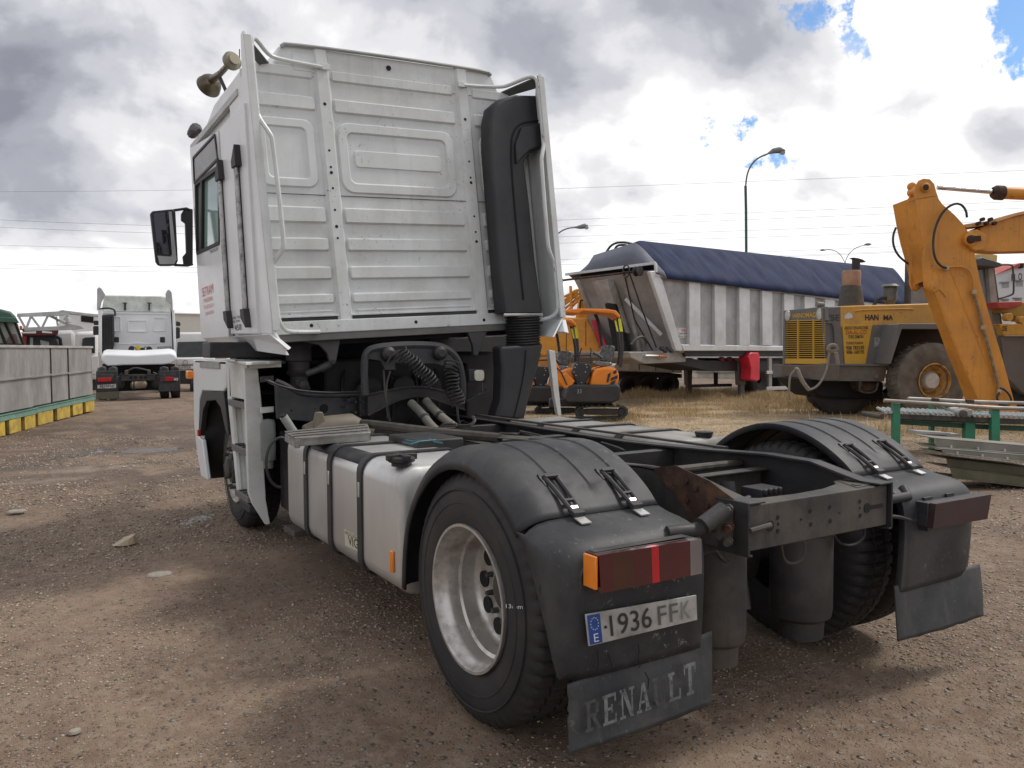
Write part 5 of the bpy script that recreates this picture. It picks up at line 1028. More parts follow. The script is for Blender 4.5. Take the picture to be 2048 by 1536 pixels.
# red lorry carrying an aluminium lattice ladder
fr = vframe(85, 31, -30); t = thing('red_lorry', 'red lorry cab with dark windows under the lattice ladder', 'lorry', fr); M_rd = mat('faded_red_paint', (.38, .045, .04), .45)
cb = part('cab', slab(fr, [(44, 668), (112, 668), (118, 690), (118, 780), (44, 780)], .1, 2.2), mat('cab_dark_interior', (.04, .04, .045), .6), t, .05)
part('pillar', slab(fr, [(43, 664), (54, 664), (52, 692), (47, 692)], 0, .1), M_rd, t, .01); part('roof', slab(fr, [(44, 657), (118, 658), (116, 668), (108, 672), (46, 672)], -.05, 2.2), mat('dark_red_roof', (.09, .018, .02), .5), t, .03)
for L in ([(60, 675), (66, 675), (66, 692), (60, 692)], [(80, 680), (98, 684), (98, 692), (82, 692)]): part('window', slab(fr, L, .06, .03), mat('pale_pane', (.38, .44, .42), .2), cb)
part('light_bar', slab(fr, [(42, 664), (72, 663), (72, 667), (42, 667)], -.3, .1), M_wallw, t, .01); part('light_bar', slab(fr, [(84, 662), (104, 664), (104, 667), (84, 666)], -.3, .1), M_wallw, t, .01)
b = tub(fr, [(112, 672), (120, 678), (122, 692)], -.1, .07); part('mirror_arm', b, M_dark, t)
fr = vframe(100, 29, -29); t = thing('lattice_ladder', 'white aluminium lattice boom resting above the red lorry', 'ladder', fr); M_lat = mat('dull_white_lattice', (.50, .51, .50), .5, dirt=(.3, .3, .28))
for y, dz in ((0, 0), (.9, -2)):
    part('top_rail', slab(fr, [(34, 627), (125, 622+0), (128, 622), (140, 627), (125, 632), (34, 634)], y, .08), M_lat, t, .005)
    part('bottom_rail', slab(fr, [(45, 655), (125, 652), (140, 648), (162, 652), (168, 657), (150, 660), (50, 662)], y, .08), M_lat, t, .005)
    xs_ = [36, 48, 52, 64, 78, 90, 98, 100]
    for L in ([(38, 634), (50, 655)], [(62, 632), (53, 656)], [(62, 632), (80, 656)], [(96, 631), (84, 656)], [(97, 631), (137, 650)], [(112, 633), (116, 652)], [(136, 630), (128, 640)], [(104, 632), (118, 642)]):
        b = MB(); p, q_ = pts(fr, L, y+.04); b.bar(p, q_, .075, .05, up=(0, 1, 0)); part('lattice_brace', b, M_lat, t)
part('end_nose', slab(fr, [(118, 622), (124, 620), (200, 630), (200, 633), (140, 627)], 0, .9), M_lat, t)
b = MB(); p = np.array(fr.on(137, 640, 'y', -.1)); b.lathe(p, (0, 0, 1), [(.0, -.12), (.10, -.1), (.09, .05), (.05, .1), (0, .1)], 12); part('spotlight', b, M_lat, t)
# white car-transporter cab on the right of the rear-on tractor
fr = vframe(372, 30, -21); t = thing('white_van', 'white van front with a dark windscreen, half hidden by the foreground cab', 'van', fr)
part('body', slab(fr, [(351, 665), (430, 664), (430, 735), (351, 735)], 0, 2.6), M_wallw, t, .08); part('windscreen', slab(fr, [(355, 684), (430, 682), (430, 714), (353, 714)], -.04, .06), mat('van_windscreen', (.05, .06, .06), .12), t, .02)
part('bonnet', slab(fr, [(350, 716), (430, 714), (430, 728), (352, 730)], -.5, .6), M_wallw, t, .06); pp_ = part('name_panel', slab(fr, [(352, 732), (430, 731), (430, 737), (352, 738)], -.54, .05), M_wallw, t)
fit_text('JUMPER', fr.on(357, 737, 'y', -.56), fr.on(382, 737, 'y', -.56), fr.on(357, 732, 'y', -.56), .01).build('lettering', M_txtblk, pp_, smooth=0)
b = MB(); p = np.array(fr.on(371, 725, 'y', -.52)); b.lathe(p, (0, -1, 0), [(.07, 0), (.09, .01), (.09, .02), (.07, .02)], 18); part('badge', b, M_galv, t)
part('bumper', slab(fr, [(350, 742), (430, 741), (430, 768), (352, 768)], -.4, .8), M_chas, t, .05)
b = MB(); b.lathe(np.array(fr.on(380, 770, 'y', -.2)), (1, 0, 0), [(0, 0), (.3, 0), (.38, .03), (.4, .25), (0, .25)], 24); part('wheel', b, M_tyre, t)

# ---- second tractor unit, rear-on, at the back of the yard
fr = vframe(275, 24.6, -24); t = thing('tractor_unit', 'white sleeper tractor unit parked rear-on at the back left of the yard', 'truck', fr)
M_w3 = mat('clean_white_cab', (.84, .86, .88), .35, var=.02, dirt=(.6, .6, .58), damt=.15)
Yc = 2.6
cb = part('cab', slab(fr, [(201, 625), (348, 625), (349, 712), (201, 712)], Yc, 2.0), M_w3, t, .03)
part('roof_deflector', slab(fr, [(208, 591), (215, 590), (322, 592), (340, 595), (343, 624), (203, 624)], Yc+.05, 1.6), mat('pale_green_white', (.60, .64, .60), .4), t, .04)
part('gutter', slab(fr, [(206, 624), (343, 625), (343, 628), (206, 627)], Yc-.04, .06), M_w3, cb)
for L in ([(208+48, 641), (256+38, 641), (294, 663), (256, 663)], [(308, 635), (330, 636), (330, 662), (307, 662)], [(228, 634), (241, 634), (241, 662), (228, 662)]):
    b = MB(); P = pts(fr, L, Yc-.02)
    for k in range(4): b.bar(P[k], P[(k+1) % 4], .035, .03, up=(0, 1, 0))
    part('panel_rib', b, M_w3, cb, .006)
for L in ([(228, 674), (238, 674), (238, 685), (228, 685)], [(320, 674), (330, 674), (330, 685), (320, 685)]): part('vent', slab(fr, L, Yc-.03, .04), M_rub, cb, .02)
part('crease', slab(fr, [(228, 686), (258, 688), (270, 685), (280, 685), (292, 688), (320, 686), (320, 687), (292, 689), (258, 689), (228, 688)], Yc-.02, .03), M_w3, cb)
part('grey_placard', slab(fr, [(314, 693), (343, 692), (343, 699), (315, 700)], Yc-.02, .03), mat('grey_placard', (.40, .40, .42), .5), cb)
for L in ([(248, 606), (252, 606), (252, 621), (248, 621)], [(297, 607), (300, 607), (300, 621), (297, 621)]):
    part('roof_bracket', slab(fr, L, Yc-.05, .1), M_rub, t, .02); part('bracket_foot', slab(fr, [(L[0][0]-3, 605), (L[0][0]+6, 605), (L[0][0]+6, 607), (L[0][0]-3, 607)], Yc-.07, .05), M_rub, t)
for L in ([(194, 578), (198, 574), (203, 577), (211, 590), (208, 596), (203, 605), (199, 622), (194, 620)], [(331, 588), (334, 581), (338, 579), (343, 584), (345, 600), (346, 626), (342, 622), (340, 608), (332, 600)]):
    part('side_wing', slab(fr, L, Yc-.6, .05), mat('wing_grey_white', (.42, .43, .43), .5), t, .01)
part('side_fairing', slab(fr, [(196, 620), (203, 620), (203, 712), (200, 712)], Yc-.6, .6), M_w3, t, .01); part('side_fairing', slab(fr, [(344, 620), (349, 620), (353, 712), (348, 712)], Yc-.6, .6), M_w3, t, .01)
part('air_intake', slab(fr, [(203, 630), (228, 628), (228, 690), (224, 704), (202, 706)], Yc-.35, .35), M_plas, t, .04)
for k in range(4): part('intake_slot', slab(fr, [(207+5*k, 634), (208+5*k, 634), (208+5*k, 690), (207+5*k, 690)], Yc-.37, .03), M_dark, t)
part('exhaust_bracket', tub(fr, [(200, 618), (212, 616), (222, 617), (230, 620), (230, 632)], Yc-.6, .03), M_rub, t); part('vertical_pipe', tub(fr, [(343, 616), (345, 650), (347, 705)], Yc-.55, .035), M_rub, t)
for L in ([(187, 641), (197, 641), (197, 650), (187, 650)], [(186, 652), (197, 652), (197, 670), (186, 670)], [(352, 642), (361, 644), (361, 652), (352, 652)], [(352, 654), (360, 655), (360, 676), (352, 678)]): part('mirror', slab(fr, L, Yc+1.4, .12), M_plas, t, .03)
part('rail', slab(fr, [(244, 704), (308, 703), (312, 709), (244, 710)], Yc-.7, .15), M_dark, t, .02)
for k, (px, py, m) in enumerate(((263, 697, M_rub), (276, 696, mat('yellow_coupling', (.7, .5, .03), .4)), (298, 698, M_rub), (285, 700, M_rub))):
    b = MB(); b.lathe(np.array(fr.on(px, py, 'y', Yc-.75)), (0, -1, 0), [(.05, 0), (.085, .01), (.085, .05), (.0, .05)], 14); part('coupling', b, m, t)
for px in (262, 268, 292, 300): part('hose_arc', tub(fr, [(px-6, 704), (px-4, 695), (px, 693), (px+4, 697), (px+5, 704)], Yc-.8, .012, 5), M_rub, t)
# the white apron piece over the frame
b = MB(); L = [(202, 716), (204, 711), (212, 708), (240, 709), (275, 710), (310, 708), (340, 706), (350, 709), (355, 716), (350, 723), (342, 728), (325, 730), (250, 731), (215, 733), (207, 727), (203, 722)]
P = pts(fr, L, .6); b.loft([[p+np.array([0, .9, .15]) for p in P], [p+np.array([0, .1, .03]) for p in P], P]); part('white_roof_section', b, M_w3, t, .05, seg=3)
for s, x0 in ((-1, 192), (1, 317)):
    L = [(x0, 742), (x0+43, 741), (x0+44, 782), (x0, 784)]; mg = part('mudguard', slab(fr, L, 0, .05), M_guard, t, .02)
    for xx in (x0+4, x0+26): b = MB(); P = pts(fr, [(xx, 750), (xx, 740), (xx+3, 734), (xx+8, 733), (xx+15, 735), (xx+16, 750)], .05); b.prism(P, (0, 1.0, 0)); part('tyre_hump', b, M_guard, t, .03)
    part('light_mount', slab(fr, [(x0+2, 748), (x0+35, 748), (x0+34, 763), (x0+2, 764)], -.06, .06), M_chas, t, .01)
    part('tail_lamp', slab(fr, [(x0+4, 756), (x0+31, 755), (x0+30, 763), (x0+4, 764)] if s < 0 else [(x0+13, 754), (x0+30, 754), (x0+30, 762), (x0+13, 762)], -.10, .05), M_red2, t, .01)
    for dx in (2, 24): b = MB(); c_ = np.array(fr.on(x0+dx+9, 760, 'y', .3)); b.lathe((c_[0]-.14, .55, .5), (1, 0, 0), [(0, 0), (.3, 0), (.48, .03), (.5, .06), (.5, .24), (.48, .28), (0, .28)], 28); part('wheel', b, M_tyre, t)
part('mud_flap', slab(fr, [(192, 784), (236, 782), (236, 797), (192, 799)], .02, .02), mat('olive_flap', (.11, .105, .075), .7), t)
pl_ = part('number_plate', slab(fr, [(195, 770), (232, 768), (232, 776), (195, 777)], -.03, .02), mat('plate_white', (.6, .6, .6), .5), t)
fit_text('9839FNC', fr.on(199, 776, 'y', -.032), fr.on(231, 775, 'y', -.032), fr.on(199, 770, 'y', -.032), .01, .01).build('plate_text', M_txtblk, pl_, smooth=0)
pl_ = part('sticker', slab(fr, [(348, 756), (356, 756), (356, 761), (348, 761)], -.11, .03), mat('plate_white', (.6,)*3), t); fit_text('CA', fr.on(349, 761, 'y', -.115), fr.on(355, 761, 'y', -.115), fr.on(349, 756, 'y', -.115), .005).build('lettering', M_txtblk, pl_, smooth=0)
xm_ = part('cross_member', slab(fr, [(240, 749), (314, 748), (312, 761), (242, 762)], .1, .1), M_chas, t, .01)
for px in (262, 271, 282, 291): b = MB(); c_ = np.array(fr.on(px, 755, 'y', .09)); b.cyl(c_, c_+np.array([0, .01, 0]), .05, n=12); part('round_hole', b, M_dark, xm_, smooth=0)
for px in (234, 317): b = MB(); b.lathe(np.array(fr.on(px, 757, 'y', .3)), (0, 0, 1), [(0, -.3), (.15, -.3), (.2, -.2), (.2, .05), (.12, .1), (0, .1)], 18); part('air_bag', b, M_chas, t)
for px in (252, 298): part('frame_horn', slab(fr, [(px-3, 741), (px+3, 741), (px+3, 750), (px-3, 750)], .0, 2.5), M_dusty, t, .01)
b = MB(); c_ = fr.on(261, 771, 'y', .6); c2 = fr.on(294, 769, 'y', .6); b.tube([(c_[0], .6, c_[2]), (c_[0]+.05, .6, c_[2]), (c2[0]-.05, .6, c2[2]), (c2[0], .6, c2[2])], [.06, .115, .115, .06], 16); at_ = part('air_tank', b, mat('tan_air_tank', (.42, .34, .24), .5), t)
part('air_tank_band', tub(fr, [(268, 762), (268, 779)], .46, .02), M_chas, at_)
part('bumper_bar', slab(fr, [(238, 783), (316, 780), (317, 786), (238, 788)], .3, .08), mat('tan_bar', (.35, .30, .23), .7), t, .01)
part('under_cab_shade', slab(fr, [(205, 728), (350, 728), (350, 764), (314, 782), (240, 784), (205, 764)], 1.6, .4), M_dark, t)  # black slab added to stand for the shade beneath the cab
for q_ in ([(236, 752), (246, 746)], [(306, 745), (322, 752)], [(256, 742), (268, 735), (284, 738), (300, 742)]): part('strut', tub(fr, q_, .2, .03), M_chas, t)

# ================================================================== things behind, right
M_org = mat('machine_orange', (.78, .33, .035), .5, var=.08, dirt=(.34, .17, .05), damt=.35, dscale=3)
M_org2 = mat('bright_orange_plastic', (.80, .24, .015), .35, var=.06)
M_yarm = mat('amber_arm_paint', (.64, .26, .03), .5, var=.10, scale=2, dirt=(.38, .17, .05), damt=.4, dscale=2.5, spots=(.10, .05, .03), spthr=.68, spscale=7, marks=(.12, .06, .03), mthr=.58, mscale=11, streak=(.22, .11, .04, .45))
M_blk = mat('matt_black_paint', (.018, .018, .02), .55, dirt=(.07, .065, .06), damt=.4)
M_tr = mat('trailer_aluminium', (.64, .655, .67), .5, .25, var=.05, dirt=(.35, .34, .32), damt=.4, dscale=1.2)
M_trp = mat('trailer_sheet', (.40, .405, .415), .45, .45, var=.15, scale=1.4, dirt=(.24, .235, .22), damt=.6, dscale=1.6)
M_trf = mat('trailer_front_sheet', (.42, .41, .40), .5, .3, var=.15, scale=1, dirt=(.26, .20, .15), damt=.6, dscale=1.2)
M_tarp = mat('blue_tarpaulin', (.009, .019, .066), .75, var=.3, scale=2.5, dirt=(.020, .031, .078), damt=.6, spec=.25, dscale=1.8)
M_tarp2 = mat('slate_tarpaulin', (.11, .12, .155), .6, var=.08)

# far closing row: low pale wall and hedge
fr = vframe(1500, 75); t = thing('boundary_wall', 'low pale boundary wall at the far edge of the yard on the right', 'wall', fr)
part('wall', slab(fr, [(1040, 692), (3200, 692), (3200, 740), (1040, 740)], 0, .3), mat('pale_render', (.50, .48, .44), .8), t)
fr = vframe(1150, 70)
tag(slab(fr, [(-700, 688), (330, 688), (330, 740), (-700, 740)], 14, .3).build('boundary_wall', mat('pale_render', (.5,)*3), None, fr), 'low pale boundary wall far behind the containers on the left', 'wall')
# large orange excavator house
fr = vframe(1150, 24, 8); t = thing('orange_excavator', 'large orange tracked excavator with a tall engine housing, behind the small diggers', 'excavator', fr)
bd = part('engine_housing', slab(fr, [(1060, 640), (1120, 634), (1174, 636), (1184, 650), (1205, 698), (1212, 712), (1060, 712)], 0, 2.2), M_org, t, .06)
part('lower_housing', slab(fr, [(1060, 714), (1205, 714), (1208, 738), (1060, 738)], -.05, 2.3), mat('orange_lower', (.50, .22, .05), .5), t, .03)
part('roof_hump', slab(fr, [(1156, 601), (1166, 598), (1176, 618), (1190, 640), (1150, 640)], .6, 1.4), M_org, t, .05)
for L in ([(1171, 642), (1172, 642), (1172, 692), (1171, 692)], [(1132, 650), (1133, 650), (1133, 705), (1132, 705)]): part('panel_gap', slab(fr, L, -.01, .02), M_dark, bd)
part('grab_bar', tub(fr, [(1160, 628), (1160, 603), (1163, 600), (1171, 602), (1174, 608)], .5, .03), M_blk, t)
for k in range(7):
    part('boom_lattice', tub(fr, [(1118, 590+k*7), (1135+k*2, 586+k*4), (1158, 573+k*3.5), (1168, 590+k*4)] if k % 2 else [(1118, 608+k*5), (1166-k, 574+k*4)], .8, .04), mat('lattice_yellow', (.66, .33, .06), .5), t)
part('boom_post', tub(fr, [(1141, 572), (1143, 620)], .7, .045), M_org, t)
part('undercarriage', slab(fr, [(1090, 738), (1200, 738), (1210, 800), (1090, 800)], .3, 1.8), M_blk, t, .1)
# red painted upright between the housing and the trailer
rp_ = part('red_panel', slab(fr, [(1182, 641), (1192, 640), (1216, 694), (1214, 698), (1199, 697)], -.5, .3), mat('signal_red', (.52, .012, .03), .4), t, .02)
fit_text('MEDEX', fr.on(1200, 682, 'y', -.51), fr.on(1192, 650, 'y', -.51), fr.on(1206, 680, 'y', -.51), .01).build('lettering', mat('dark_red_letters', (.20, .01, .02), .5), rp_, smooth=0)
part('cab_glass', slab(fr, [(1196, 645), (1228, 650), (1236, 700), (1214, 706)], -.3, .2), mat('smoky_glass', (.05, .055, .06), .15), t)

# mini excavators
def mini(px0, dep, name_label, S, full, turn=0):
    """S maps design pixel coordinates (drawn for the right-hand machine) to this one"""
    fr = vframe(px0, dep, turn); g = lambda L: [S(*p) for p in L]; t = thing('mini_excavator', name_label, 'excavator', fr, 'small orange diggers')
    sl = lambda L, y, th: slab(fr, g(L), y, th)
    for y in (-.55, .40):      # tracks: loop of plates and an inner beam
        loop = g([(1152, 822), (1160, 814), (1180, 812), (1215, 811), (1244, 812), (1254, 818), (1254, 828), (1246, 836), (1215, 838), (1170, 838), (1156, 834)]); P = [np.array(fr.on(a, c_, 'y', y)) for a, c_ in loop]
        b = MB(); cen = sum(P)/len(P)
        b.loft([[p+np.array([0, yy, 0]) for p in P]+[cen+(p-cen)*np.array([.93, 1, .80])+np.array([0, yy, 0]) for p in P[::-1]] for yy in (0, .28)]) if False else b.loft([[p for p in P], [p+np.array([0, .28, 0]) for p in P], [cen+(p-cen)*np.array([.93, 1, .76])+np.array([0, .28, 0]) for p in P], [cen+(p-cen)*np.array([.93, 1, .76]) for p in P], [p for p in P]], cap=False)
        tk_ = part('track', b, M_rub, t, .01)
        for k in range(26):
            u = k/26*len(P); i = int(u); f_ = u-i; c_ = P[i]*(1-f_)+P[(i+1) % len(P)]*f_; b = MB(); b.box((c_[0]-.02, y-.005, c_[2]-.022), (c_[0]+.02, y+.285, c_[2]+.022)); part('track_lug', b, M_rub, tk_)
        c_ = cen; b = MB(); b.prism([cen+(p-cen)*np.array([.8, 1, .45])+np.array([0, .06, 0]) for p in P], (0, .16, 0)); part('track_frame', b, M_blk, t, .01)
        for qx in (1160, 1246): b = MB(); s = np.array(fr.on(*S(qx, 825), 'y', y+.04)); b.cyl(s, s+np.array([0, .2, 0]), .10, n=18); part('track_wheel', b, M_blk, t, .01)
    part('base_frame', sl([(1100, 800), (1160, 798), (1160, 812), (1100, 814)], -.3, .6), M_blk, t, .02)
    part('slew_ring', sl([(1150, 806), (1225, 806), (1220, 813), (1156, 813)], -.35, .8), M_blk, t)
    hs = part('house', sl([(1128, 800), (1137, 772), (1146, 769), (1210, 770), (1236, 768), (1242, 776), (1240, 800), (1225, 806), (1135, 806)], -.65, 1.3), M_blk, t, .05, seg=3)
    part('rear_cover', sl([(1180, 772), (1186, 746), (1192, 738), (1212, 734), (1232, 736), (1238, 748), (1238, 762), (1232, 776), (1214, 774)], -.55, 1.1), M_org2, t, .05, seg=3)
    for L in ([(1216, 748), (1222, 745), (1220, 755), (1214, 760)], [(1226, 744), (1233, 739), (1234, 746), (1227, 748)], [(1222, 756), (1236, 750), (1235, 757), (1221, 762)], [(1214, 758), (1219, 757), (1217, 764), (1213, 765)], [(1222, 764), (1232, 760), (1228, 770), (1219, 771)]): part('vent', sl(L, -.57, .04), M_blk, t, .005)
    cs = part('console', sl([(1148, 730), (1153, 725), (1178, 726), (1184, 732), (1182, 748), (1172, 766), (1172, 772), (1152, 772), (1150, 760), (1144, 745)], -.45, .6), mat('console_black', (.028, .028, .03), .5), t, .03)
    for a, c_ in ((1154, 729), (1172, 729), (1150, 735), (1174, 734), (1148, 744), (1171, 744), (1152, 751), (1163, 765)): b = MB(); s = np.array(fr.on(*S(a, c_), 'y', -.455)); b.cyl(s, s+np.array([0, .01, 0]), .012, n=6); part('screw', b, M_alu, cs)
    st = part('seat_back', sl([(1203, 694), (1210, 690), (1228, 691), (1231, 696), (1228, 716), (1222, 725), (1200, 722), (1198, 716)], -.1, .14), mat('wrapped_seat', (.10, .105, .11), .12, var=.5, scale=25, bump=.01, bscale=14), t, .03, seg=3)
    part('seat_cushion', sl([(1188, 727), (1190, 722), (1222, 724), (1226, 730), (1210, 734), (1192, 732)], -.3, .5), mat('wrapped_seat_grey', (.16, .165, .17), .2, var=.5, scale=25), t, .03)
    cn = part('canopy', sl([(1125, 620), (1160, 617), (1215, 618), (1232, 621), (1240, 630), (1241, 637), (1236, 634), (1226, 627), (1166, 622), (1158, 627), (1128, 625)], -.65, 1.3), M_org2, t, .02, seg=3)
    for L in ([(1236, 634), (1242, 660), (1245, 700), (1240, 735)], [(1228, 630), (1236, 665), (1240, 700), (1236, 730)], [(1190, 628), (1196, 640), (1204, 690), (1208, 740)]): part('canopy_post', tub(fr, g(L), -.45 if L[0][0] == 1236 else .3, .035), M_blk, t)
    for L in ([(1236, 637), (1242, 637), (1246, 663), (1240, 663)], [(1229, 641), (1232, 641), (1237, 663), (1234, 663)]): part('warning_strip', sl(L, -.50, .02), mat('yellow_warning', (.70, .72, .05), .5), t)
    for L in ([(1155, 728), (1158, 712), (1163, 696)], [(1180, 730), (1182, 700), (1181, 696)], [(1145, 712), (1180, 711)]): part('lever', tub(fr, g(L), -.3, .014), M_blk, t)
    b = tub(fr, g([(1186, 706), (1196, 710), (1204, 716)]), -.35, .03); part('armrest', b, M_blk, t)
    part('blade_arm', sl([(1108, 716), (1114, 726), (1126, 750), (1132, 745), (1150, 762), (1144, 772), (1136, 778), (1128, 776), (1112, 756), (1104, 735)], -.6, .16), M_org2, t, .02); part('blade_hose', tub(fr, g([(1110, 735), (1120, 740), (1128, 756), (1134, 770)]), -.64, .015), M_blk, t)
    b = sl([(1118, 745), (1135, 738), (1150, 735), (1150, 762), (1138, 768)], -.3, .5); part('front_cover', b, M_org2, t, .04)
    part('arm_link', sl([(1100, 798), (1112, 792), (1122, 806), (1116, 816), (1098, 816)], -.4, .2), M_blk, t, .02)
    return t, fr
t_, fr_ = mini(1190, 17.4, 'small orange open-canopy digger with a black seat, nearest the silver trailer', lambda a, c_: (a, c_), True)
fit_text('33', fr_.on(1154, 787, 'y', -.655), fr_.on(1163, 786, 'y', -.655), fr_.on(1154, 779, 'y', -.655), .01).build('lettering', mat('grey_letters', (.3,)*3, .5), t_, smooth=0)
mini(1105, 19.2, 'small orange open-canopy digger half hidden behind the foreground cab', lambda a, c_: (1190+(a-1190)*.92-84, 640+(c_-622)*.90+(0 if c_ > 700 else 0)), False)

# white flatbed lorry seen beneath the trailer
fr = vframe(1290, 27); t = thing('white_flatbed_lorry', 'white lorry with side lockers, seen under the front of the silver trailer', 'lorry', fr)
part('side_lockers', slab(fr, [(1228, 731), (1234, 726), (1352, 728), (1364, 733), (1364, 746), (1240, 742), (1230, 740)], 0, 2.2), mat('cream_white', (.55, .53, .48), .5), t, .02)
for L in ([(1278, 726), (1279, 726), (1279, 740), (1278, 740)], [(1311, 727), (1312, 727), (1312, 742), (1311, 742)], [(1345, 728), (1346, 728), (1346, 744), (1345, 744)]): part('locker_gap', slab(fr, L, -.02, .02), M_dark, t)
part('chassis', slab(fr, [(1236, 744), (1364, 748), (1364, 756), (1236, 756)], .3, 1.5), M_blk, t)
for px, py, r in ((1298, 775, .42), (1262, 772, .40), (1338, 768, .36)): b = MB(); s = np.array(fr.on(px, py, 'y', .15)); b.lathe(s, (0, 1, 0), [(.12, .1), (.2, .02), (r*.62, .0), (r*.7, -.02), (r*.95, 0), (r, .05), (r, .3), (r*.9, .34), (0, .34)], 28); part('wheel', b, M_tyre, t)
part('front_gear', slab(fr, [(1236, 748), (1290, 750), (1288, 800), (1238, 800)], .5, 1.2), M_blk, t, .05)
# dark vehicle bits and pale wall further right under the trailer
fr = vframe(1440, 40); t = thing('pale_shed', 'low pale shed wall seen between the trailer legs', 'shed', fr)
part('wall', slab(fr, [(1395, 745), (1480, 745), (1480, 762), (1395, 762)], 0, 1), mat('shed_cream', (.55, .52, .44), .7), t); part('post', slab(fr, [(1430, 740), (1433, 740), (1433, 764), (1430, 764)], -.3, .1), M_galv, t)
part('roof_edge', slab(fr, [(1392, 741), (1484, 741), (1484, 745), (1392, 745)], -.1, 1.2), M_galv, t)

# ---- silver tipper semi-trailer under a blue tarpaulin
p = px_depth(1312, 697, 21.0); TR = yaw_frame(p[0], p[1], 80); t = thing('tipper_trailer', 'silver ribbed tipper semi-trailer with a folded blue tarpaulin over the top', 'trailer', TR)
xend = TR.on(1840, 620, 'y', 0)[0]
side = part('side_sheet', slab(TR, [(1316, 548), (1840, 613), (1840, 702), (1368, 702)], .10, .05), M_trp, t)
part('top_rail', slab(TR, [(1312, 549), (1840, 614), (1840, 626), (1560, 584), (1312, 553)], .0, .14), M_tr, t, .02); part('top_rail_lip', slab(TR, [(1312, 549), (1840, 617), (1840, 619), (1312, 551)], -.03, .04), M_tr, t)
part('bottom_rail', slab(TR, [(1362, 689), (1560, 692), (1840, 694), (1840, 702), (1368, 702)], .0, .14), M_tr, t, .02)
part('chassis_beam', slab(TR, [(1368, 702), (1840, 702), (1840, 713), (1371, 713)], .12, .2), M_blk, t, .01)
def tlin(px, a, c_): return a+(c_-a)*(px-1312)/(1840-1312)
for x0, x1 in ((1379, 1401), (1430, 1452), (1479, 1500), (1525, 1545), (1569, 1588), (1610, 1630), (1651, 1670), (1690, 1708), (1726, 1743), (1762, 1778), (1795, 1811)):
    part('side_rib', slab(TR, [(x0, tlin(x0, 553, 626)-2), (x1, tlin(x1, 553, 626)-2), (x1, 691), (x0, 691)], .0, .12), M_tr, t, .015)
part('front_corner_panel', slab(TR, [(1299, 543), (1313, 541), (1325, 560), (1366, 702), (1352, 702)], -.01, .10), M_tr, t, .02)
st_ = part('sticker', slab(TR, [(1353, 656), (1377, 656), (1377, 676), (1355, 676)], .09, .01), mat('white_sticker', (.62,)*3, .5), t)
fit_text('TT TRAILER', TR.on(1354, 663, 'y', .088), TR.on(1376, 663, 'y', .088), TR.on(1354, 657, 'y', .088), .005).build('lettering', mat('red_letters', (.5, .02, .02), .5), st_, smooth=0)
fit_text('7000 3455', TR.on(1357, 669, 'y', .088), TR.on(1376, 669, 'y', .088), TR.on(1357, 665, 'y', .088), .005).build('lettering', M_txtblk, st_, smooth=0)
fit_text('PMA 3300', TR.on(1357, 675, 'y', .088), TR.on(1376, 675, 'y', .088), TR.on(1357, 671, 'y', .088), .005).build('lettering', M_txtblk, st_, smooth=0)
# front bulkhead: plane sloping back towards its foot
Wt = TR.on(1135, 545, 'x', 0)[1]
def fpt(px, py):      # point of the sloping front at this pixel
    a = np.array(TR.on(px, py, 'x', 0)); 
    for _ in range(6): x = max(0, (3.55-a[2])*.62); a = np.array(TR.on(px, py, 'x', x))
    return a
def fslab(L, o=0., th=.05): b = MB(); b.prism([fpt(*p)+np.array([-o, 0, -o*.5]) for p in L], (th, 0, .0)); return b
part('front_bulkhead', fslab([(1150, 556), (1306, 540), (1360, 702), (1300, 716), (1262, 716), (1212, 712), (1180, 650), (1166, 600)], 0, .08), M_trf, t, .01)
for L, o in (([(1192, 560), (1228, 556), (1262, 662), (1240, 650), (1205, 598)], .15), ([(1205, 552), (1228, 549), (1243, 598), (1210, 592)], .30), ([(1150, 556), (1158, 555), (1186, 622), (1178, 612)], .06), ([(1245, 550), (1249, 549), (1288, 716), (1280, 716)], .05), ([(1296, 541), (1312, 541), (1366, 702), (1350, 704)], .08)): part('bulkhead_post', fslab(L, o, .15), mat('post_grey', (.50, .49, .48), .5, .3, dirt=(.25, .2, .16)), t, .01)
part('tipping_ram', fslab([(1220, 598), (1240, 600), (1268, 700), (1240, 704)], .25, .2), M_blk, t, .04)
b = MB(); b.bar(fpt(1258, 598)-np.array([.15, 0, 0]), fpt(1330, 670)-np.array([.15, 0, 0]), .10, .10); part('diagonal_brace', b, M_tr, t, .01)
b = MB(); b.tube([fpt(1133, 563)-np.array([.35, 0, 0]), fpt(1295, 544)-np.array([.35, 0, 0])], .03, 8); rl = part('tarp_roller', b, M_rust, t)
for q_ in ((1133, 563), (1293, 544)): b = MB(); s = fpt(*q_)-np.array([.35, 0, 0]); b.lathe(s, (0, 1, 0), [(0, -.08), (.13, -.08), (.13, -.05), (.06, -.04), (.06, .04), (.13, .05), (.13, .08), (0, .08)], 18); part('roller_end', b, M_blk, rl)
for L in ([(1270, 545), (1290, 640), (1325, 700)], [(1280, 545), (1305, 620), (1333, 695)]): b = MB(); b.tube([fpt(*q_)-np.array([.45, 0, 0]) for q_ in L], .022, 6); part('tarp_cable', b, M_rub, t)
b = MB(); s = fpt(1273, 544)-np.array([.42, 0, 0]); b.tube([s+np.array([0, .11*math.cos(a), .16*math.sin(a)]) for a in np.linspace(0, 2*math.pi, 17)[:-1]], .022, 6, closed=True); part('cable_loop', b, M_rub, t)
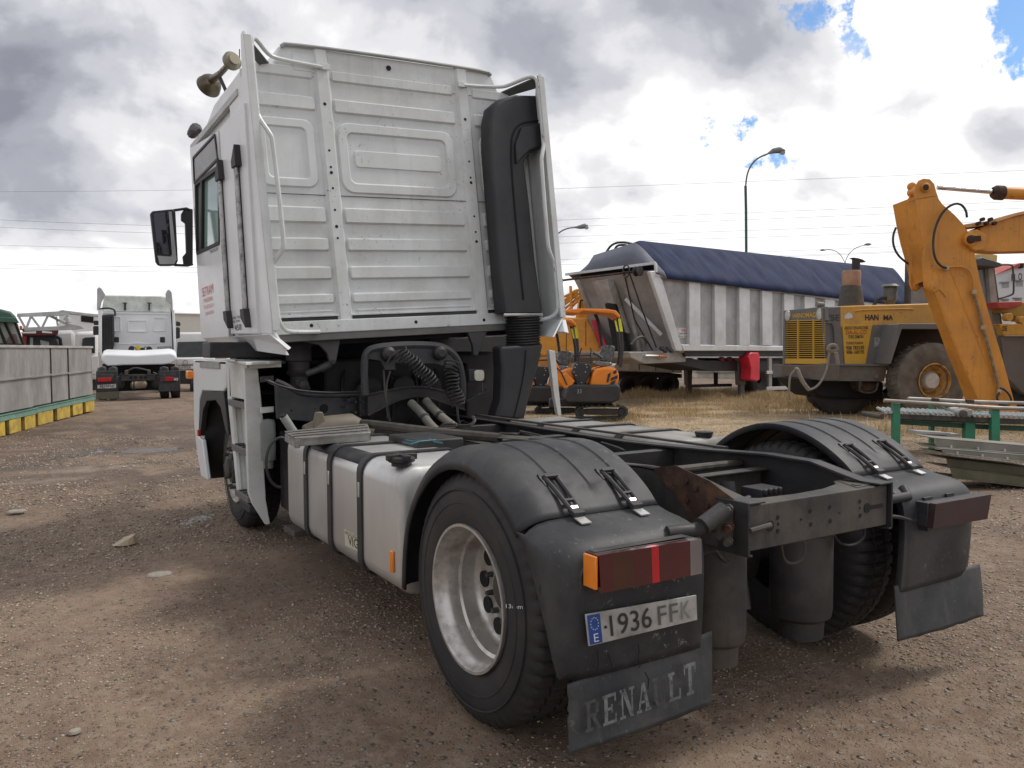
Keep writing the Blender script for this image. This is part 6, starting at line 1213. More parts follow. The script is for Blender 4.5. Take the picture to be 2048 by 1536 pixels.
part('hitch_plate', slab(TR, [(1258, 704), (1372, 702), (1372, 724), (1290, 728), (1262, 716)], .2, Wt-.4), M_trf, t, .02); b = tub(TR, [(1290, 712), (1310, 712), (1330, 713)], .15, .035); part('handle_tube', b, M_alu, t); b = tub(TR, [(1318, 713), (1332, 713)], .12, .04); part('orange_grip', b, mat('orange_grip', (.55, .16, .04), .5), t)
b = tub(TR, [(1262, 690), (1270, 678), (1284, 672), (1292, 680), (1292, 692), (1284, 702)], -.2, .035); part('air_hose', b, M_rub, t)
for k in range(6): b = MB(); s = np.array(TR.on(1326+k*4, 696+(k % 3)*3, 'y', -.1)); b.lathe(s, (0, 1, 0), [(0, 0), (.05, 0), (.05, .1), (0, .1)], 10); part('fitting', b, M_blk, t)
part('king_pin_plate', slab(TR, [(1290, 720), (1372, 716), (1420, 722), (1560, 722), (1560, 742), (1420, 742), (1360, 730)], .4, 1.4), M_blk, t, .01)
# tarpaulin
n = 150; rows = []; T0 = np.array(TR.on(1198, 510, 'x', .6)); e0 = np.array(TR.on(1334, tlin(1334, 547, 611), 'y', -.06)); t0_ = np.array(TR.on(1334, 491, 'y', 1.0)); RF = (T0[2]-e0[2])/(t0_[2]-e0[2]); YF = min(T0[1], Wt-.25)
for i in range(n+1):
    px = 1334+(1840-1334)*i/n; zb_ = tlin(px, 547, 611); eb = np.array(TR.on(px, zb_, 'y', -.06)); zt_ = 489+(541-489)*(px-1340)/(1815-1340) if px > 1345 else 489+(1345-px)*.35
    et = np.array(TR.on(px, zt_, 'y', 1.0)); x = eb[0]; H = et[2]-eb[2]; row = []
    for j in range(13):
        v = j/12; bulge = math.sin(v*math.pi*.5)*.12+.88*v; y = -.08+1.10*v; z = eb[2]+H*bulge
        q_ = i*.4; wv = (.085*abs(math.sin(q_*.62+v*2.2+.5*math.sin(q_*.31)))**.6-.04+.035*math.sin(q_*1.9-v*5+math.sin(q_))+.015*math.sin(q_*5.3+v*7))*math.sin(v*math.pi)**.7*.6; row.append((x+v*.0, y-wv, z+wv*.6))
    for j in range(1, 5): row.append((x, 1.04+(YF-1.04)*j/4, eb[2]+H*(1+(RF-1)*j/4)))
    row += [(x, (YF+Wt)/2, eb[2]+H*RF*.5), (x, Wt, eb[2]+.02)]; row[0] = (row[0][0], -.07, row[0][2]-.10)
    rows.append(row)
b = MB(); b.loft(rows, cap=False, closed=False); part('tarpaulin', b, M_tarp, t, smooth=60, solid=.01)
b = MB(); b.prism([fpt(1131, 551), fpt(1300, 530)+np.array([-.05, 0, 0]), np.array(TR.on(1300, 520, 'y', .05)), np.array(rows[3][12]), np.array(TR.on(1222, 491+2, 'y', 2.2)), fpt(1196, 508)], (0, 0, -.03)) if False else None
F0, F1 = fpt(1131, 549), fpt(1311, 526); T0, T1 = np.array(TR.on(1198, 510, 'x', .9)), np.array(TR.on(1342, 487, 'x', .9)); S1 = np.array(TR.on(1320, 500, 'x', .45))
r0 = [np.array(p) for p in rows[0]]; m_ = len(r0); fe = [F1+(F0-F1)*min(1, max(0, (r0[j][1]-F1[1])/(F0[1]-F1[1]))) for j in range(m_)]
for j in range(m_):
    if j < 4: fe[j] = F1+(np.array(TR.on(1312, 547, 'y', -.02))-F1)*(1-j/4)
b.loft([fe, [f_*.5+r_*.5+np.array([0, 0, .01]) for f_, r_ in zip(fe, r0)], r0], cap=False, closed=False)
part('front_tarpaulin', b, M_tarp2, t, smooth=60, solid=.01)
b = MB(); b.bar(F0, F1, .05, .07); b.bar(F1, np.array(TR.on(1312, 545, 'y', 0)), .06, .06); part('front_edge_bar', b, M_tr, t, .005)
# landing legs, wheels, red mudguard, side guard
M_leg = mat('grey_leg', (.11, .11, .11), .6, dirt=(.2, .17, .14))
for px, y in ((1380, 1.9), (1485, .35)):
    w_ = 6 if px < 1400 else 8
    part('landing_leg', slab(TR, [(px-w_, 716), (px+w_, 716), (px+w_-2, 770), (px-w_+2, 770)], y, .15), M_leg, t, .01); part('leg_inner', slab(TR, [(px-4, 765), (px+4, 765), (px+4, 812), (px-4, 812)], y+.03, .1), M_leg, t); b = slab(TR, [(px-12, 811), (px+12, 811), (px+14, 815), (px-14, 815)], y-.1, .35); part('leg_foot', b, M_leg, t, .005)
part('leg_brace', tub(TR, [(1384, 772), (1462, 770)], 1.0, .05), M_blk, t)
part('red_mudguard_stack', slab(TR, [(1500, 708), (1503, 705), (1518, 705), (1520, 712), (1520, 760), (1514, 763), (1500, 760), (1502, 735), (1497, 715)], -.05, .35), mat('bright_red_plastic', (.62, .02, .045), .4), t, .03)
for px in (1440, 1456): b = MB(); s = np.array(TR.on(px, 720, 'y', .5)); b.lathe(s, (0, -1, 0), [(0, 0), (.1, 0), (.1, .1), (0, .1)], 12); part('red_coupling', b, mat('dull_red', (.20, .01, .02), .5), t)
for px, y in ((1512, .6), (1565, .5), (1612, .5), (1660, .5)): b = MB(); s = np.array(TR.on(px, 775, 'y', y)); b.lathe((s[0], y-.2, .5), (0, 1, 0), [(.1, .1), (.25, .0), (.3, 0), (.48, .02), (.52, .06), (.52, .35), (0, .35)], 28); part('wheel', b, M_tyre, t)
for L in ([(1534, 742), (1640, 742), (1640, 748), (1534, 748)], [(1534, 774), (1606, 771), (1606, 777), (1534, 781)]): part('side_guard', slab(TR, L, -.05, .04), M_alu, t, .004)
for px in (1540,): part('guard_post', slab(TR, [(px-2, 715), (px+4, 715), (px+4, 780), (px-2, 780)], .0, .05), M_galv, t)
part('underbody', slab(TR, [(1460, 716), (1840, 716), (1840, 735), (1470, 735)], .6, 1.2), M_blk, t)
for L in ([(1430, 745), (1436, 745), (1436, 772), (1430, 772)],): part('drop_stay', slab(TR, L, 1.2, .05), M_blk, t)

# excavator boom top showing above the trailer
fr = vframe(1250, 30); t = thing('yellow_boom_tip', 'yellow excavator boom knuckle with two black hoses rising behind the trailer', 'excavator boom', fr)
part('knuckle', slab(fr, [(1243, 498), (1252, 489), (1268, 490), (1276, 487), (1289, 490), (1289, 496), (1262, 499), (1262, 720), (1243, 720)], 0, .35), M_org, t, .03)
for L in ([(1212, 505), (1222, 490), (1238, 484), (1258, 486), (1278, 491)], [(1228, 505), (1232, 492), (1245, 489), (1262, 493)]): part('hose', tub(fr, L, -.1, .045), M_rub, t)

# ---- wheel loader
p = px_depth(1650, 697, 17.5); LD = yaw_frame(p[0], p[1], 113.4); t = loader = thing('wheel_loader', 'yellow and grey wheel loader with a slatted radiator grille and a tall exhaust', 'loader', LD)
M_lg = mat('loader_grey_paint', (.135, .14, .145), .55, var=.1, dirt=(.18, .15, .12), damt=.5, dscale=2.5, marks=(.20, .13, .08), mthr=.62, mscale=12, streak=(.16, .13, .10, .3))
M_ly = mat('loader_yellow_paint', (.62, .34, .06), .5, var=.08, dirt=(.34, .22, .10), damt=.4, dscale=2, marks=(.14, .07, .03), mthr=.58, mscale=12, streak=(.3, .18, .08, .4))
M_ly2 = mat('loader_yellow_panel', (.62, .36, .03), .5, var=.05, dirt=(.40, .25, .08), damt=.3)
def ls(L, y=0., th=.05): return slab(LD, L, y, th)
def lx(L, x=0., th=.05): return slab(LD, L, x, th, 'x')
part('rear_hood_side', ls([(1644, 616), (1681, 613), (1691, 728), (1652, 728)], 0, .06), M_lg, t, .01)
part('hood', ls([(1681, 612), (1915, 605), (1915, 655), (1681, 655)], -.01, 1.85), M_ly, t, .03); 
part('hood_top_rear', ls([(1646, 614), (1681, 612), (1681, 640), (1646, 640)], .07, 1.75), M_lg, t, .02)
part('text_panel', ls([(1685, 649), (1745, 649), (1731, 728), (1690, 728)], -.03, .03), M_ly2, t, .003)
part('side_panel', ls([(1745, 650), (1800, 647), (1782, 728), (1731, 728)], -.02, .06), M_lg, t, .01)
part('fender', ls([(1800, 647), (1930, 647), (1930, 658), (1804, 658), (1782, 728), (1778, 728), (1796, 649)], -.55, .7), M_lg, t, .01)
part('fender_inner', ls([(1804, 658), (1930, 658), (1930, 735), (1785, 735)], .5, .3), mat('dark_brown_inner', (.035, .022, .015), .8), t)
part('frame_side', ls([(1650, 729), (1776, 730), (1768, 763), (1648, 762)], -.08, .25), mat('dirty_loader_frame', (.125, .12, .11), .6, dirt=(.13, .075, .045), damt=.8, dscale=1.6), t, .01)
part('frame_ledge', ls([(1648, 727), (1778, 728), (1777, 732), (1648, 731)], -.14, .2), M_lg, t, .005)
part('counterweight', lx([(1563, 730), (1650, 729), (1648, 762), (1600, 757), (1562, 752)], -.10, .35), mat('dirty_loader_frame', (.125,)*3), t, .02); part('rear_bumper', lx([(1545, 728), (1566, 728), (1566, 752), (1545, 755)], .0, .2), M_lg, t, .01)
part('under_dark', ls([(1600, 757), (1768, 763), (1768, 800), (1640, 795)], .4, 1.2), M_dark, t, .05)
part('step_pin', ls([(1750, 750), (1757, 750), (1757, 757), (1750, 757)], -.12, .05), M_lg, t, .01)
# grille on the rear face
gf = part('grille_frame', lx([(1568, 621), (1649, 613), (1652, 641), (1568, 641)], -.03, .08), M_lg, t, .01); part('grille_void', lx([(1570, 640), (1650, 638), (1651, 718), (1567, 718)], .05, .04), mat('grille_void', (.02, .008, .004), .8), gf)
part('grille_side', lx([(1567, 622), (1571, 622), (1569, 728), (1565, 728)], -.04, .1), M_lg, t); 
part('grille_base', lx([(1568, 717), (1650, 717), (1651, 729), (1567, 727)], -.03, .08), M_ly2, t, .005)
for k in range(18):
    y0 = 641+k*4.25; b = MB(); b.bar(LD.on(1570, y0+.4, 'x', -.02), LD.on(1650, y0-.4, 'x', -.02), .02, .016); part('grille_slat', b, M_ly2, gf)
for px in (1594, 1625): part('grille_upright', lx([(px, 638), (px+2.4, 638), (px+2.2, 718), (px, 718)], -.03, .03), M_ly2, gf)
for px, py in ((1576, 631), (1640, 628)): b = MB(); b.lathe(LD.on(px, py, 'x', -.04), (-1, 0, 0), [(.12, -.02), (.125, .02), (.10, .03), (.0, .05)], 20); part('headlight', b, mat('headlight_glass', (.50, .50, .46), .15), gf)
LT = lambda txt, a, c_, d, x, m, par, bold=.012: fit_text(txt, LD.on(*a, 'x' if x == 'g' else 'y', -.035 if x == 'g' else x), LD.on(*c_, 'x' if x == 'g' else 'y', -.035 if x == 'g' else x), LD.on(*d, 'x' if x == 'g' else 'y', -.035 if x == 'g' else x), .006, bold).build('lettering', m, par, smooth=0)
LT('HANOMAG', (1586, 636), (1632, 634), (1586, 627), 'g', M_ly2, gf, .03)
M_gl = mat('grey_letter_paint', (.045, .048, .05), .6)
LT('75E', (1652, 642), (1679, 641), (1652, 630), -.006, M_gl, t); LT('HAN', (1730, 640), (1757, 640), (1730, 629), -.015, M_txtblk, t, .03); LT('MA', (1767, 640), (1786, 640), (1767, 630), -.015, M_txtblk, t, .02)
M_rl = mat('orange_red_letters', (.50, .09, .03), .6)
for txt, a, c_, d, m in (('ARIDOS Y EXCAVACIONES', (1689, 659), (1736, 658), (1689, 653), M_txtblk), ('DA-AL-CO', (1692, 669), (1733, 668), (1692, 660.5), M_rl), ('TORO-ZAMORA', (1696, 677), (1727, 676), (1696, 670.5), M_txtblk), ('TLFNOS PLANTA', (1692, 689), (1726, 688), (1692, 684), M_txtblk), ('908 785530', (1692, 699.5), (1728, 698.5), (1692, 692), M_txtblk), ('908-168195', (1693, 708), (1728, 707), (1693, 701), M_txtblk)):
    LT(txt, a, c_, d, -.034, m, t, .015)
part('notice', ls([(1749, 675), (1773, 674), (1771, 694), (1748, 694)], -.025, .01), mat('faded_notice', (.28, .29, .29), .4, var=.4, scale=12), t); part('decal', ls([(1689, 633), (1697, 625), (1704, 628), (1706, 636), (1690, 638)], -.018, .01), mat('decal_white', (.6, .62, .66), .5, var=.2, scale=20, spots=(.1, .2, .4)), t)
b = tub(LD, [(1710, 624), (1712, 620), (1826, 617), (1826, 621)], -.03, .012); part('hand_rail', b, M_ly, t); b = tub(LD, [(1655, 647), (1662, 646), (1666, 654), (1668, 690)], -.05, .02); part('grab_handle', b, M_gl, t)
for L in ([(1795, 660), (1789, 652), (1786, 662), (1784, 672)], [(1778, 674), (1780, 686), (1784, 692)]): part('door_catch', tub(LD, L, -.06, .014), M_gl, t)
# exhaust, pre-cleaner, work lamp, winch strap
b = MB(); c_ = np.array(LD.on(1702, 612, 'y', .9)); H = lambda py: LD.on(1702, py, 'y', .9)[2]
b.lathe((c_[0], .9, 0), (0, 0, 1), [(0, H(614)), (.29, H(614)), (.22, H(572)), (.20, H(571)), (0, H(571))], 24); part('exhaust_cowl', b, mat('cowl_dark', (.05, .05, .048), .6, dirt=(.16, .12, .08), dscale=4), t, smooth=30)
b = MB(); b.lathe((c_[0], .9, 0), (0, 0, 1), [(.2, H(571)), (.205, H(545)), (.19, H(541)), (.0, H(541))], 24); part('silencer', b, mat('heat_tanned_metal', (.36, .22, .15), .5, .4, dirt=(.3, .14, .07)), t, smooth=30)
b = MB(); cx_ = LD.on(1712, 530, 'y', .9)[0]; b.lathe((cx_, .9, 0), (0, 0, 1), [(.09, H(543)), (.09, H(519)), (.075, H(519)), (.075, H(530))], 20); part('stack_pipe', b, M_chas, t)
b = MB(); b.prism([LD.on(1706, 515, 'y', .82), LD.on(1716, 516, 'y', .82), LD.on(1726, 519, 'y', .82), LD.on(1733, 524, 'y', .82), LD.on(1726, 523, 'y', .82), LD.on(1715, 519, 'y', .82)], (0, .18, 0)); part('rain_flap', b, M_blk, t, .005)
c_ = np.array(LD.on(1780, 600, 'y', .8)); b = MB(); H2 = lambda py: LD.on(1780, py, 'y', .8)[2]
b.lathe((c_[0], .8, 0), (0, 0, 1), [(.10, H2(612)), (.11, H2(605)), (.15, H2(600)), (.15, H2(577)), (.13, H2(574)), (.21, H2(573)), (.13, H2(568)), (0, H2(568))], 24); part('air_pre_cleaner', b, mat('precleaner_grey', (.10, .105, .10), .5, dirt=(.2, .18, .15)), t, smooth=30)
part('breather_pipe', tub(LD, [(1747, 612), (1754, 600), (1762, 596), (1772, 596)], .75, .04), M_rub, t); b = MB(); s = np.array(LD.on(1642, 609, 'y', .4)); b.tube([s+np.array([-.1, 0, 0]), s+np.array([.06, 0, 0])], [.065, .05], 16); part('rear_lamp', b, M_galv, t)
M_strap = mat('grey_webbing', (.22, .20, .16), .8, var=.2, scale=20)
b = MB(); c_ = np.array(LD.on(1665, 697, 'y', -.15)); b.tube([c_+np.array([.1*math.cos(a), 0, .07*math.sin(a)]) for a in np.linspace(0, 6.28, 15)[:-1]], .05, 6, closed=True); sp_ = part('webbing_strap', b, M_strap, t)
for L, r in (([(1658, 705), (1655, 735), (1645, 760), (1632, 775), (1618, 780)], .03), ([(1618, 780), (1606, 765), (1598, 748), (1595, 738), (1590, 738)], .055), ([(1590, 740), (1580, 750), (1578, 775), (1579, 800)], .028), ([(1672, 705), (1676, 728)], .05)): part('strap_loop', tub(LD, L, -.35, r*.8, 6), M_strap, sp_)
b = tub(LD, [(1721, 762), (1717, 785), (1752, 786), (1756, 765)], -.1, .022); part('entry_step', b, M_dusty, t)
part('mud_box', ls([(1716, 762), (1756, 764), (1752, 784), (1722, 784)], .05, .4), M_rust, t, .05)
# tyres
def big_wheel(cx, cz_px, R, y, rim=True, w=.62, yawd=0.):
    c_ = np.array(LD.on(cx, cz_px, 'y', y)); z = R-.01; b = MB()
    prof = [(.33, .06), (.36, .02), (.45, .0), (.62, -.01), (.74, .02), (.82, .07), (R-.02, .10), (R, .14), (R, w-.14), (R-.02, w-.10), (.74, w-.02), (.45, w), (.33, w-.06)]
    b.lathe((c_[0], y, z), (0, 1, 0), prof, 48); ty = part('wheel', b, mat('dusty_loader_tyre', (.15, .13, .105), .85, var=.25, scale=5, dirt=(.055, .05, .045), damt=.6, dscale=3, bump=.004, bscale=20) if rim else mat('shaded_loader_tyre', (.025, .024, .023), .8, dirt=(.07, .06, .05), damt=.4), t, smooth=40)  # rimless far tyres get a darker colour standing for the hood's shadow
    for k in range(24):
        a = 2*math.pi*k/24
        for s, o in ((0, 0), (1, .5)):
            a_ = a+o*2*math.pi/24; e = lambda r, yy, da: (c_[0]+r*math.cos(a_+da), y+yy, z+r*math.sin(a_+da)); yy0, yy1 = (.03, w*.48) if s == 0 else (w-.03, w*.52)
            b = MB(); b.loft([[e(R-.08, yy0, -.05), e(R-.08, yy0, .06), e(R+.0, yy0+(.05 if s == 0 else -.05), .06), e(R+.0, yy0+(.05 if s == 0 else -.05), -.05)], [e(R-.03, yy1, .05), e(R-.03, yy1, .13), e(R+.035, yy1, .12), e(R+.035, yy1, .06)]]); part('tread_bar', b, ty.data.materials[0], ty)
    if rim:
        b = MB(); b.lathe((c_[0], y, z), (0, 1, 0), [(.36, .03), (.385, -.015), (.36, -.02), (.345, .05), (.33, .10), (.27, .16), (.25, .2), (.22, .21), (.2, .21)], 36); rm = part('rim', b, mat('rusty_yellow_rim', (.55, .30, .07), .55, var=.15, dirt=(.10, .045, .02), damt=.9, dscale=7, dthr=.50), ty, smooth=40)
        b = MB(); b.lathe((c_[0], y, z), (0, -1, 0), [(.2, -.21), (.19, -.10), (.16, -.06), (.0, -.05)], 24); part('hub', b, mat('white_hub', (.50, .49, .46), .6, spots=(.12, .05, .03), spthr=.6, spscale=12), ty, smooth=40)
    return ty
big_wheel(1869, 768, .80, -.62, True)
big_wheel(1690, 790, .78, .55, False, .6); big_wheel(1775, 800, .76, 1.4, False, .5)
# cab of the loader
M_cabd = mat('cab_dark_grey', (.06, .063, .066), .5)
cbl = part('cab_glass', ls([(1822, 525), (1990, 530), (1990, 640), (1820, 610)], .5, .04), mat('loader_cab_glass', (.25, .28, .30), .08), t)
for L in ([(1818, 520), (1824, 520), (1822, 612), (1816, 612)], [(1864, 520), (1868, 520), (1868, 612), (1864, 612)], [(1975, 524), (1988, 524), (2012, 700), (1998, 700)]): part('cab_post', ls(L, .4, .15), M_cabd, t, .01)
part('cab_roof', ls([(1950, 519), (1965, 514), (2012, 529), (1995, 535), (1950, 532)], -.1, 1.9), M_cabd, t, .02); part('roof_rack', ls([(1952, 508), (1980, 506), (1996, 510), (1994, 526), (1980, 524), (1950, 524)], .1, 1.2), mat('pale_yellow_roof', (.55, .42, .16), .6), t, .02)
part('mirror_frame', tub(LD, [(2000, 529), (2022, 529), (2026, 533), (2028, 585), (2024, 590), (1998, 597)], -.3, .022), M_cabd, t); part('door_panel', ls([(1975, 524), (1985, 524), (2008, 700), (1990, 700)], .2, .1), mat('pale_door_edge', (.3, .3, .28), .5), t)
part('front_frame_panel', ls([(2004, 672), (2210, 672), (2210, 752), (2050, 790), (2010, 752)], -.2, .3), M_lg, t, .02); part('front_arm_panel', ls([(2000, 648), (2080, 646), (2080, 671), (2008, 671)], -.3, .2), M_ly, t, .02)
LT('DE', (2005, 662), (2014, 661.5), (2005, 652), -.31, M_txtblk, t, .02)
part('lift_arm', ls([(2000, 610), (2040, 604), (2080, 604), (2080, 646), (2040, 642), (2020, 625), (2004, 626)], -.1, .3), mat('dull_yellow_arm', (.36, .24, .05), .6, dirt=(.2, .12, .05)), t, .02)
part('red_tank', ls([(1996, 604), (2045, 602), (2045, 610), (2016, 618), (1998, 617)], -.2, .4), mat('dull_red_paint', (.42, .06, .05), .5), t, .02)
for px, py, r in ((2020, 634, .09), (2046, 640, .08)): b = MB(); s = np.array(LD.on(px, py, 'y', -.32)); b.cyl(s, s+np.array([0, .15, 0]), r, n=18); part('pivot', b, M_ly, t, .01)
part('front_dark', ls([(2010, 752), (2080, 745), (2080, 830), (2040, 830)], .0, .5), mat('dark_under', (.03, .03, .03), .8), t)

# ---- excavator stick and boom in front of the loader
EXF = vframe(1900, 15.0); t = thing('excavator_arm', 'amber yellow excavator stick and boom with a chrome ram, standing in front of the loader', 'excavator arm', EXF)
es = lambda L, y, th: slab(EXF, L, y, th)
side_px = [(1829, 392), (1831, 372), (1838, 361), (1847, 357), (1860, 358), (1869, 368), (1873, 384), (1878, 398), (1885, 408), (1910, 430), (1930, 452), (1948, 486), (1950, 510), (1960, 560), (1976, 620), (2006, 720), (2030, 808), (2032, 832), (1984, 832), (1960, 800), (1928, 730), (1896, 650), (1862, 555), (1850, 510), (1845, 488), (1838, 450)]
stk = part('stick', es(side_px, 0, .04), M_yarm, t, .008)
# far cheek plate, pushed back, and the box between them
fc = [(1787, 410), (1797, 400), (1806, 380), (1812, 368), (1822, 364), (1832, 366), (1836, 385), (1838, 400)]
part('far_cheek', es([(a+18, c_+3) for a, c_ in fc], .42, .04), M_yarm, t, .006)
def box_face(L, L2): # strip between near edge px (y=0) and far edge (y=.46)
    P = pts(EXF, L, 0.0); Q = [np.array([p[0], .46, p[2]]) for p in P]; b = MB(); b.loft([P, Q], cap=False, closed=False); return b
# the stick's front plate faces the camera's left: drawn between the side outline and its own left outline
left_px = [(1787, 410), (1795, 455), (1802, 487), (1810, 515), (1824, 572)]; right_px = [(1832, 392), (1841, 450), (1848, 488), (1853, 510), (1865, 555)]
low_l = [(1840, 560), (1872, 640), (1898, 710), (1924, 775), (1944, 832)]; low_r = [(1862, 555), (1896, 650), (1928, 730), (1960, 800), (1984, 832)]
M_yarm_f = M_yarm
for Lf, Rt, nm in ((left_px, right_px, 'stick_front_plate'), (low_l, low_r, 'stick_lower_plate')):
    b = MB(); A_ = pts(EXF, Rt, 0.0); B_ = []
    for (px, py), a in zip(Lf, A_):
        yy = .46; q_ = np.array(EXF.on(px, py, 'y', yy)); B_.append(q_)
    b.loft([A_, B_], cap=False, closed=False); part(nm, b, M_yarm, t, smooth=0, solid=.02)
b = MB(); A_ = pts(EXF, [(1829, 400), (1838, 388), (1850, 396)], 0); b.prism([A_[0], A_[0]+np.array([0, .46, 0]), np.array(EXF.on(1787, 410, 'y', .46)), ], (0, 0, .01)); b.prism([np.array(EXF.on(1787, 411, 'y', .46)), np.array(EXF.on(1829, 400, 'y', 0)), np.array(EXF.on(1875, 392, 'y', 0)), np.array(EXF.on(1840, 395, 'y', .46))], (0, 0, .015)); part('stick_top_plate', b, M_yarm, t)
# pin bosses
def boss(px, py, r, y0, y1, m=M_yarm, nm='pin_boss', ri=.0):
    b = MB(); s = np.array(EXF.on(px, py, 'y', y0)); b.lathe(s, (0, 1, 0), [(0, 0), (r*.7, 0), (r, .015), (r, y1-y0-.015), (r*.7, y1-y0), (0, y1-y0)], 24); return part(nm, b, m, t, smooth=30)
boss(1853, 374, .085, -.06, .52, M_yarm); boss(1853, 374, .055, -.09, -.05, M_rust, 'pin'); boss(1826, 372, .075, .40, .5)
boss(1944, 478, .13, -.12, .55); boss(1944, 478, .075, -.17, -.11, M_rust, 'pin'); part('pin_keeper', es([(1944, 472), (1962, 471), (1963, 482), (1946, 483)], -.16, .03), M_rust, t, .004)
br_ = [(1851, 556), (1862, 549), (1872, 560), (1885, 590), (1893, 598), (1886, 600), (1878, 582), (1866, 580), (1856, 585), (1848, 575)]
part('link_bracket', es([(1846, 520), (1850, 490), (1870, 540), (1884, 566), (1893, 596), (1880, 580), (1868, 584), (1858, 584), (1850, 576), (1848, 556)], -.02, .06), M_yarm, t, .01)
part('link_bracket', es([(1822, 530), (1830, 524), (1840, 556), (1842, 575), (1834, 583), (1824, 578), (1820, 566)], .38, .06), M_yarm, t, .01)
boss(1864, 571, .09, -.05, .03); boss(1836, 570, .085, .36, .46); b = MB(); b.tube([EXF.on(1864, 571, 'y', 0), (EXF.on(1840, 568, 'y', .4))], .05, 14); part('link_pin', b, M_rust, t)
part('weld_rib', es([(1812, 495), (1815, 493), (1824, 516), (1823, 545), (1820, 545), (1819, 520)], .2, .03), M_yarm, t)
# boom
bm_ = [(1928, 462), (1940, 452), (2000, 438), (2075, 418), (2075, 502), (2000, 503), (1960, 502), (1944, 494), (1930, 486)]
bo = part('boom', es([(1962, 455), (2000, 440), (2040, 427), (2085, 418), (2330, 440), (2560, 560), (2560, 660), (2300, 540), (2085, 502), (2000, 504), (1950, 502), (1942, 498)], .05, .38), M_yarm, t, .012); part('boom_eye', es([(1932, 470), (1938, 462), (1955, 458), (1975, 470), (1970, 500), (1950, 502), (1936, 492)], -.08, .6), M_yarm, t, .02)
part('boom_top_flange', es([(1932, 448), (1975, 442), (2030, 426), (2085, 414), (2200, 424), (2200, 430), (2085, 420), (2030, 432), (1975, 450), (1932, 455)], -.02, .5), mat('pale_flange', (.60, .33, .12), .5), t, .004)
b = tub(EXF, [(1875, 374.5), (1990, 384)], .21, .045, 16); part('ram_rod', b, mat('chrome_rod', (.62, .62, .64), .12, 1.0), t, smooth=60)
b = tub(EXF, [(1990, 385), (2240, 396)], .21, .115, 24); rc = part('ram_cylinder', b, M_yarm, t, smooth=40); b = MB(); s0, s1 = np.array(EXF.on(1985, 385, 'y', .21)), np.array(EXF.on(2006, 386, 'y', .21)); b.tube([s0, s0*.7+s1*.3, s1], [.10, .135, .135], 24); part('cylinder_gland', b, M_rust, rc, smooth=30)
for k in range(12): a = k*math.pi/6; b = MB(); c_ = s1+np.array([-.01, .12*math.cos(a), .12*math.sin(a)]); b.cyl(c_, c_-np.array([.05, 0, 0]), .016, n=6); part('gland_bolt', b, M_rust, rc)
part('house', es([(2420, 560), (2760, 560), (2790, 700), (2760, 760), (2420, 760)], -.4, 2.2), M_org, t, .08); part('undercarriage', es([(2380, 765), (2800, 765), (2840, 810), (2780, 852), (2400, 852), (2340, 810)], -.6, 2.6), M_blk, t, .08)
# hoses and pipes on the stick
M_hz = M_rub
part('hydraulic_hose', tub(EXF, [(1934, 435), (1932, 420), (1922, 408), (1908, 407), (1890, 418), (1876, 440), (1867, 468), (1866, 500), (1872, 522), (1884, 534), (1893, 536)], -.12, .022, 8), M_hz, t, smooth=60)
part('hydraulic_hose', tub(EXF, [(1792, 455), (1786, 470), (1786, 490), (1795, 510), (1812, 525), (1822, 530)], .35, .022, 8), M_hz, t, smooth=60)
part('steel_pipe', tub(EXF, [(1893, 535), (1910, 533), (1925, 533), (1938, 540), (1946, 556), (1948, 583)], -.06, .018, 8), M_yarm, t, smooth=60)
part('steel_pipe', tub(EXF, [(1947, 586), (1958, 620), (1966, 655), (1976, 690), (1986, 730), (1996, 768), (1999, 782)], -.06, .028, 8), mat('mud_stained_pipe', (.22, .16, .09), .7, var=.4, scale=12), t, smooth=60)
for px, py in ((1893, 536), (1948, 584), (1966, 655), (1999, 782)): b = MB(); s = np.array(EXF.on(px, py, 'y', -.06)); b.lathe(s-np.array([0, 0, .04]), (0, 0, 1), [(0, 0), (.045, 0), (.045, .05), (.035, .08), (0, .08)], 10); part('pipe_clamp', b, mat('tan_clamp', (.42, .32, .2), .6), t)
part('lower_hose', tub(EXF, [(1999, 785), (1992, 795), (2000, 805), (2012, 812), (2024, 806), (2020, 790), (2008, 778), (2000, 776)], -.09, .02, 8), M_hz, t, smooth=60)
for k in range(5): b = MB(); s = np.array(EXF.on(1956+k*8, 447-(k % 2)*8, 'y', -.05)); b.lathe(s, (0, -1, 0), [(0, -.03), (.035, -.03), (.035, .05), (0, .05)], 10); part('valve_fitting', b, M_rust, t)
part('stick_foot', es([(1960, 800), (2034, 806), (2036, 842), (1970, 842)], .02, .42), M_yarm, t, .02); boss(2006, 812, .07, -.03, .5, M_rust, 'pin')
for k in range(5): part('bucket_tooth', es([(1986+k*9, 822+(k % 2)*4), (1992+k*9, 820), (1996+k*9, 836), (1990+k*9, 840)], -.1+.06*k, .06), M_org2, t, .01)
# weld line and creases on the side plate
for L in ([(1900, 540), (1960, 690)], [(1925, 610), (1986, 760)]): part('plate_seam', tub(EXF, [(L[0][0], L[0][1]), (L[1][0], L[1][1])], -.002, .005, 4), M_yarm, t)

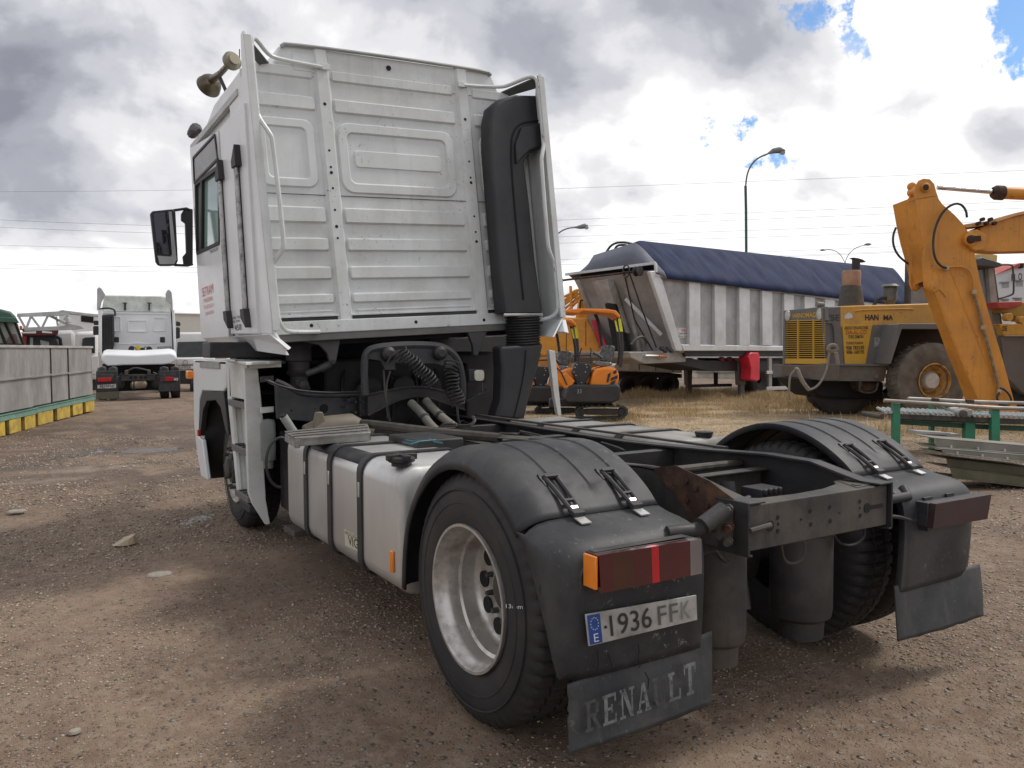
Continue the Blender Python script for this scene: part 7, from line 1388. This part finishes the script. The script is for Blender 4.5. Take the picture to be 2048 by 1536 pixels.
# ---- building with roof letters
fr = vframe(2020, 85, -8); t = thing('white_hotel', 'white two-storey building with a red roof and dark HO letters at the right edge', 'building', fr)
part('wall', slab(fr, [(1988, 548), (2048, 530), (2230, 528), (2230, 705), (1988, 705)], 0, 10), mat('white_render', (.62, .62, .62), .7, var=.03), t); part('roof', slab(fr, [(1996, 547), (2040, 526), (2230, 520), (2230, 530), (2048, 531)], -.3, 10), mat('red_roof', (.42, .07, .05), .6), t)
part('chimney', slab(fr, [(2042, 528), (2047, 528), (2047, 536), (2042, 536)], -.4, .8), M_dark, t)
for txt, x0, x1, y1, y0 in (('H', 2021, 2029, 562, 548), ('O', 2035, 2043, 560, 546), ('T', 2050, 2058, 558, 544)): fit_text(txt, fr.on(x0, y1, 'y', -.35), fr.on(x1, y1, 'y', -.35), fr.on(x0, y0, 'y', -.35), .1, .03).build('roof_letter', mat('brown_letter', (.08, .04, .035), .6), t, smooth=0)
for px, py in ((2004, 564), (2032, 561), (2004, 598), (2030, 596), (2060, 560)): part('window', slab(fr, [(px, py), (px+14, py), (px+14, py+12), (px, py+12)], -.03, .1), mat('window_grey', (.30, .32, .34), .3), t); part('awning', slab(fr, [(px-1, py-1), (px+15, py-1), (px+15, py+1), (px-1, py+1)], -.3, .3), M_galv, t)

# ---- green roller conveyor, steel channels
CV = vframe(1890, 11.5); M_gp = mat('green_steel_paint', (.025, .22, .12), .5, var=.12, dirt=(.07, .10, .06), damt=.45, dscale=5); t = thing('roller_conveyor', 'green steel roller conveyor with two galvanised guide rails', 'conveyor', CV)
cs_ = lambda L, y, th: slab(CV, L, y, th); M_gt = mat('galvanised_tube', (.36, .34, .31), .45, .5, dirt=(.25, .2, .15), damt=.5)
for L, y in (([(1768, 801), (1800, 803), (1880, 808), (1990, 816), (2080, 818)], -.15), ([(1816, 797), (1880, 800), (1960, 804), (2080, 807)], .45)): part('guide_rail', tub(CV, L, y, .027, 12), M_gt, t, smooth=60)
for L, y, th in (([(1787, 806), (1801, 807), (1801, 910), (1787, 910)], -.12, .08), ([(1984, 816), (2000, 817), (2001, 908), (1983, 908)], -.12, .08), ([(1932, 830), (1951, 832), (1951, 908), (1930, 908)], .0, .10), ([(1862, 811), (1869, 812), (1870, 900), (1862, 900)], .45, .08)): part('post', cs_(L, y, th), M_gp, t, .006)
M_gd = mat('shaded_beam_green', (.014, .075, .045), .6, dirt=(.04, .045, .03)); part('side_beam', cs_([(1800, 840), (1990, 850), (2085, 853), (2085, 864), (1990, 860), (1800, 849)], .06, .05), M_gd, t, .004); part('side_beam', cs_([(1800, 834), (2085, 845), (2085, 850), (1800, 842)], .45, .05), M_gd, t)  # side beams: green darkened to paint in the shadow behind the chain rail
part('chain_rail', cs_([(1790, 828), (2085, 840), (2085, 850), (1795, 838)], -.06, .04), M_dusty, t, .004)
a_, c_ = np.array(CV.on(1772, 826, 'y', -.1)), np.array(CV.on(2085, 838, 'y', -.1))
for k in range(30):
    s = a_+(c_-a_)*k/30; b = MB(); b.tube([s+np.array([0, 0, .015]), s+np.array([.13, .55, .03])], .023, 10); part('roller', b, mat('pale_zinc_roller', (.42, .47, .48), .4, .5), t, smooth=60)
part('drive_box', cs_([(1919, 822), (1938, 818), (1946, 818), (1946, 832), (1921, 836)], -.2, .2), M_galv, t, .02); b = MB(); s = np.array(CV.on(1926, 828, 'y', -.22)); b.lathe(s, (0, -1, 0), [(0, 0), (.06, 0), (.05, .03), (0, .04)], 18); part('motor_end', b, M_dusty, t)
for L in ([(1945, 826), (1975, 814)], [(1950, 822), (1985, 834)], [(1880, 812), (1905, 826)]): part('cross_bracing', tub(CV, L, .3, .012), M_gp, t)
part('clamp', cs_([(1865, 796), (1879, 797), (1879, 803), (1865, 802)], .40, .08), M_rub, t, .006); part('clamp', cs_([(1933, 799), (1949, 800), (1949, 806), (1933, 805)], .40, .08), M_rub, t, .006); b = MB(); s = np.array(CV.on(1906, 822, 'y', .2)); b.lathe(s, (1, 0, .1), [(0, -.08), (.06, -.06), (.06, .06), (0, .08)], 14); part('motor', b, M_galv, t)
end_ = MB(); s = np.array(CV.on(1764, 834, 'y', -.12)); end_.lathe(s, (0, 1, 0), [(0, 0), (.035, 0), (.035, .6), (0, .6)], 16); part('end_roller', end_, M_dusty, t)
BM = vframe(1960, 9.6, -4); M_chn = mat('weathered_channel_steel', (.24, .225, .20), .55, .35, dirt=(.15, .15, .10), damt=.5, dscale=3); M_moss = mat('mossy_channel', (.12, .105, .07), .8, dirt=(.06, .075, .03), damt=.6, dscale=4)
BM = vframe(1960, 8.75, -4)
rows_ = [((1871, 876), (2085, 894), (2085, 908), (1872, 893), -.0, M_chn, 'top steel channel of the stack, resting against the conveyor posts'), ((1882, 897), (2085, 913), (2085, 926), (1886, 905), -.14, M_chn, 'second steel channel down, with a bright upper edge'),
         ((1893, 916), (2085, 937), (2085, 952), (1897, 934), -.05, M_moss, 'dark damp steel channel in the middle of the stack'), ((1900, 934), (2085, 958), (2085, 976), (1906, 954), -.16, M_moss, 'mossy brown channel lying on the gravel at the bottom of the stack')]
for A1, B1, B2, A2, y, m, lb in rows_:
    g = thing('steel_channel', lb, 'steel beam', BM, 'steel channels stacked by the conveyor'); b = MB(); P = pts(BM, [A1, B1, B2, A2], y); b.prism(P, (0, .012, 0)); part('web', b, m, g, .002)
    b = MB(); b.prism([P[0], P[1], P[1]+np.array([0, .42, .0]), P[0]+np.array([0, .42, .0])], (0, 0, -.01)); part('top_flange', b, m, g, .002); b = MB(); b.prism([P[3]+np.array([0, -.05, 0]), P[2]+np.array([0, -.05, 0]), P[2]+np.array([0, .42, 0]), P[3]+np.array([0, .42, 0])], (0, 0, -.01)); part('bottom_flange', b, m, g, .002)
    if m is M_chn:
        for k in range(4): s = P[3]*(1-(k+.5)/4)+P[2]*((k+.5)/4); b = MB(); b.cyl(s+np.array([0, -.03, .0]), s+np.array([0, -.03, .025]), .012, n=6); part('bolt', b, M_alu, g)
for k, L in enumerate(([(1835, 862), (1900, 866), (1905, 870), (1835, 868)], [(1850, 868), (1920, 868), (1922, 873), (1870, 875)])): tag(slab(BM, L, .5+.1*k, .2).build('metal_sheet', M_galv, None, BM), ['thin grey metal sheet lying left of the green conveyor post', 'grey metal strip lying on top of the steel channels'][k], 'metal sheet')

# ---- street lamps and overhead wires
def lamp(pole, arm, head, dep, m, label, r=.07, double=False):
    fr = vframe(pole[0][0], dep); t = thing('street_lamp', label, 'street lamp', fr)
    g = fr.on(*pole[0], 'y', 0); b = MB(); P = pts(fr, pole, 0); P = [np.array([P[0][0], 0, 0.])]+P; b.tube(P, [r*1.5]+[r]*(len(P)-1), 10); part('pole', b, m, t, smooth=60)
    for a in arm: b = tub(fr, a, 0, r*.62, 8); part('arm', b, mat('lamp_grey', (.14, .15, .15), .5), t, smooth=60)
    for hd in head:
        b = MB(); P = pts(fr, hd, 0); n = len(P); L_ = np.linalg.norm(P[-1]-P[0]); b.tube(P, [L_*.05, L_*.15, L_*.19, L_*.05][:n], 12); part('lamp_head', b, mat('lamp_head_grey', (.22, .23, .24), .4), t, smooth=60)
        if not double: b = MB(); c_ = P[-2]*.5+P[-1]*.5; b.lathe(c_-np.array([0, 0, L_*.12]), (0, 0, -1), [(L_*.17, -.02), (L_*.15, L_*.08), (L_*.08, L_*.13), (0, L_*.15)], 14); part('lamp_bowl', b, mat('lamp_bowl', (.5, .5, .48), .3), t, smooth=60)
M_gpole = mat('green_lamp_pole', (.035, .095, .055), .5)
lamp([(1492.5, 498), (1492, 420), (1491, 372)], [[(1491, 374), (1494, 348), (1502, 330), (1515, 316), (1537, 307)]], [[(1536, 307), (1546, 302), (1560, 300), (1570, 301)]], 42, M_gpole, 'tall green street lamp with a swan-neck arm behind the trailer')
lamp([(1108, 480), (1108, 475)], [[(1108, 473), (1116, 467), (1126, 460), (1138, 456), (1150, 455)]], [[(1149, 455), (1160, 454), (1170, 452), (1176, 451)]], 52, M_gpole, 'street lamp head peeping out to the right of the foreground cab')
lamp([(1690, 530), (1690, 522)], [[(1688, 522), (1682, 510), (1672, 502), (1660, 499), (1642, 500)], [(1691, 522), (1696, 510), (1706, 499), (1720, 492), (1738, 489)]], [[(1652, 500), (1648, 500), (1644, 500), (1640, 501)], [(1728, 490), (1732, 489), (1738, 488.5), (1743, 488.5)]], 70, M_gpole, 'twin-armed street lamp above the blue tarpaulin', .05, True)
M_wire = mat('overhead_wire', (.22, .22, .23), .6)
wires = [((0, 436), (310, 447)), ((0, 451), (305, 462)), ((0, 487), (330, 494)), ((0, 524), (390, 531)), ((0, 533), (390, 541)), ((0, 380), (400, 376)),
         ((1100, 374), (2048, 336)), ((1110, 437), (2048, 398)), ((1110, 451), (2048, 412)), ((1115, 470), (2048, 436)), ((1115, 483), (2048, 452)), ((1118, 516), (2048, 478)), ((1118, 526), (2048, 490)), ((1640, 505), (2048, 486))]
WL = ['second overhead wire from the top, left of the cab', 'third overhead wire from the top, left of the cab', 'fourth overhead wire from the top, level with the cab mirror', 'fifth overhead wire from the top, just below the cab mirror', 'lowest overhead wire left of the cab', 'faint topmost overhead wire left of the cab',
      'lone topmost overhead wire right of the cab, crossing the street lamp neck', 'second overhead wire from the top, right of the cab', 'third overhead wire from the top, right of the cab', 'fourth overhead wire from the top, right of the cab', 'fifth overhead wire from the top, right of the cab', 'sixth overhead wire from the top, meeting the excavator stick', 'seventh overhead wire from the top, right of the cab', 'lowest overhead wire, just above the blue tarpaulin']
for k, (a, c_) in enumerate(wires):
    dep = 90+(k % 3)*6; A1, B1 = px_depth(*a, dep*1.0), px_depth(*c_, dep*(.92 if a[0] < 900 else .80)); d = B1-A1; o = .9
    b = MB(); n = 14; A2, B2 = A1-d*o, B1+d*o; P = [A2+(B2-A2)*u/n-np.array([0, 0, .25*math.sin(math.pi*u/n)]) for u in range(n+1)]; b.tube(P, .015, 5)
    o_ = b.build('overhead_wire', M_wire, smooth=60); tag(o_, WL[k], 'wire', 'wires left of the cab' if a[0] < 900 else 'wires right of the cab')
